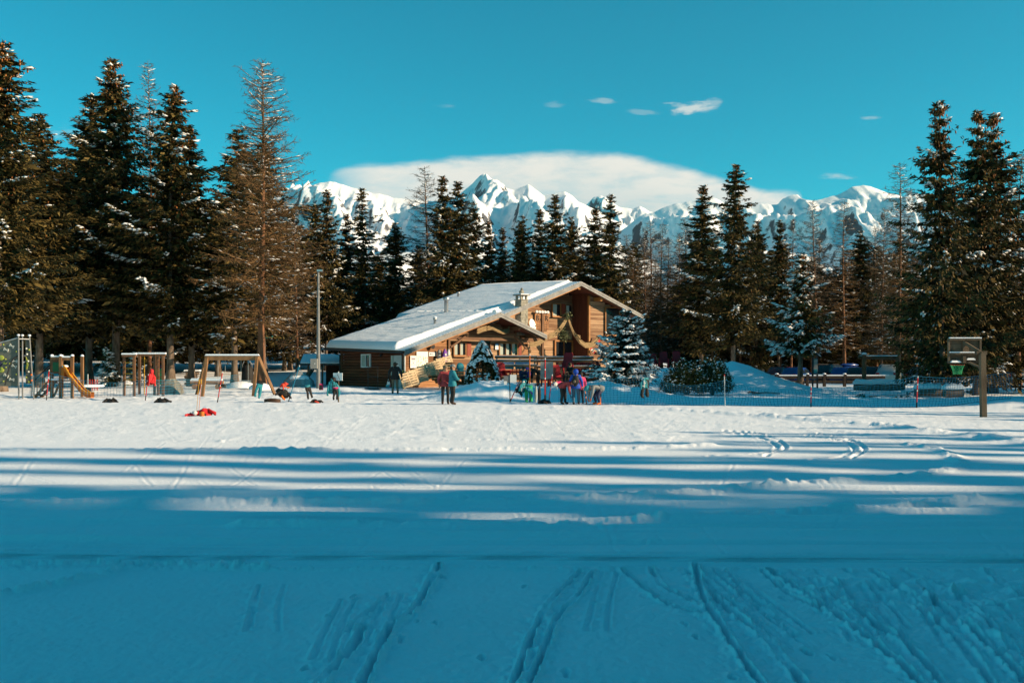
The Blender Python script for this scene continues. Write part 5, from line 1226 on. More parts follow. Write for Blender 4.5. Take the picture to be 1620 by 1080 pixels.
for k, (px, Y) in enumerate(((802, 62.6), (826, 62.8))):
    o = thing('covered_table', ['left', 'right'][k] + ' snow-covered table with blue cover behind the sunlit railing', 'table', (WX(px, Y), Y, DZ), 0, 'covered tables')
    MB().box((0, 0, 0.74), (0.9, 0.75, 0.05)).build('table_top', M['blue'], o); MB().box((0, 0, 0.80), (0.88, 0.72, 0.09), taper=.94).build('snow', M['snow_cap'], o); MB().box((0, 0, 0.55), (0.86, 0.7, 0.34)).build('cover', M['cyan'], o)
    for a, b in ((-.35, -.28), (.35, -.28), (-.35, .28), (.35, .28)): MB().box((a, b, .36), (0.06, 0.06, .72)).build('leg', M['beam'], o)
o = thing('step_bench', 'dark stepped planks with snow right of the terrace', 'steps', (WX(945, 57.5), 57.5, gz(WX(945, 57.5), 57.5)), 0.05)
for k in range(3): MB().box((0.0 + .1 * k, k * 0.4, 0.25 + k * .2), (1.5, 0.36, 0.08)).build('tread', M['beam'], o); MB().box((0.0 + .1 * k, k * 0.4, 0.31 + k * .2), (1.45, 0.34, 0.04)).build('snow', M['snow_cap'], o); MB().box((0.1 * k, k * .4 + .1, 0.1 + k * .1), (1.3, 0.05, .2 + k * .2)).build('riser', M['beam'], o)

def red_chair(label, px, Y, z, rz, m_='red', sc=1.0):
    o = thing('garden_chair', label, 'chair', (WX(px, Y), Y, z), rz, 'red garden chairs'); o.scale = (sc, sc, sc)
    R = Matrix.Rotation(math.radians(-16), 3, 'X')
    mb = MB(); mb.box((0, 0.24, 0.72), (0.50, 0.035, 0.66), M=R); mb.box((0, 0.335, 1.05), (0.40, 0.035, 0.10), M=R); mb.build('backrest', M[m_], o)
    R2 = Matrix.Rotation(math.radians(7), 3, 'X'); MB().box((0, -0.05, 0.41), (0.50, 0.52, 0.035), M=R2).build('seat', M[m_], o)
    for s in (-1, 1):
        mb = MB(); mb.box((s * 0.29, -0.03, 0.63), (0.10, 0.58, 0.03)); mb.build('armrest', M[m_], o)
        MB().bar((s * 0.29, -0.30, 0), (s * 0.29, -0.27, 0.62), 0.06, 0.08).build('leg', M[m_], o); MB().bar((s * 0.29, 0.36, 0), (s * 0.27, 0.20, 0.62), 0.06, 0.08).build('leg', M[m_], o)
    mb = MB(); mb.v = []; 
    for a, b, c, e in ((-.10, -.03, .84, .92), (.03, .10, .84, .92), (-.10, .10, .76, .79)): mb.box(((a + b) / 2, 0.268 + (c - .8) * .28, (c + e) / 2), (b - a, 0.012, e - c), M=R)
    mb.build('emblem', M['white_cloth'], o)
    return o
fz = lambda px, Y: gz(WX(px, Y), Y)
red_chair('dark red chair left of the red table by the dwarf conifer', 796, 57.0, fz(796, 57), 0.5, 'dred', 1.05)
red_chair('bright orange-red chair behind the grey panel', 868, 55.6, fz(868, 55.6), -0.9, 'orange_red', 1.0)
red_chair('large dark red chair standing highest by the railing', 894, 59.6, DZ, -0.6, 'dred', 1.25)
red_chair('plum red chair in front of the railing, left of the backpacker', 881, 57.2, fz(881, 57.2) + .05, 0.2, 'dred', 1.05)
red_chair('red chair nearest the blue spruce on the terrace', 938, 62.4, DZ, 0.9, 'red', 1.1)
red_chair('red chair left of the terrace table by the blue spruce', 921, 62.8, DZ, -0.5, 'red', 1.1)
red_chair('left of the three red chairs on the snow mound', 1034, 63.5, fz(1034, 63.5), 0.2, 'dred', 1.0)
red_chair('middle of the three red chairs on the snow mound', 1050, 63.8, fz(1050, 63.8), -0.1, 'dred', 1.0)
red_chair('right of the three red chairs on the snow mound', 1072, 63.6, fz(1072, 63.6), 0.1, 'dred', 1.0)
def red_table(label, px, Y, z, w=1.3, m_='orange_red', rz=0.1):
    o = thing('garden_table', label, 'table', (WX(px, Y), Y, z), rz, 'red garden tables')
    MB().box((0, 0, 0.72), (w, 0.7, 0.05)).build('table_top', M[m_], o)
    for a, b in ((-1, -1), (1, -1), (1, 1), (-1, 1)): MB().bar((a * w * .42, b * .28, 0), (a * w * .36, b * .22, .70), 0.08, 0.06).build('leg', M[m_], o)
    MB().box((0, 0, 0.62), (w * .86, 0.5, 0.10)).build('apron', M[m_], o)
red_table('orange-red table among the chairs left of the seated child', 814, 57.4, fz(814, 57.4))
red_table('red table on the terrace beside the blue spruce', 930, 61.8, DZ + .15, 1.6, 'red')

# ------------------------------------------------------------------ garments and gear
def garment(kind, m_body, m_trim, seed, size=1.0):
    """hung or thrown-down clothing: 'jacket', 'trousers', 'bundle' -> (body mesh, trim mesh)"""
    r_ = random.Random(seed); mb = MB(); tr = MB()
    def ring(z, rx, ry, n=14, ph=0.0, fold=0.12, cx=0, cy=0):
        return [(cx + rx * math.cos(a) * (1 + fold * math.sin(a * 5 + ph)), cy + ry * math.sin(a) * (1 + fold * math.sin(a * 4 + ph * 1.7)), z) for a in [2 * math.pi * k / n for k in range(n)]]
    if kind == 'jacket':
        ph = r_.uniform(0, 6)
        mb.loft([ring(z * size, rx * size, ry * size, ph=ph + z) for z, rx, ry in ((0, .27, .13), (-.12, .29, .15), (.02, .27, .14), (.2, .25, .13), (.4, .22, .12), (.52, .17, .10), (.60, .08, .07), (.68, .06, .05))])
        for s in (-1, 1): mb.tube([(s * .17 * size, 0, .48 * size), (s * .27 * size, -.03, .25 * size), (s * .30 * size, -.05 + .04 * s, -.05 * size), (s * .29 * size, -.08, -.24 * size)], [.07 * size, .062 * size, .055 * size, .045 * size], 8)
        tr.loft([ring(z * size, rx * size, ry * size, cy=0.05) for z, rx, ry in ((.52, .12, .09), (.62, .15, .12), (.74, .12, .10), (.80, .03, .03))])
        tr.box((0, -.135 * size, .2 * size), (.03, .02, .6 * size)); tr.box((-.1 * size, -.14 * size, .05 * size), (.12 * size, .02, .03)); tr.box((.12 * size, -.14 * size, .30 * size), (.10 * size, .02, .05))
    elif kind == 'trousers':
        mb.loft([ring(z * size, rx * size, ry * size) for z, rx, ry in ((.5, .20, .10), (.38, .22, .12), (.25, .22, .13))])
        for s in (-1, 1): mb.tube([(s * .10 * size, 0, .32 * size), (s * .13 * size, -.02, .0), (s * (.12 + .05 * r_.random()) * size, .03, -.3 * size), (s * .14 * size, -.03, -.45 * size)], [.12 * size, .10 * size, .09 * size, .075 * size], 8)
        tr.loft([ring(z * size, rx * size, ry * size) for z, rx, ry in ((.46, .22, .12), (.56, .21, .11))])
    else:
        mb.loft([ring(z * size, rx * size, ry * size, ph=z * 7, fold=.22) for z, rx, ry in ((0, .42, .25), (.06, .46, .28), (.16, .38, .24), (.26, .22, .16), (.31, .08, .06))])
        mb.tube([(.2 * size, -.05, .2 * size), (.42 * size, -.1, .16 * size), (.6 * size, -.05, .03 * size)], [.10 * size, .09 * size, .06 * size], 8)
        mb.tube([(-.2 * size, .0, .2 * size), (-.36 * size, -.12, .10 * size), (-.5 * size, -.2, .03 * size)], [.10 * size, .09 * size, .06 * size], 8)
        tr.tube([(-.1 * size, -.2, .16 * size), (.05 * size, -.27, .10 * size), (.2 * size, -.28, .02)], [.06 * size, .07 * size, .05 * size], 8)
    crumple(mb, .07 * size if kind != 'bundle' else .12 * size, 6.0 / size, seed); crumple(tr, .03 * size, 7 / size, seed)
    fl = .62 if kind == 'trousers' else .85
    mb.v = [(x, y * fl, z) for x, y, z in mb.v]
    return mb, tr
def clothes(name, label, cat, px, Y, kind, m1, m2, hang=0.0, rz=0.0, seed=1, size=1.0, tilt=(0, 0), group='garments drying on poles', dx=0.0):
    x, y, z = PX(px, Y); o = thing(name, label, cat, (x + dx, y - .02, z + hang), rz, group); o.rotation_euler = (tilt[0], tilt[1], rz)
    a, b = garment(kind, m1, m2, seed, size); a.build('cloth', M[m1], o); b.build('trim', M[m2], o); return o
def pole(label, px, Y, h, lean=(0, 0), m_='red', r=0.022, name='slalom_pole', group='slalom poles', tip='rubber', dz=0.0):
    x, y, z = PX(px, Y); o = thing(name, label, 'pole', (x, y, z + dz), 0, group); n = 5
    pts = [(lean[0] * k / n, lean[1] * k / n, h * k / n) for k in range(n + 1)]
    MB().tube([(-lean[0] * .1 / h * .0, 0, -.12)] + pts, r, 7).build('shaft', M[m_], o)
    MB().tube([(pts[0][0], pts[0][1], 0.0), (pts[1][0] * .9, pts[1][1] * .9, h * .18)], r * 1.12, 7).build('base_sleeve', M[tip], o)
    t = pts[-1]; MB().lathe(t, [(r * 1.1, -.05), (r * 1.1, .01), (r * .5, .025)], 8).build('cap', M['white_cloth' if m_ != 'white_cloth' else 'red'], o)
    for q in (0.55, 0.75): MB().tube([(lean[0] * q, lean[1] * q, h * q - .03), (lean[0] * q, lean[1] * q, h * q + .03)], r * 1.1, 7).build('band', M['white_cloth' if m_ == 'red' else m_], o)
    return o
# left side of the field
pole('thin red pole in front of the slide tower', 73.5, 49.5, 1.50, (0.13, 0), 'red')
pole('dark red pole holding up the red jacket', 230, 49.5, 1.30, (0.14, 0), 'red')
clothes('ski_jacket', 'bright red ski jacket hung on a pole before the climbing frame', 'jacket', 239, 49.3, 'jacket', 'red', 'red', 0.92, 1.25, 3, 0.80, (0.10, 0.12))
pole('leaning red pole between the legs of the swing', 344, 46.8, 1.42, (0.24, 0), 'red')
clothes('trousers', 'teal and black ski trousers hung on the right swing leg', 'trousers', 409, 48.6, 'trousers', 'cyan', 'black', 0.52, 0.4, 5, 0.72, (0.05, 0.25))
o = put('gear_bag', 'flat dark bag lying left of the net tripod', 'bag', 431, 46.4, 0.05); mb = MB(); mb.loft([[(-.36 + .72 * i / 7 if False else x0, y0 * (1 - .25 * k), z0) for x0, y0, z0 in [(-.36, -.14, .0 + .17 * k), (-.12, -.16, .0 + .2 * k), (.12, -.16, .19 * k), (.36, -.13, .16 * k), (.36, .13, .16 * k), (.12, .16, .19 * k), (-.12, .16, .2 * k), (-.36, .14, .17 * k)]] for k in (0, .55, 1)]); mb.build('body', M['brown'], o); MB().tube([(-.1, -.17, .1), (0, -.2, .17), (.1, -.17, .1)], 0.015, 6).build('strap', M['black'], o)
o = pole('blue leaning pole of the net tripod hung with clothes', 456, 46.5, 1.72, (0.50, 0.1), 'net_blue', 0.02)
clothes('ski_jacket', 'orange and black jacket hung on the left of the net tripod', 'jacket', 447, 46.6, 'bundle', 'dkcloth', 'orange', 0.42, 0.5, 7, 0.75, (1.1, 0.3))
clothes('scarf', 'orange red garment thrown over the top of the black jacket', 'garment', 449, 46.4, 'bundle', 'orange_red', 'orange', 0.80, 0.9, 17, 0.42, (0.6, -0.4))
clothes('trousers', 'dark olive ski trousers hung on the right of the net tripod', 'trousers', 489, 46.7, 'trousers', 'dkcloth', 'teal', 0.46, 0.9, 8, 0.66, (0.10, -0.35))
clothes('boots_pile', 'dark boots and jacket dropped on the snow right of the tripod', 'boots', 499, 45.6, 'bundle', 'dkcloth', 'orange_red', 0.0, 0.4, 9, 0.55)
o = put('pink_bag', 'small pink and black bag hanging between trousers and teal jacket', 'bag', 508, 47.2, 0.2, dz=0.72); mb = MB(); mb.box((0, 0, 0), (0.20, 0.14, 0.30), taper=.85); mb.build('body', M['pink'], o); MB().box((-.02, -.075, -.02), (0.13, 0.03, 0.22), taper=.8).build('front_pocket', M['dkcloth'], o); MB().tube([(-.04, 0, .14), (0, 0, .30), (.04, 0, .14)], 0.01, 6).build('strap', M['black'], o)
pole('grey post that carries the teal jacket and a small white board', 535.5, 47.0, 1.42, (0, 0), 'old_wood', 0.03, 'garment_post', None, 'old_wood')
clothes('ski_jacket', 'teal and white jacket with black hood hung by the chalet side wall', 'jacket', 527, 46.8, 'jacket', 'cyan', 'dkcloth', 0.52, 0.1, 11, 0.85)
clothes('mitten_cloth', 'dark cloth with pink cuff hung over the front of the teal jacket', 'garment', 531, 46.4, 'trousers', 'dkcloth', 'pink', 0.40, 0.1, 12, 0.55)
o = put('hand_board', 'small white board nailed to the garment post', 'sign', 534.5, 46.9, -0.2, dz=1.20); MB().box((0, 0, 0), (0.46, 0.03, 0.36)).build('panel', M['sign_white'], o); MB().bar((-.02, -.022, .12), (.10, -.022, -.12), 0.012, 0.02, up=(0, 1, 0)).build('pen_stroke', M['black'], o)
for px, lab, sd in ((176, 'left of the two dark flat garments dropped on the snow', 21), (257, 'right of the two dark flat garments, below the red jacket', 22)):
    clothes('dropped_garment', lab, 'garment', px, 46.6, 'bundle', 'dkcloth', 'black', -0.02, 0.1, sd, 0.70, (0, 0), 'garments dropped on the snow')
# red bundle with helmet, straps and a pair of ski poles in front
o = clothes('ski_suit', 'red ski suit thrown in a heap on the snow with straps', 'ski suit', 322, 34.2, 'bundle', 'red', 'black', 0.0, 0.15, 31, 0.66, (0, 0), None)
o = put('helmet', 'white and red helmet lying left of the red ski suit', 'helmet', 308, 33.9, 0.4); MB().ball((0, 0, .09), (.095, .115, .085), 14, 8).build('shell', M['white_cloth'], o); MB().lathe((0, 0, .05), [(.098, 0), (.104, .02), (.098, .04)], 14).build('rim', M['red'], o)
clothes('gloves', 'small red gloves lying left of the helmet', 'gloves', 300.5, 33.9, 'bundle', 'red', 'red', 0.0, 0.2, 33, 0.30, (0, 0), None)
o = put('strap_roll', 'striped yellow and red strap roll before the red ski suit', 'strap', 319.5, 33.5, 0.0)
for k in range(5): MB().lathe((0, 0, 0.03 * k), [(.075, 0), (.085, .015), (.075, .028)], 12).build('band', M['yellow' if k % 2 == 0 else 'orange_red'], o)
for k, (px, lab, m_) in enumerate(((310.5, 'left of the pair of thin ski poles stuck beside the red ski suit', 'yellow'), (314, 'right of the pair of thin ski poles stuck beside the red ski suit', 'orange'))):
    o = put('ski_pole', lab, 'ski pole', px, 34.4, 0, 'pair of ski poles'); lx = 0.08
    MB().tube([(0, 0, -.05), (lx, 0.05, 1.20)], 0.008, 6).build('shaft', M[m_], o); MB().tube([(lx, .05, 1.08), (lx * 1.01, .05, 1.24)], 0.017, 8).build('grip', M['yellow'], o); MB().lathe((0.006, 0.003, 0.08), [(.008, 0), (.045, .01), (.008, .02)], 10).build('basket', M['black'], o)

# blue rope net slung from the tripod
def net(name, label, px0, Y0, px1, Y1, z0, z1, sag, mx, mz, m_, r=0.006, zb=None, group='safety nets', drape=0.0):
    """rope net between two points; every rope a thin tube"""
    ax, bx = WX(px0, Y0), WX(px1, Y1); o = thing(name, label, 'net', (ax, Y0, 0), 0, group); L = math.hypot(bx - ax, Y1 - Y0)
    nx = max(2, int(L / mx)); nz = max(2, int(max(z0[1] - z0[0], z1[1] - z1[0]) / mz)); mb = MB(); g = random.Random(int(px0))
    def P(i, j):
        t = i / nx; s = j / nz; lo = z0[0] + (z1[0] - z0[0]) * t; hi = z0[1] + (z1[1] - z0[1]) * t - sag * 4 * t * (1 - t)
        gx = ax + (bx - ax) * t; gy = Y0 + (Y1 - Y0) * t
        return Vector((gx - ax + drape * math.sin(s * 3.0) * 0.25 * math.sin(t * 9), gy - Y0 + 0.05 * math.sin(t * 14 + s * 2), gz(gx, gy) + lo + (hi - lo) * s))
    for i in range(nx + 1):
        pts = [P(i, j) for j in range(nz + 1)]; mb.tube(pts, r, 3, False, False)
    for j in range(nz + 1):
        pts = [P(i, j) for i in range(0, nx + 1)]; mb.tube(pts, r * (1.7 if j in (0, nz) else 1.0), 3, False, False)
    e = mb.build('mesh_ropes', M[m_], o); e['kind'] = 'stuff'; return o
net('rope_net', 'blue rope net falling left from the tripod top', 438, 47.2, 471, 46.7, (0.45, 0.62), (0.55, 1.66), 0.10, 0.10, 0.09, 'net_blue', 0.005)
net('rope_net', 'blue rope net falling right from the tripod top', 473, 46.7, 492, 47.2, (0.55, 1.66), (0.5, 1.0), 0.08, 0.10, 0.09, 'net_blue', 0.005)
# safety nets along the right of the field
NP = [(884, 44.4), (1019, 43.6), (1147, 42.8), (1283, 41.6), (1450, 40.4), (1600, 40.8)]
NL = ['net panel behind the bending skier', 'net panel in front of the blue spruce and pine hedge', 'net panel left of the red-tipped short pole', 'net panel between the two short red poles', 'net panel right of the tall red pole, by the basketball post']
NT = [0.9, 1.28, 1.10, 0.78, 1.28, 1.05]; SG = [0.02, 0.33, 0.22, 0.14, 0.06]
for k in range(5):
    a, b = NP[k], NP[k + 1]; net('safety_net', 'blue ' + NL[k], a[0], a[1], b[0], b[1], (0.02, NT[k]), (0.02, NT[k + 1]), SG[k], 0.13, 0.11, 'net_blue', 0.0065, drape=0.4)
pole('thin white pole at the peak of the net', 1147, 42.75, 1.32, (-0.03, 0), 'white_cloth', 0.018, tip='white_cloth')
pole('short red pole on the net right of the bare trunk', 1283, 41.5, 0.86, (0, 0), 'red', 0.024)
pole('tall red pole on the net left of the snowy logs', 1450, 40.3, 1.26, (0.05, 0), 'red', 0.024)
clothes('ski_jacket', 'teal and black jacket hung over the net before the pine hedge', 'jacket', 1019, 43.4, 'trousers', 'dkcloth', 'cyan', 0.72, 0.2, 41, 0.85)
clothes('ski_vest', 'pale teal vest draped on top of the black garment on the net', 'garment', 1018, 43.2, 'jacket', 'cyan', 'white_cloth', 0.82, 0.3, 42, 0.50)
net('safety_net', 'low blue net between the climbing wall and the thin red pole', 47, 51.0, 75, 50.0, (0.30, 1.20), (0.25, 1.45), 0.06, 0.16, 0.16, 'net_blue', 0.006)
net('safety_net', 'low blue net running right of the thin red pole past the slide', 76, 50.0, 232, 50.0, (0.15, 1.40), (0.2, 1.0), 0.30, 0.16, 0.16, 'net_blue', 0.006)
net('safety_net', 'low blue net between the red jacket and the log bench', 234, 52.5, 376, 64.0, (0.1, 0.95), (0.1, 0.9), 0.10, 0.16, 0.16, 'net_blue', 0.006)

# poles, panels and gear before the terrace
pole('tall orange pole in front of the railing', 838, 46.6, 2.25, (0.0, 0.02), 'orange', 0.026)
pole('tall red pole standing before the grey panel', 862, 46.2, 2.05, (0.01, 0), 'red', 0.03)
pole('leaning red pole with a patterned cap near the bent skier', 868, 45.6, 1.30, (0.16, 0), 'red', 0.022)
pole('leaning red pole under the teal and black jacket', 806.5, 46.6, 0.95, (0.42, 0), 'red', 0.022)
o = put('panel_board', 'grey blank panel on the post behind the tall red pole', 'sign', 865, 46.9, 0.1); MB().box((0, 0, 1.50), (0.60, 0.03, 0.80)).build('panel', M['concrete'], o); MB().tube([(-.05, .04, 0), (-.05, .04, 1.9)], 0.03, 8).build('post', M['old_wood'], o)
o = put('panel_board', 'pair of small grey and white boards on a thin dark post', 'sign', 807, 46.4, 0.0); MB().tube([(0, .03, 0), (-.03, .03, 1.33)], 0.022, 8).build('post', M['dark_metal'], o)
mb = MB(); mb.box((-.16, 0, 1.08), (0.28, 0.02, 0.34)); mb.build('left_board', M['grey_cloth'], o); MB().box((.15, -.02, 1.12), (0.30, 0.02, 0.36)).build('right_board', M['sign_white'], o); MB().box((-.22, -.015, .92), (0.14, 0.02, 0.16)).build('corner_sheet', M['sign_white'], o)
clothes('ski_jacket', 'teal, white and black jacket slung on the leaning pole', 'jacket', 822, 46.3, 'jacket', 'dkcloth', 'cyan', 0.55, 0.9, 51, 0.80, (0.2, 0.55))
clothes('ski_vest', 'white and teal vest over the black jacket by the green trousers', 'garment', 824, 45.9, 'jacket', 'cyan', 'white_cloth', 0.62, 0.9, 52, 0.55, (0.2, 0.5))
clothes('trousers', 'bright green trousers hanging from the tall orange pole', 'trousers', 836, 46.1, 'trousers', 'green', 'teal', 0.42, 0.3, 53, 0.82)
clothes('gear_bundle', 'lilac and teal bundle above the green trousers', 'garment', 834, 46.0, 'bundle', 'teal', 'purple', 0.62, 1.2, 54, 0.50, (0.8, 0.2))
o = put('upright_sledge', 'pair of narrow grey and black sledges stood on end beside the green trousers', 'sledge', 851, 46.2, 0.2)
for k, (dx, m_) in enumerate(((-.09, 'silver'), (.07, 'black'))):
    mb = MB(); mb.loft([[(dx + .07 * w_ * math.cos(a), .05 * math.sin(a) + .05 * abs(z - .4) ** 2, z) for a in [2 * math.pi * j / 10 for j in range(10)]] for z, w_ in ((0, .5), (.12, .95), (.4, 1.15), (.62, .95), (.76, .5), (.80, .1))]); mb.build('shell', M[m_], o)
clothes('patterned_hood', 'multicoloured patterned hood hanging from the leaning red pole', 'hood', 883, 45.7, 'bundle', 'pink', 'green', 0.82, 0.4, 61, 0.62, (0.5, 0.4))
clothes('patterned_scarf', 'green and white part of the patterned bundle by the bent skier', 'scarf', 878, 45.5, 'bundle', 'white_cloth', 'cyan', 0.84, 1.4, 62, 0.42, (0.7, -0.3))
clothes('shoe_pile', 'black shoes and straps on the snow at the foot of the red poles', 'shoes', 861, 44.9, 'bundle', 'black', 'brown', 0.0, 0.1, 63, 0.55, (0, 0), None)
for px, lab, rz in ((928, 'left orange ski leaning in the bent skier\'s hands', 0.35), (950, 'right orange ski beside the bent skier\'s boots', -0.05)):
    o = put('cross_country_ski', lab, 'ski', px, 43.9, 0, 'orange skis'); mb = MB(); mb.tube([(0, 0, 0), (-.03 if rz > 0 else .02, 0.1, .45), (-.10 if rz > 0 else .03, .16, .82)], [.035, .032, .02], 6, flat=0.4); mb.build('blade', M['orange'], o); MB().box((-.03 if rz > 0 else .02, .06, .42), (0.05, 0.05, 0.12)).build('binding', M['black'], o)
# ------------------------------------------------------------------ playground
# swing
o = put('swing_set', 'timber swing frame with snow on its crossbeam', 'swing', 367.5, 55.5, 0.0)
b0, b1 = WX(328, 55.5) - WX(367.5, 55.5), WX(407, 55.5) - WX(367.5, 55.5); top = WZ(566, 55.5) - gz(WX(367.5, 55.5), 55.5)
MB().box(((b0 + b1) / 2, 0, top), (b1 - b0 + .1, 0.16, 0.26)).build('crossbeam', M['post_wood'], o)
MB().box(((b0 + b1) / 2, 0, top + .17), (b1 - b0 + .25, 0.2, 0.09), taper=.95).build('snow', M['snow_cap'], o)
for s, xb in ((-1, b0), (1, b1)):
    MB().bar((xb + s * (-.03 if s > 0 else 0.05), -0.75, -.1), (xb, -0.05, top + .08), 0.15, 0.15).build('leg', M['post_wood'], o)
    MB().bar((xb + s * .86, 0.75, -.1), (xb + s * .05, 0.05, top + .08), 0.14, 0.14).build('leg', M['post_wood'], o)
for k, xs in enumerate((-0.62, 0.66)):
    sw = thing('swing_seat', None, None, (xs, 0.1, 0)); sw.parent = o; zc = 0.45 if k == 0 else 0.36
    MB().box((0, 0, zc), (0.46, 0.2, 0.04)).build('seat', M['old_wood'], sw)
    if k == 0: MB().box((0, .09, zc + .12), (0.44, 0.03, 0.14)).build('back', M['old_wood'], sw)
    else: MB().box((0, 0, zc + .05), (0.42, 0.18, 0.08), taper=.9).build('snow', M['snow_cap'], sw)
    for d in (-.2, .2): MB().tube([(d, 0, zc), (d, 0, top - .12)], 0.010, 5).build('chain', M['steel'], sw)
# slide tower
Yt = 52.5; o = put('slide_tower', 'small wooden play tower with orange slide and green panel', 'slide', 104, Yt, 0.0)
def tx(px): return WX(px, Yt) - WX(104, Yt)
tz = WZ(566, Yt) - gz(WX(104, Yt), Yt)
for px, dy in ((82, 0), (99.5, -.25), (117, -.2), (84, 1.0), (101, 1.0), (117, 1.0)):
    MB().box((tx(px), dy, (tz if px > 90 or dy > 0 else tz) / 2), (0.14, 0.14, tz + .2)).build('post', M['post_wood'], o); MB().ball((tx(px), dy, tz + .12), (0.10, 0.10, .07), 8, 6).build('snow', M['snow_cap'], o)
MB().box((tx(91), -.12, tz - .45), (tx(99) - tx(83), 0.05, 0.72)).build('side_panel', M['beam'], o); MB().box((tx(91), -.17, tz - .48), (tx(96) - tx(86), 0.03, 0.50)).build('green_panel', M['tube_green'], o)
MB().box((tx(108.5), -.2, tz - .06), (tx(117) - tx(100), 0.12, 0.14)).build('lintel', M['post_wood'], o); MB().box((tx(108.5), -.2, tz + .06), (tx(117) - tx(100), 0.14, 0.08)).build('snow', M['snow_cap'], o)
MB().box((tx(91), -.12, tz - .02), (tx(99) - tx(83), 0.10, 0.12)).build('lintel', M['post_wood'], o); MB().box((tx(91), -.12, tz + .08), (tx(99) - tx(83), 0.12, 0.07)).build('snow', M['snow_cap'], o)
for k in range(6): MB().box((tx(100), -.1 + k * .2, 0.92), (tx(117) - tx(83), 0.18, 0.06)).build('floor_plank', M['post_wood'], o)
MB().box((tx(91), -.1, 0.99), (tx(98) - tx(84), 0.3, 0.08)).build('snow', M['snow_cap'], o)
for k in range(4): MB().box((tx(82) - .1 - .2 * (3 - k), 0.3, 0.15 + .22 * k), (0.26, 0.7, 0.06)).build('tread', M['old_wood'], o)
for dy in (-.08, .68): MB().bar((tx(82) - .9, dy, 0.0), (tx(82) - .05, dy, 0.95), 0.06, 0.14).build('stringer', M['post_wood'], o); MB().bar((tx(82) - .95, dy, 0.85), (tx(82) - .05, dy, 1.75), 0.05, 0.07).build('handrail', M['dark_metal'], o)
MB().bar((tx(88), -.2, 0.1), (tx(98), -.2, 0.85), 0.09, 0.09).build('brace', M['post_wood'], o)
sl = [(tx(108), -.35, 1.52), (tx(112), -.40, 1.40), (tx(120), -.50, 1.02), (tx(131), -.6, 0.62), (tx(141), -.7, 0.28), (tx(149), -.75, 0.12), (tx(156), -.78, 0.10)]
mb = MB(); rows = []
for (x, y, z) in sl:
    rows.append([(x, y - .24, z + .20), (x, y - .20, z + .20), (x, y - .17, z), (x, y + .17, z), (x, y + .20, z + .22), (x, y + .25, z + .22), (x, y + .22, z - .06), (x, y - .22, z - .06)])
mb.loft(rows, True, True); s_ = mb.build('chute', M['slide'], o)
for dy in (-.22, .225): MB().tube([(x, y + dy, z + .21) for x, y, z in sl], 0.035, 8).build('lip', M['yellow'], s_)
MB().box((tx(107), -.33, 1.32), (0.16, 0.5, 0.62)).build('entry_hood', M['slide'], o); MB().ball((tx(108), -.35, 1.68), (.16, .2, .07), 8, 6).build('snow', M['snow_cap'], o)
# climbing wall
Yw = 50.5; o = put('climbing_wall', 'dark grey climbing wall with lime and white holds at the left edge', 'climbing wall', 12, Yw, 0.0)
def cx(px): return WX(px, Yw) - WX(12, Yw)
def cz(py): return WZ(py, Yw) - gz(WX(12, Yw), Yw)
poly = [(cx(-22), cz(610)), (cx(-22), cz(556)), (cx(-14), cz(550)), (cx(2), cz(547)), (cx(4), cz(540)), (cx(28), cz(535)), (cx(28), cz(611))]
MB().prism(poly, 0.0, 0.07).build('panel', M['panel_grey'], o)
MB().prism([(cx(33), cz(607)), (cx(33), cz(535)), (cx(37), cz(535)), (cx(41.5), cz(607))], 0.5, 0.56).build('side_panel', M['panel_grey'], o)
for x0, x1, dy in ((30, 30.5, -.05), (30.0, 30.3, .35), (39, 46, .5)): MB().tube([(cx(x1), dy, -.05), (cx(x0), dy, cz(531))], 0.038, 10).build('post', M['pole_grey'], o); MB().ball((cx(x0), dy, cz(530)), (.08, .08, .05), 8, 6).build('snow', M['snow_cap'], o)
MB().tube([(cx(-22), -.02, cz(548)), (cx(28), -.02, cz(534.5))], 0.03, 8).build('top_rail', M['steel'], o); MB().tube([(cx(30), .0, cz(536)), (cx(39), .5, cz(536))], 0.03, 8).build('top_rail', M['steel'], o)
r_ = random.Random(4)
for px, py in ((6, 545), (26.5, 556), (9.5, 568), (10, 581), (26.5, 592), (6, 603), (-8, 560), (-6, 600), (16, 575)): MB().ball((cx(px), -.04, cz(py)), (.045, .05, .04), 8, 6).build('hold', M['lime'], o)
for px, py in ((10, 553), (19, 547), (24, 571), (23, 579), (10, 594), (19, 600), (-4, 575), (-10, 590)):
    mb = MB(); a = r_.uniform(-.6, .6); c_, s2 = math.cos(a), math.sin(a)
    for (xa, za, xb, zb) in ((-.1, 0, .1, 0), (-.1, -.07, -.1, .07), (.1, -.07, .1, .07)): mb.bar((cx(px) + xa * c_ - za * s2, -.02, cz(py) + xa * s2 + za * c_), (cx(px) + xb * c_ - zb * s2, -.02, cz(py) + xb * s2 + zb * c_), 0.05, 0.05, up=(0, 1, 0))
    mb.build('hold', M['hold_white'], o)
for px, py, rx, rz_ in ((2, 566, .17, .14), (2, 585, .17, .14)): MB().ball((cx(px), -.03, cz(py)), (rx, .05, rz_), 14, 8).build('figure_pad', M['lime'], o); MB().ball((cx(px) - .02, -.07, cz(py)), (.05, .02, .03), 8, 6).build('dot', M['panel_grey'], o)
MB().ball((cx(-6), -.03, cz(575.5)), (.30, .05, .24), 16, 8).build('figure_core', M['navy'], o); MB().ball((cx(8), -.04, cz(574.5)), (.10, .04, .06), 10, 6).build('figure_pad', M['lime'], o)
mb = MB(); mb.tube([(cx(12), -.25, cz(609)), (cx(16), -.25, cz(590)), (cx(21), -.2, cz(572)), (cx(24), -.1, cz(566)), (cx(30), 0, cz(562))], 0.03, 8); mb.build('grab_rail', M['black'], o)
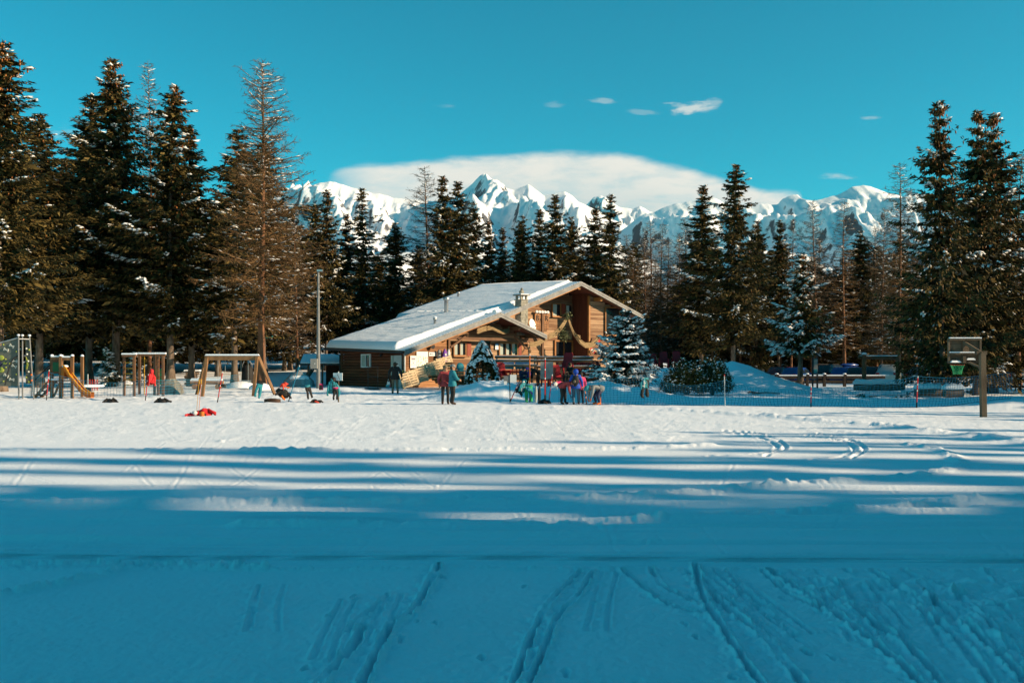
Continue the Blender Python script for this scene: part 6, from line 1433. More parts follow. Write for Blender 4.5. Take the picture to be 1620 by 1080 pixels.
MB().prism([(cx(34), cz(564)), (cx(36.5), cz(570)), (cx(37.5), cz(578)), (cx(35.5), cz(584)), (cx(34), cz(583)), (cx(35.4), cz(576))], 0.44, 0.49).build('figure_pad', M['lime'], o)
for px, py, m_ in ((36, 560, 'hold_white'), (39.5, 553, 'lime'), (38.5, 588, 'hold_white'), (43, 593, 'orange'), (43.5, 602, 'orange'), (39, 604, 'lime'), (35, 597, 'lime'), (38, 571, 'hold_white'), (35, 551, 'hold_white')): MB().ball((cx(px), .44, cz(py)), (.05, .06, .05), 8, 6).build('hold', M[m_], o)
# climbing frame
Yc = 55.0; o = put('climbing_frame', 'wooden climbing frame with yellow rungs and snow-topped beams', 'climbing frame', 229, Yc, 0.0)
def fx(px): return WX(px, Yc) - WX(229, Yc)
fzp = lambda py: WZ(py, Yc) - gz(WX(229, Yc), Yc)
for px, dy in ((196.5, 0), (215.5, -.3), (209, 1.1), (241.5, .3), (248, .2), (260, -.2)): MB().box((fx(px), dy, fzp(564) / 2), (0.12, 0.12, fzp(564) + .1)).build('post', M['beam'], o)
for px0, px1, dy, py in ((195, 217, -.15, 562.5), (209, 243, .3, 561.5), (247, 262, 0, 561.5)):
    MB().box(((fx(px0) + fx(px1)) / 2, dy, fzp(py)), (fx(px1) - fx(px0), 0.14, 0.12)).build('beam', M['beam'], o); MB().box(((fx(px0) + fx(px1)) / 2, dy, fzp(py) + .10), (fx(px1) - fx(px0) + .05, 0.17, 0.085), taper=.95).build('snow', M['snow_cap'], o)
for py in (573.5, 582.5, 591, 600, 608.5): MB().bar((fx(196.5), 0, fzp(py)), (fx(215.5), -.3, fzp(py)), 0.05, 0.05).build('rung', M['yellow'], o)
MB().tube([(fx(225), .3, 0), (fx(225.5), .3, fzp(562))], 0.03, 8).build('fire_pole', M['yellow'], o)
for k in range(5): MB().bar((fx(248), .2, fzp(572 + k * 8)), (fx(260), -.2, fzp(572 + k * 8)), 0.022, 0.022).build('rope_rung', M['dred'], o)
MB().bar((fx(241.5), .3, fzp(562)), (fx(248), .2, fzp(562)), 0.08, 0.08).build('link_beam', M['orange_wood'], o)
MB().box((fx(244), .6, fzp(596)), (0.5, 0.05, 0.9)).build('green_board', M['tube_green'], o)
# rock, log bench, stump table, roundabout, spring bench, black machine
o = put('boulder', 'pale angular boulder right of the climbing frame', 'boulder', 270, 57, 0.3); mb = MB(); r_ = random.Random(9)
mb.loft([[(rx * math.cos(a) * r_.uniform(.85, 1.15), ry * math.sin(a) * r_.uniform(.85, 1.15), z) for a in [2 * math.pi * k / 11 for k in range(11)]] for z, rx, ry in ((-.2, .75, .6), (.3, .72, .5), (.65, .5, .35), (.9, .22, .15))], True, False); tag(o, o['label'], 'boulder'); mb.build('stone_body', M['rock'], o)
o = put('log_bench', 'long log bench with a thick roll of snow behind the swing', 'bench', 327, 63, 0.02)
MB().tube([(-1.0, 0, .46), (1.05, 0, .44)], 0.14, 10).build('seat_log', M['orange_wood'], o); MB().box((0, 0, .62), (2.05, .26, .16), taper=.9).build('snow', M['snow_cap'], o)
for x in (-.7, .75): MB().tube([(x, -.25, .17), (x, .25, .17)], 0.17, 10).build('support_log', M['orange_wood'], o)
o = put('log_pile', 'dark stacked log block with snow on top behind the swing', 'log pile', 305, 72, 0.1)
for k in range(4):
    for j in range(4 - k // 2): MB().tube([(-.42 + j * .28 + (k % 2) * .1, -.3, .14 + k * .25), (-.42 + j * .28 + (k % 2) * .1, .4, .14 + k * .25)], 0.135, 8).build('log', M['bark'], o)
MB().box((0, 0, 1.1), (1.15, .7, .12), taper=.92).build('snow', M['snow_cap'], o)
o = put('roundabout', 'snow-covered disc roundabout with a thin pole beside the slide', 'roundabout', 139, 60, 0.0)
MB().lathe((0, 0, .28), [(.9, 0), (.95, .05), (.9, .12), (.1, .15)], 20).build('disc', M['snow_cap'], o); MB().lathe((0, 0, 0), [(.2, 0), (.2, .28)], 12).build('hub', M['dark_metal'], o); MB().tube([(0, 0, .3), (0, 0, 1.05)], .04, 8).build('pole', M['steel'], o)
o = put('barrier_fence', 'short orange plastic fence right of the slide foot', 'fence', 146, 61, 0.0)
for k in range(5): MB().box((-.3 + k * .15, 0, .35), (0.05, 0.03, 0.7)).build('picket', M['orange_red'], o)
for z in (.2, .5): MB().box((0, .02, z), (.7, .03, .05)).build('rail', M['orange_red'], o)
o = put('spring_seat', 'small wooden seat board on a dark frame beside the climbing wall', 'seat', 59, 54, 0.0)
MB().box((0, 0, .95), (0.42, 0.06, 0.26)).build('backrest', M['post_wood'], o); MB().box((0, -.2, .58), (0.42, 0.4, 0.05)).build('seat', M['post_wood'], o)
for a, b in ((-.16, 0), (.16, 0), (-.16, -.35), (.16, -.35)): MB().tube([(a, b, 0), (a, b, .9 if b == 0 else .58)], .02, 6).build('leg', M['dark_metal'], o)
o = put('snow_blower', 'tall black machine under a cover between the trunks behind the swing', 'machine', 391.5, 68, 0.1)
mb = MB(); mb.loft([[(x * w_, y * w_, z) for x, y in ((-.34, -.3), (.34, -.3), (.38, .1), (.3, .4), (-.3, .4), (-.38, .1))] for z, w_ in ((.15, 1.0), (.5, 1.05), (1.0, 1.0), (1.3, .85), (1.5, .4))], True, True); mb.build('cover', M['dkcloth'], o)
for s in (-1, 1): MB().tube([(s * .28, .2, 1.1), (s * .32, -.1, 1.5), (s * .18, -.2, 1.75)], .025, 6).build('handle', M['steel'], o); MB().lathe((s * .3, 0, .2), [(.2, -.06), (.22, 0), (.2, .06)], 14, ax=Matrix.Rotation(math.pi / 2, 3, 'Y')).build('wheel', M['rubber'], o)
MB().box((0, -.34, .3), (.6, .1, .3)).build('front_plate', M['steel'], o)

# lighting mast with switch box
Ym = 63.0; o = put('lighting_mast', 'tall grey mast with a switch box left of the chalet', 'mast', 503.5, Ym, 0.0); hm = WZ(428, Ym) - gz(WX(503.5, Ym), Ym)
MB().tube([(0, 0, -.1), (0, 0, 2.2), (0, 0, hm)], [.13, .115, .07], 12).build('shaft', M['pole_grey'], o); MB().box((-.22, -.22, 1.62), (0.42, 0.24, 0.62)).build('switch_box', M['concrete'], o); MB().box((-.16, -.345, 1.62), (0.06, 0.012, 0.06)).build('label_plate', M['white_paint'], o)
MB().box((.1, 0, hm), (.35, .2, .12)).build('lamp_head', M['steel'], o)
# lean-to shed behind the corner
Ys_ = 72.0; o = put('shed', 'low open shed with snowy roof left of the chalet', 'shed', 508, Ys_, 0.12)
def sx(px): return WX(px, Ys_) - WX(508, Ys_)
zs = lambda py: WZ(py, Ys_) - gz(WX(508, Ys_), Ys_)
mb = MB(); mb.prism([(-.3, zs(575)), (2.6, zs(562)), (2.6, zs(565)), (-.3, zs(578))], sx(474), sx(548), 'x'); mb.build('roof', M['dark_metal'], o)
mb = MB(); mb.prism([(-.25, zs(574.8)), (2.6, zs(561.8)), (2.6, zs(559)), (-.25, zs(573.0))], sx(476), sx(547), 'x'); mb.build('snow', M['snow_cap'], o)
for px in (488, 510, 545): MB().box((sx(px), 0, zs(576) / 2), (.12, .12, zs(576))).build('post', M['beam'], o)
MB().box((sx(530), 2.5, .9), (sx(548) - sx(512), .1, 1.8)).build('back_wall', M['plank_dark'], o)
o = put('tarpaulin_heap', 'tarpaulin-covered heap dusted with snow beside the shed', 'heap', 473, 68, 0.3); mb = MB(); mb.loft([[(rx * math.cos(a) * (1 + .15 * math.sin(3 * a)), ry * math.sin(a), z) for a in [2 * math.pi * k / 12 for k in range(12)]] for z, rx, ry in ((0, 1.1, .6), (.4, 1.0, .55), (.8, .6, .35), (1.05, .15, .1))]); mb.build('tarpaulin', M['grey_cloth'], o); MB().ball((0.0, -.1, .55), (.7, .4, .3), 12, 8).build('snow', M['snow_cap'], o)
o = put('stacked_boards', 'leaning grey boards stacked under the shed', 'boards', 485, 69.5, 0.2)
for k in range(4): MB().bar((-.5 + k * .06, k * .08, 0), (.25 + k * .06, .3 + k * .08, 1.15), 0.5, 0.04).build('board', M['old_wood'], o)
# dark metal rack by the side wall
o = thing('metal_rack', 'thin dark metal rack standing before the log side wall', 'rack', (WX(590, 61.5), 61.5, gz(WX(590, 61.5), 61.5)), -0.2)
for x in (-.32, .32): MB().tube([(x, 0, 0), (x, 0, 1.45)], .018, 6).build('upright', M['dark_metal'], o)
for z in (.8, 1.42): MB().tube([(-.34, 0, z), (.34, 0, z)], .016, 6).build('crossbar', M['dark_metal'], o)
MB().box((0, 0, .06), (.95, .45, .1)).build('base', M['dark_metal'], o)
# skis and snowboards hung on the front wall
for k, (px, py0, py1, m1, m2, lab) in enumerate(((693, 553, 568, 'grey_cloth', 'navy', 'small dark and white garment hung left on the front wall'), (702, 552, 574, 'purple', 'white_cloth', 'patterned white and purple jacket hung on the front wall'), (708, 552, 584, 'white_cloth', 'grey_cloth', 'long pale ski bag hung at the porch corner'))):
    u = HU(px, .9); z0 = HZ(py1, u, .85); z1 = HZ(py0, u, .85); o = thing('wall_garment', lab, 'garment', HP(u, .78, z0), TH, 'garments hung on the front wall'); H_ = z1 - z0
    mb = MB(); mb.loft([[(w_ * math.cos(a) * (1 + .2 * math.sin(3 * a + z)), .07 * math.sin(a), z * H_) for a in [2 * math.pi * j / 10 for j in range(10)]] for z, w_ in ((0, .10), (.15, .16), (.5, .19 if k == 1 else .12), (.8, .14), (1.0, .05))]); mb.build('cloth', M[m1], o)
    for z in (.25, .6): MB().box((.02, -.08, z * H_), (.14, .03, H_ * .16)).build('panel', M[m2], o)
o = thing('wreath', 'small yellow-green wreath at the chalet corner by the door', 'wreath', HP(.45, .75, HZ(590, .45, .75)), TH); g_ = np.random.default_rng(3); c_ = np.stack([.12 * np.cos(np.arange(60)), .03 * g_.normal(0, 1, 60), .14 * np.sin(np.arange(60))], -1); V_, F_ = diamonds(c_, unit(g_.normal(0, 1, (60, 3))), unit(g_.normal(0, 1, (60, 3))), np.full(60, .12), np.full(60, .04)); obj('sprigs', mesh_np('sprigs', V_, F_), o, M['lime']); MB().box((0, 0, -.2), (.07, .04, .2)).build('ribbon', M['white_cloth'], o)

# ------------------------------------------------------------------ basketball stand, gate, sign, fences, logs on the right
Yb = 33.0; o = put('basketball_stand', 'weathered basketball stand seen from behind with green net', 'basketball hoop', 1556, Yb, 0.0)
def bx_(px): return WX(px, Yb) - WX(1556, Yb)
bz_ = lambda py: WZ(py, Yb) - gz(WX(1556, Yb), Yb)
MB().bar((0, 0, -.2), (bx_(1553.5), -.02, bz_(558)), .17, .17).build('post', M['old_wood'], o)
z0, z1 = bz_(574.5), bz_(535)
for k in range(5): MB().box((bx_(1537), .55, z0 + (z1 - z0) * (k + .5) / 5), (bx_(1562) - bx_(1511), .03, (z1 - z0) / 5 - .012)).build('board', M['old_wood'], o)
for (x, w_) in ((1511.5, .06), (1535.5, .08), (1562, .06)): MB().box((bx_(x), .50, (z0 + z1) / 2), (w_, .07, z1 - z0)).build('batten', M['old_wood'], o)
for py in (536, 559): MB().box((bx_(1537), .48, bz_(py)), (bx_(1562) - bx_(1511), .10, .06)).build('ledger', M['old_wood'], o); MB().box((bx_(1537), .46, bz_(py) + .048), (bx_(1562) - bx_(1511), .10, .035)).build('snow', M['snow_cap'], o)
MB().box((bx_(1521), .45, bz_(573) + .03), (.35, .14, .07), taper=.7).build('snow', M['snow_cap'], o); MB().box((bx_(1545), .45, bz_(569) + .03), (.3, .14, .06), taper=.7).build('snow', M['snow_cap'], o)
MB().bar((bx_(1553.5), 0, bz_(559)), (bx_(1536), .5, bz_(541)), .08, .10).build('strut', M['old_wood'], o); MB().bar((bx_(1553.5), 0, bz_(582)), (bx_(1541), .5, bz_(572)), .06, .06).build('strut', M['old_wood'], o)
MB().bar((bx_(1534), .40, bz_(574)), (bx_(1534), .40, bz_(563)), .10, .08).build('bracket', M['old_wood'], o); MB().box((bx_(1553), 0.05, bz_(558)), (.35, .14, .12)).build('bracket', M['old_wood'], o)
mb = MB(); mb.tube([(bx_(1532) + .22 * math.cos(a), .82 + .22 * math.sin(a), bz_(577)) for a in [2 * math.pi * k / 18 for k in range(19)]], .012, 6, False); mb.build('hoop', M['orange_red'], o)
mb = MB()
for k in range(12):
    a = 2 * math.pi * k / 12
    for d in (-.4, .4): mb.tube([(bx_(1532) + .22 * math.cos(a), .82 + .22 * math.sin(a), bz_(577)), (bx_(1532) + .16 * math.cos(a + d), .82 + .16 * math.sin(a + d), bz_(584)), (bx_(1532) + .13 * math.cos(a), .82 + .13 * math.sin(a), bz_(592))], .010, 4, False)
e = mb.build('hoop_net', M['green'], o)
# timber gate frame
Yg = 63; o = put('timber_gateway', 'dark timber post and snowy crossbeam in front of the silver car', 'gateway', 1367, Yg, 0.0); hg = WZ(560, Yg) - gz(WX(1367, Yg), Yg)
MB().tube([(0, 0, -.1), (0, 0, hg)], .13, 10).build('post', M['beam'], o); MB().ball((0, 0, hg + .02), (.17, .17, .09), 10, 6).build('snow', M['snow_cap'], o)
MB().tube([(-.35, .05, hg - .18), (2.2, .1, hg - .28)], .10, 8).build('crossbeam', M['beam'], o); MB().box((.95, .08, hg - .10), (2.4, .16, .06)).build('snow', M['snow_cap'], o)
MB().tube([(2.15, .1, -.1), (2.15, .1, hg - .2)], .12, 10).build('post', M['beam'], o)
def log_snow(label, px, Y, L, rz=0.0, hh=.34):
    o = put('snowy_log', label, 'log', px, Y, rz, 'snow-topped logs by the nets'); MB().tube([(-L / 2, 0, .22), (L / 2, 0, .22)], .24, 10).build('log', M['bark'], o); mb = MB()
    mb.loft([[(x, .26 * math.cos(a), .40 + hh * max(0, math.sin(a)) * w_) for a in [math.pi * k / 9 - 0.0 for k in range(10)]] for x, w_ in ((-L / 2 - .04, .6), (-L / 2 + .1, 1.0), (-L / 4, .85), (0, 1.0), (L / 4, .8), (L / 2 - .1, 1.0), (L / 2 + .03, .6))]); mb.build('snow', M['snow_cap'], o)
log_snow('long log under a thick snow roll in front of the silver car', 1391, 62, 3.1, 0.02); log_snow('snow-covered log right of the tall red pole', 1469, 50, 1.3, 0.1, .3); log_snow('short snowy log beside the trunk left of the basketball post', 1508, 49, 0.9, 0.0, .3)
for px, Y, L, lab in ((1190, 55.5, .5, 'short dark stick lying on the snow before the mound'), (1212, 55.0, 1.6, 'long dark branch lying on the snow before the mound')):
    o = put('fallen_branch', lab, 'branch', px, Y, 0.1); mb = MB(); mb.tube([(-L / 2, 0, .06), (0, .05, .10), (L / 2, 0, .05)], [.05, .045, .03], 6); mb.build('stem', M['bark'], o); MB().tube([(-L * .3, 0, .08), (-L * .25, -.05, .22)], [.025, .01], 5).build('twig', M['bark'], o)
Yi = 61; o = put('info_sign', 'narrow green and white information sign on two dark posts', 'sign', 1289, Yi, 0.0)
for x in (-.13, .15): MB().box((x, 0, 1.0), (.09, .09, 2.0)).build('post', M['dark_metal'], o)
MB().box((.03, -.06, 1.35), (.24, .03, .95)).build('panel', M['grey_cloth'], o); MB().box((.03, -.08, 1.05), (.2, .01, .25)).build('lower_print', M['cyan'], o); MB().box((.03, -.08, 1.55), (.2, .01, .45)).build('upper_print', M['concrete'], o)
# car park fence; wood colour darkened to stand in for the shade on it
Yf = 76.0
for k, (p0, p1) in enumerate(((1228, 1276), (1276, 1303), (1303, 1335), (1335, 1366), (1366, 1400))):
    o = put('rail_fence', ['first', 'second', 'third', 'fourth', 'fifth'][k] + ' bay from the left of the dark snowy rail fence by the car park', 'fence', p0, Yf, 0.0, 'bays of the car park fence'); L = WX(p1, Yf) - WX(p0, Yf)
    MB().box((0.05, 0, .45), (.2, .2, 1.0)).build('post', M['fence_shade_dark'], o); MB().ball((.05, 0, .98), (.15, .15, .06), 8, 6).build('snow', M['snow_cap'], o)
    for z in (.38, .72): MB().box((L / 2 + .1, -.02, z), (L - .2, .12, .22)).build('rail', M['fence_shade_dark'], o)
    MB().box((L / 2 + .1, -.02, .87), (L - .2, .15, .08)).build('snow', M['snow_cap'], o)
for k, (p0, p1, Y) in enumerate(((1560, 1612, 58), (1612, 1668, 58))):
    o = put('rail_fence', ['nearer', 'farther'][k] + ' bay of the snowy fence behind the basketball post at the right edge', 'fence', p0, Y, 0.0, 'fence by the right edge'); L = WX(p1, Y) - WX(p0, Y)
    MB().box((0.05, 0, .45), (.14, .14, 1.0)).build('post', M['fence_shade_dark'], o)
    for z in (.35, .75): MB().box((L / 2 + .1, -.02, z), (L - .15, .1, .12)).build('rail', M['fence_shade_dark'], o); MB().box((L / 2 + .1, -.02, z + .09), (L - .15, .12, .06)).build('snow', M['snow_cap'], o)

# ------------------------------------------------------------------ parked cars
def car_proto(kind, paint):
    """rear end at y=0, nose towards +y; returns an Empty with parts"""
    c = thing('parked_car', 'car', 'car')
    Hh = {'suv': 1.70, 'hatch': 1.46, 'wagon': 1.52, 'sedan': 1.45}[kind]; Ln = {'suv': 4.7, 'hatch': 4.0, 'wagon': 4.5, 'sedan': 4.4}[kind]; hw = .90 if kind == 'suv' else .85; belt = Hh * .60
    def sec(y, zb, zs, zt, wb, ws, wt): return [(-wb, y, zb), (wb, y, zb), (ws * 1.0, y, zb + .18), (ws, y, zs), (wt, y, zt), (wt * .6, y, zt + .02), (-wt * .6, y, zt + .02), (-wt, y, zt), (-ws, y, zs), (-ws, y, zb + .18)]
    st = [sec(0.0, .42, .75, .80, hw * .75, hw * .88, hw * .80), sec(.08, .30, belt - .05, belt, hw * .85, hw * .97, hw * .90), sec(.22, .26, belt, belt + .12, hw * .9, hw, hw * .84), sec(.55 if kind != 'sedan' else 1.0, .25, belt, Hh - .06, hw * .92, hw, hw * .72), sec(.95 if kind != 'sedan' else 1.3, .25, belt, Hh, hw * .92, hw, hw * .70),
          sec(Ln * .52, .25, belt - .02, Hh - .02, hw * .92, hw, hw * .70), sec(Ln * .60, .25, belt - .03, Hh - .12, hw * .92, hw, hw * .72), sec(Ln * .76, .25, belt - .08, belt - .02, hw * .92, hw, hw * .85), sec(Ln * .93, .27, belt - .22, belt - .16, hw * .88, hw * .95, hw * .80), sec(Ln, .40, .62, .66, hw * .7, hw * .8, hw * .7)]
    MB().loft(st, True, True).build('body', M[paint], c)
    # glazing set just proud of the shell
    rg = MB(); yb = .22 if kind != 'sedan' else .62
    rg.add([(-hw * .80, .20, belt + .08), (hw * .80, .20, belt + .08), (hw * .66, .50, Hh - .12), (-hw * .66, .50, Hh - .12)] if kind != 'sedan' else [(-hw * .8, .62, belt + .1), (hw * .8, .62, belt + .1), (hw * .66, .98, Hh - .1), (-hw * .66, .98, Hh - .1)], [(0, 1, 2, 3)]); rg.build('rear_window', M['glass'], c)
    for s in (-1, 1):
        for (y0, y1) in ((.62, 1.20), (1.26, Ln * .40), (Ln * .42, Ln * .60)):
            sg = MB(); sg.add([(s * (hw * 1.005), y0, belt + .05), (s * (hw * 1.005), y1 + .1, belt + .04), (s * (hw * .755), y1, Hh - .13), (s * (hw * .755), y0 + .12, Hh - .13)], [(0, 1, 2, 3)]); sg.build('side_window', M['glass'], c)
        tl = MB(); tl.box((s * hw * .80, .03, belt - .10), (.26, .12, .16)); tl.build('tail_light', M['lamp_red'], c)
        MB().box((s * (hw + .08), Ln * .60, belt + .05), (.16, .1, .12)).build('mirror', M[paint], c)
        for y in (.80, Ln * .80):
            w = MB(); w.lathe((s * (hw - .10), y, .33), [(.20, -.11), (.32, -.11), (.34, -.06), (.34, .06), (.32, .11), (.20, .11)], 18, ax=Matrix.Rotation(math.pi / 2, 3, 'Y')); wo = w.build('wheel', M['rubber'], c)
            MB().lathe((s * (hw - .085), y, .33), [(.03, -.12), (.19, -.115), (.21, -.08), (.21, .08), (.19, .115), (.03, .12)], 14, ax=Matrix.Rotation(math.pi / 2, 3, 'Y')).build('rim', M['silver'], wo)
            ar = MB(); ar.tube([(s * hw * 1.0, y + .40 * math.cos(a), .33 + .40 * math.sin(a)) for a in [math.pi * k / 10 for k in range(11)]], .045, 6); ar.build('wheel_arch', M[paint], c)
    MB().box((0, -.03, .48), (hw * 1.7, .14, .20)).build('bumper', M[paint if kind == 'suv' else 'dark_metal'], c)
    MB().box((0, .0, belt - .22), (.52, .06, .12)).build('number_plate', M['white_paint'], c)
    if kind == 'suv':
        for s in (-1, 1): MB().tube([(s * .55, .6, Hh + .05), (s * .55, 2.4, Hh + .05)], .025, 6).build('roof_rail', M['dark_metal'], c)
    return c
M['car_blue'] = mat('dark_blue_paint', (0.012, 0.05, 0.22), (0.010, 0.04, 0.18), 2, 0.25, spec=.6); M['car_black'] = mat('black_paint', (0.012, 0.012, 0.014), (0.016, 0.016, 0.018), 2, 0.25, spec=.6); M['car_red'] = mat('dark_red_paint', (0.10, 0.008, 0.010), (0.08, 0.006, 0.008), 2, 0.25, spec=.6); M['car_silver'] = mat('silver_paint', (0.40, 0.44, 0.43), (0.36, 0.40, 0.40), 2, 0.3, metal=0.5, spec=.6); M['car_teal'] = mat('grey_blue_paint', (0.06, 0.09, 0.11), (0.05, 0.08, 0.10), 2, 0.3, spec=.6)
CARS = [(1402, 86, 'suv', 'car_silver', 'silver people carrier parked behind the timber gateway', -0.50), (1376, 88, 'wagon', 'car_black', 'black car parked left of the silver people carrier', -0.50), (1352, 89, 'hatch', 'car_black', 'small black car parked behind the fence left of the gateway', -0.5),
        (1327, 90, 'hatch', 'car_blue', 'dark blue hatchback parked behind the fence', -0.50), (1297, 93, 'suv', 'car_black', 'large dark car parked behind the information sign', -0.85), (1246, 91, 'hatch', 'car_blue', 'blue car parked at the left end beyond the mound', -0.80), (1222, 94, 'wagon', 'car_red', 'dark red car half hidden behind the mound', -0.8),
        (1322, 99, 'wagon', 'car_blue', 'dark blue car with roof box in the second row', -1.2), (1448, 89, 'wagon', 'car_teal', 'grey blue car right of the silver people carrier', -0.5), (1585, 80, 'wagon', 'car_black', 'dark car behind the fence at the right edge', -1.3)]
protos = {}
for px, Y, kind, paint, lab, rz in CARS:
    key = (kind, paint)
    if key in protos: c = copy_tree(protos[key])
    else: c = protos[key] = car_proto(kind, paint)
    x = WX(px, Y); c.location = (x, Y, gz(x, Y)); c.rotation_euler[2] = rz; tag(c, lab, 'car', 'cars parked behind the fence')
    if 'roof box' in lab:
        mb = MB(); mb.loft([[(.42 * w_ * math.cos(a), y, 1.70 + .17 * w_ * math.sin(a)) for a in [2 * math.pi * k / 10 for k in range(10)]] for y, w_ in ((.7, .5), (1.0, 1), (2.2, 1), (2.7, .4))]); mb.build('roof_box', M['car_blue'], c)
# ------------------------------------------------------------------ people
BONES = [('pelvis', 'spine'), ('spine', 'chest'), ('chest', 'neck'), ('neck', 'head'), ('head', 'crown')]
for s in 'LR': BONES += [('chest', 'sh' + s), ('sh' + s, 'el' + s), ('el' + s, 'wr' + s), ('pelvis', 'hip' + s), ('hip' + s, 'kn' + s), ('kn' + s, 'an' + s), ('an' + s, 'toe' + s)]
STAND = dict(pelvis=(0, 0, .94), spine=(0, .01, 1.13), chest=(0, 0, 1.34), neck=(0, 0, 1.50), head=(0, -.025, 1.62), crown=(0, -.02, 1.70))
for s, g_ in (('L', 1), ('R', -1)):
    STAND.update({'sh' + s: (g_ * .19, .0, 1.41), 'el' + s: (g_ * .27, .03, 1.14), 'wr' + s: (g_ * .27, -.07, .92), 'hip' + s: (g_ * .10, 0, .88), 'kn' + s: (g_ * .115, -.03, .49), 'an' + s: (g_ * .12, .03, .09), 'toe' + s: (g_ * .14, -.14, .045)})
RAD = dict(pelvis=.150, spine=.155, chest=.165, neck=.062, head=.098, crown=.078, sh=.088, el=.066, wr=.046, hip=.112, kn=.078, an=.060, toe=.046)
def hand_mesh(mb, wr, el, thumb_side=1):
    """palm, four unequal bent fingers and a thumb leaving the side of the palm"""
    d = (Vector(wr) - Vector(el)).normalized(); sd = d.cross(Vector((0, 1, 0.2))).normalized() * thumb_side; nn = d.cross(sd)
    p = Vector(wr) + d * .01; mb.tube([p, p + d * .05, p + d * .095], [.026, .034, .030], 8, flat=0.55)
    k0 = p + d * .09
    for k, L in enumerate((.062, .074, .070, .055)):
        b = k0 + sd * (.027 - .018 * k); mb.tube([b - d * .01, b + d * L * .5 + nn * .006, b + d * L * .82 + nn * .028, b + d * L * .9 + nn * .045], [.0095, .009, .008, .006], 6)
    b = p + d * .03 + sd * .028; mb.tube([b - sd * .01, b + sd * .025 + d * .02, b + sd * .03 + d * .05 + nn * .015], [.011, .010, .008], 6)
def person(label, px, Y, rz, pose, cols, height=1.75, hat=None, extra=None, bulk=1.0, dz=0.0, skirt=True, z=None):
    J = dict(STAND); J.update({k: v for k, v in pose.items() if k != 'face'}); names = list(J); idx = {n: i for i, n in enumerate(names)}
    order = ['pelvis'] + [n for n in names if n != 'pelvis']; idx = {n: i for i, n in enumerate(order)}
    me = bpy.data.meshes.new('body'); me.from_pydata([J[n] for n in order], [(idx[a], idx[b]) for a, b in BONES], [])
    o = bpy.data.objects.new('body_tmp', me); COL.objects.link(o); o.modifiers.new('skin', 'SKIN')
    for n in order:
        r = RAD.get(n, RAD.get(n[:-1], .08)); b = bulk if n in ('spine', 'chest', 'pelvis') or n[:2] in ('sh', 'el') else 1.0
        sv = me.skin_vertices[0].data[idx[n]]; sv.radius = (r * b, r * b * (.80 if n in ('chest', 'spine', 'pelvis') else 1.0)); sv.use_root = (n == 'pelvis')
    ss = o.modifiers.new('sub', 'SUBSURF'); ss.levels = 2; ss.render_levels = 2
    dg = bpy.context.evaluated_depsgraph_get(); dg.update(); ev = bpy.data.meshes.new_from_object(o.evaluated_get(dg)); bpy.data.objects.remove(o); bpy.data.meshes.remove(me)
    mb = MB(); segs = [(np.array(J[a]), np.array(J[b]), a, b) for a, b in BONES]
    mats = [M[cols['top']], M[cols['legs']], M['skin'], M[cols.get('shoes', 'black')], M[cols.get('glove', 'skin')], M['hair']]
    vv = [tuple(v.co) for v in ev.vertices]
    def region(c):
        best = 9; reg = 0
        for A, B, a, b in segs:
            t = np.clip(np.dot(c - A, B - A) / max(np.dot(B - A, B - A), 1e-9), 0, 1); d = np.linalg.norm(c - A - t * (B - A)) - RAD.get(b, RAD.get(b[:-1], .08)) * .6
            if d < best:
                best = d
                if b in ('head', 'crown') or (b == 'neck' and t > .75): reg = 2
                elif b[:2] in ('hi', 'kn', 'an') and not (b[:2] == 'hi'): reg = 1 if not (b[:2] == 'an' and t > .9) else 3
                elif b[:3] == 'toe': reg = 3
                elif b[:2] == 'hi': reg = 0 if skirt else 1
                else: reg = 0
        return reg
    for p in ev.polygons:
        c = np.array(p.center); mb.cur = region(c); mb.f.append(tuple(p.vertices)); mb.sm.append(True); mb.mi.append(mb.cur)
    mb.v = vv; bpy.data.meshes.remove(ev)
    mb.cur = 4
    for s, t in (('L', 1), ('R', -1)): hand_mesh(mb, J['wr' + s], J['el' + s], t)
    # face on the front (-y) of the head, in the head's own frame
    hd = Vector(J['head']); up = (Vector(J['crown']) - Vector(J['neck'])).normalized(); fw = Vector(pose.get('face', (0, -1, 0))); fw = (fw - up * fw.dot(up)).normalized(); rt = fw.cross(up)
    mb.cur = 2; mb.tube([hd + fw * .085 + up * .03, hd + fw * .122 - up * .012, hd + fw * .098 - up * .025], [.010, .017, .014], 6); mb.ball(hd + fw * .055 - up * .075, (.055, .05, .05), 8, 6)
    for s in (-1, 1): mb.ball(hd + rt * s * .098 - up * .005, (.018, .03, .035), 8, 6)
    mb.cur = 5
    for s in (-1, 1): mb.ball(hd + rt * s * .038 + fw * .092 + up * .018, (.014, .010, .010), 6, 4)
    mb.ball(hd + fw * .100 - up * .055, (.026, .008, .008), 8, 4)
    x = WX(px, Y); root = thing('person', label, 'person', (x, Y, (gz(x, Y) + dz) if z is None else z), rz); sc = height / 1.75; root.scale = (sc, sc, sc)
    mb.build('body', mats, root)
    # head cover follows the head
    kind, hm = hat or ('hair', 'hair'); h = MB(); Mh = Matrix((rt, -fw, up)).transposed()
    if kind == 'hair': h.ball(hd - fw * .022 + up * .025, (.108, .112, .115), 14, 10, Mh)
    elif kind == 'beanie':
        h.loft([[hd + rt * (r * math.cos(a)) - fw * (.008 + r * 1.06 * math.sin(a)) + up * z_ for a in [2 * math.pi * k / 14 for k in range(14)]] for z_, r in ((.028, .112), (.06, .116), (.10, .104), (.135, .075), (.15, .03))])
    elif kind == 'hood':
        h.ball(hd - fw * .03 + up * .015, (.135, .13, .145), 14, 10, Mh); 
    elif kind == 'helmet': h.ball(hd - fw * .01 + up * .035, (.125, .14, .12), 14, 10, Mh)
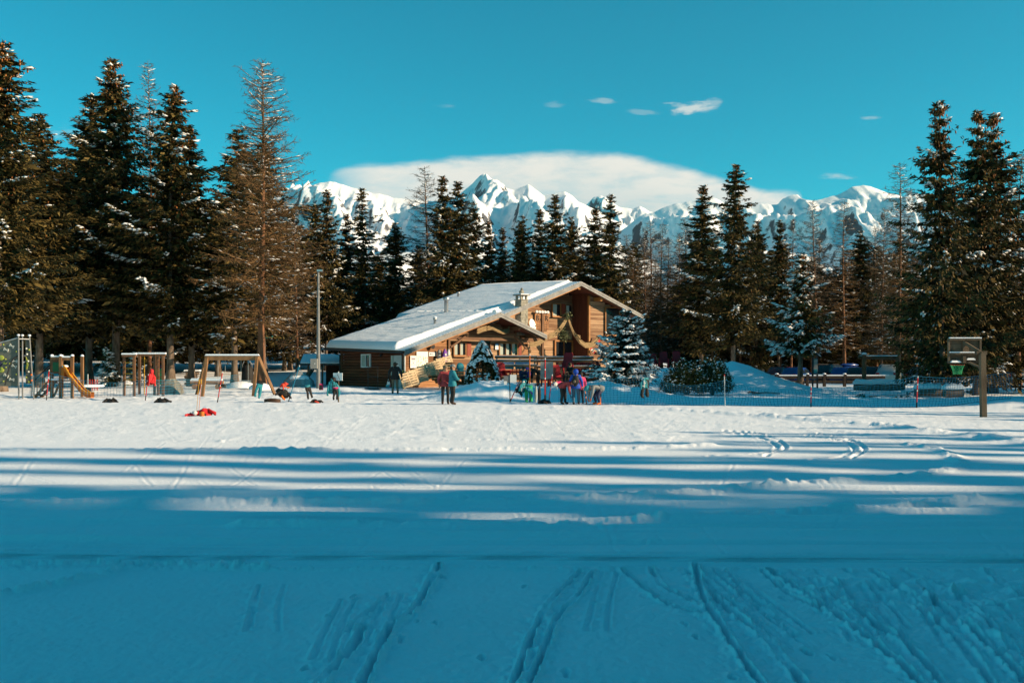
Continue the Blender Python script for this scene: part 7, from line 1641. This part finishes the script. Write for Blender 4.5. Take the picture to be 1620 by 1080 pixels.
    h.build({'hair': 'hair', 'beanie': 'hat', 'hood': 'hood', 'helmet': 'helmet'}[kind], M[hm], root)
    if kind in ('beanie', 'hood'): MB().ball(hd - fw * .03 - up * .02, (.103, .10, .10), 12, 8, Mh).build('hair', M['hair'], root)
    if skirt:  # jacket hem and collar
        c = Vector(J['pelvis']); d = (Vector(J['spine']) - c).normalized(); sd = Vector((1, 0, 0)); fr = d.cross(sd)
        r0 = MB(); r0.loft([[c + d * z_ + sd * (rx * math.cos(a)) + fr * (ry * math.sin(a)) for a in [2 * math.pi * k / 16 for k in range(16)]] for z_, rx, ry in ((-.13, .205 * bulk, .155 * bulk), (-.10, .215 * bulk, .165 * bulk), (.02, .195 * bulk, .15 * bulk), (.10, .17 * bulk, .13 * bulk))], True, True); r0.build('jacket_hem', M[cols['top']], root)
        n_ = Vector(J['neck']); MB().tube([n_ - up * .06, n_ + up * .015], [.105, .085], 12).build('collar', M[cols.get('collar', cols['top'])], root)
    return root
# man in black jacket walking to the door, seen from behind, carrying a bag
p = person('man in black jacket and olive trousers seen from behind near the grey door', 625, 57.0, math.radians(185), dict(anL=(.13, .08, .09), toeL=(.14, -.09, .045), anR=(-.15, -.02, .09), elL=(.34, .05, 1.14), wrL=(.36, -.02, .90), elR=(-.34, .04, 1.14), wrR=(-.36, -.02, .90)), dict(top='dkcloth', legs='olive', glove='black'), 1.83, ('hair', 'hair'), bulk=1.22)
o = thing('carrier_bag', 'white, teal and pink carrier bag hanging from the hand of the man in black', 'bag', (WX(614.5, 56.9), 56.9, gz(WX(614.5, 56.9), 56.9) + .46), 0.2); MB().box((0, 0, .12), (.22, .12, .26), taper=.6).build('bag_body', M['white_cloth'], o); MB().box((-.04, -.03, .02), (.20, .1, .12), taper=1.1).build('teal_print', M['cyan'], o); MB().box((.05, -.065, .02), (.1, .02, .12)).build('pink_print', M['pink'], o); MB().tube([(-.05, 0, .24), (0, 0, .42), (.05, 0, .24)], .012, 6).build('handle', M['white_cloth'], o)
# couple talking
person('man in red jacket with camouflage cap facing the camera', 704.5, 44.0, math.radians(10), dict(elL=(.30, .06, 1.16), wrL=(.20, -.16, 1.10), elR=(-.30, .04, 1.14), wrR=(-.28, -.08, .90), face=(.3, -1, 0)), dict(top='wine', legs='black', shoes='brown', collar='wine'), 1.73, ('beanie', 'olive'), bulk=1.22)
person('person in teal padded jacket and grey beanie beside the man in red', 715.5, 43.6, math.radians(110), dict(elL=(.26, -.12, 1.14), wrL=(.12, -.28, 1.08), elR=(-.26, -.12, 1.14), wrR=(-.12, -.28, 1.10), face=(-.5, -1, 0.05)), dict(top='teal', legs='dkcloth', shoes='brown'), 1.77, ('beanie', 'grey_cloth'), bulk=1.12)
# skiers by the net
bend = dict(pelvis=(0, .10, .86), spine=(0, -.06, .98), chest=(0, -.26, 1.02), neck=(0, -.40, .98), head=(0, -.50, .92), crown=(0, -.57, .87), shL=(.18, -.30, .97), shR=(-.18, -.30, .97), elL=(.22, -.34, .70), elR=(-.22, -.34, .70), wrL=(.15, -.38, .46), wrR=(-.15, -.38, .46), hipL=(.10, .10, .80), hipR=(-.10, .10, .80), knL=(.16, .03, .46), knR=(-.16, .03, .46), anL=(.20, .06, .09), anR=(-.20, .06, .09), toeL=(.22, -.11, .045), toeR=(-.22, -.11, .045), face=(0, -.6, -1))
person('skier in black trousers bent forward with dark red jacket', 893, 43.8, math.radians(60), {**bend, 'anL': (.30, .12, .09), 'toeL': (.32, -.05, .045), 'knL': (.22, .08, .46)}, dict(top='wine', legs='black', glove='black'), 1.72, ('beanie', 'black'), bulk=1.05)
p = person('person in bright blue jacket and jeans with black backpack seen from behind', 911, 43.6, math.radians(172), dict(elL=(.28, .0, 1.14), wrL=(.24, -.10, .92), elR=(-.30, .02, 1.14), wrR=(-.32, -.06, .90), anL=(.10, .12, .09), toeL=(.10, -.05, .045), anR=(-.14, -.05, .09)), dict(top='blue', legs='jean', shoes='brown'), 1.55, ('hood', 'blue'), bulk=1.12)
bp_ = MB(); bp_.loft([[(.15 * w_ * math.cos(a), .20 + .09 * w_ * math.sin(a), z) for a in [2 * math.pi * k / 12 for k in range(12)]] for z, w_ in ((1.02, .8), (1.08, 1.1), (1.25, 1.15), (1.38, .95), (1.44, .5))]); b_ = bp_.build('backpack', M['black'], p); MB().ball((.04, .32, 1.16), (.07, .04, .08), 10, 6).build('pocket', M['olive'], b_)
for s in (-1, 1): MB().tube([(s * .10, .16, 1.42), (s * .13, .02, 1.47), (s * .13, -.12, 1.36), (s * .15, .05, 1.05)], .02, 6).build('strap', M['black'], b_)
person('person in pink jacket mostly hidden behind the blue backpacker', 919, 44.5, math.radians(200), dict(elL=(.28, -.06, 1.12), wrL=(.22, -.2, .95)), dict(top='pink', legs='black'), 1.42, ('beanie', 'dkcloth'), bulk=1.1)
person('skier in grey jacket and blue trousers crouching over orange skis', 944, 43.5, math.radians(-70), {**bend, 'pelvis': (0, .16, .74), 'hipL': (.10, .16, .69), 'hipR': (-.10, .16, .69), 'chest': (0, -.22, .86), 'spine': (0, -.02, .82), 'neck': (0, -.36, .80), 'head': (0, -.46, .73), 'crown': (0, -.53, .68), 'shL': (.18, -.26, .81), 'shR': (-.18, -.26, .81), 'elL': (.2, -.3, .55), 'elR': (-.2, -.3, .55), 'wrL': (.14, -.34, .32), 'wrR': (-.14, -.34, .32), 'knL': (.17, -.04, .42), 'knR': (-.17, -.04, .42)}, dict(top='grey_cloth', legs='navy', glove='orange', shoes='orange'), 1.70, ('hood', 'cyan'), bulk=1.08)
# on the terrace edge: a child and an adult among the chairs
sit = dict(pelvis=(0, .05, .50), spine=(0, .06, .68), chest=(0, .02, .88), neck=(0, -.02, 1.03), head=(0, -.06, 1.14), crown=(0, -.07, 1.22), shL=(.18, 0, .94), shR=(-.18, 0, .94), elL=(.24, -.12, .72), elR=(-.24, -.12, .72), wrL=(.12, -.30, .72), wrR=(-.12, -.30, .72), hipL=(.10, .0, .48), hipR=(-.10, .0, .48), knL=(.13, -.40, .50), knR=(-.13, -.40, .50), anL=(.13, -.42, .09), anR=(-.13, -.42, .09), toeL=(.13, -.58, .05), toeR=(-.13, -.58, .05))
person('seated child in navy jacket among the red chairs', 827.5, 55.8, 0.35, sit, dict(top='navy', legs='black'), 1.60, ('hair', 'hair'), bulk=1.1, dz=-0.10, skirt=False)
person('seated child in purple and green jacket beside the tall orange pole', 834.5, 56.2, -0.4, sit, dict(top='purple', legs='green'), 1.45, ('beanie', 'purple'), bulk=1.1, dz=0.02, skirt=False)
person('adult in dark jacket with blue cap bending over behind the orange pole', 850, 56.6, math.radians(-75), {**bend, 'chest': (0, -.22, 1.06), 'neck': (0, -.36, 1.06), 'head': (0, -.46, 1.03), 'crown': (0, -.53, 1.0)}, dict(top='dkcloth', legs='brown'), 1.62, ('beanie', 'blue'), bulk=1.15)
person('person in black sitting beside the plum chairs with back to the spruce', 903, 56.8, math.radians(-50), sit, dict(top='dkcloth', legs='black'), 1.70, ('hair', 'hair'), bulk=1.2, skirt=False)
# ------------------------------------------------------------------ mountain air
def haze():
    mb = MB(); mb.box((0, 9000, 1050), (26000, 19000, 2300)); m = bpy.data.materials.new('mountain_air'); m.use_nodes = True; nt = m.node_tree
    for n in list(nt.nodes):
        if n.type != 'OUTPUT_MATERIAL': nt.nodes.remove(n)
    v = nt.nodes.new('ShaderNodeVolumePrincipled'); v.inputs['Color'].default_value = (0.72, 0.90, 0.98, 1); v.inputs['Density'].default_value = 5e-6; v.inputs['Anisotropy'].default_value = 0.2
    out = [n for n in nt.nodes if n.type == 'OUTPUT_MATERIAL'][0]; nt.links.new(v.outputs[0], out.inputs['Volume'])
    o = mb.build('haze', m); o['kind'] = 'stuff'; o['label'] = 'thin blue mountain air over the whole valley'; o['category'] = 'haze'
haze()
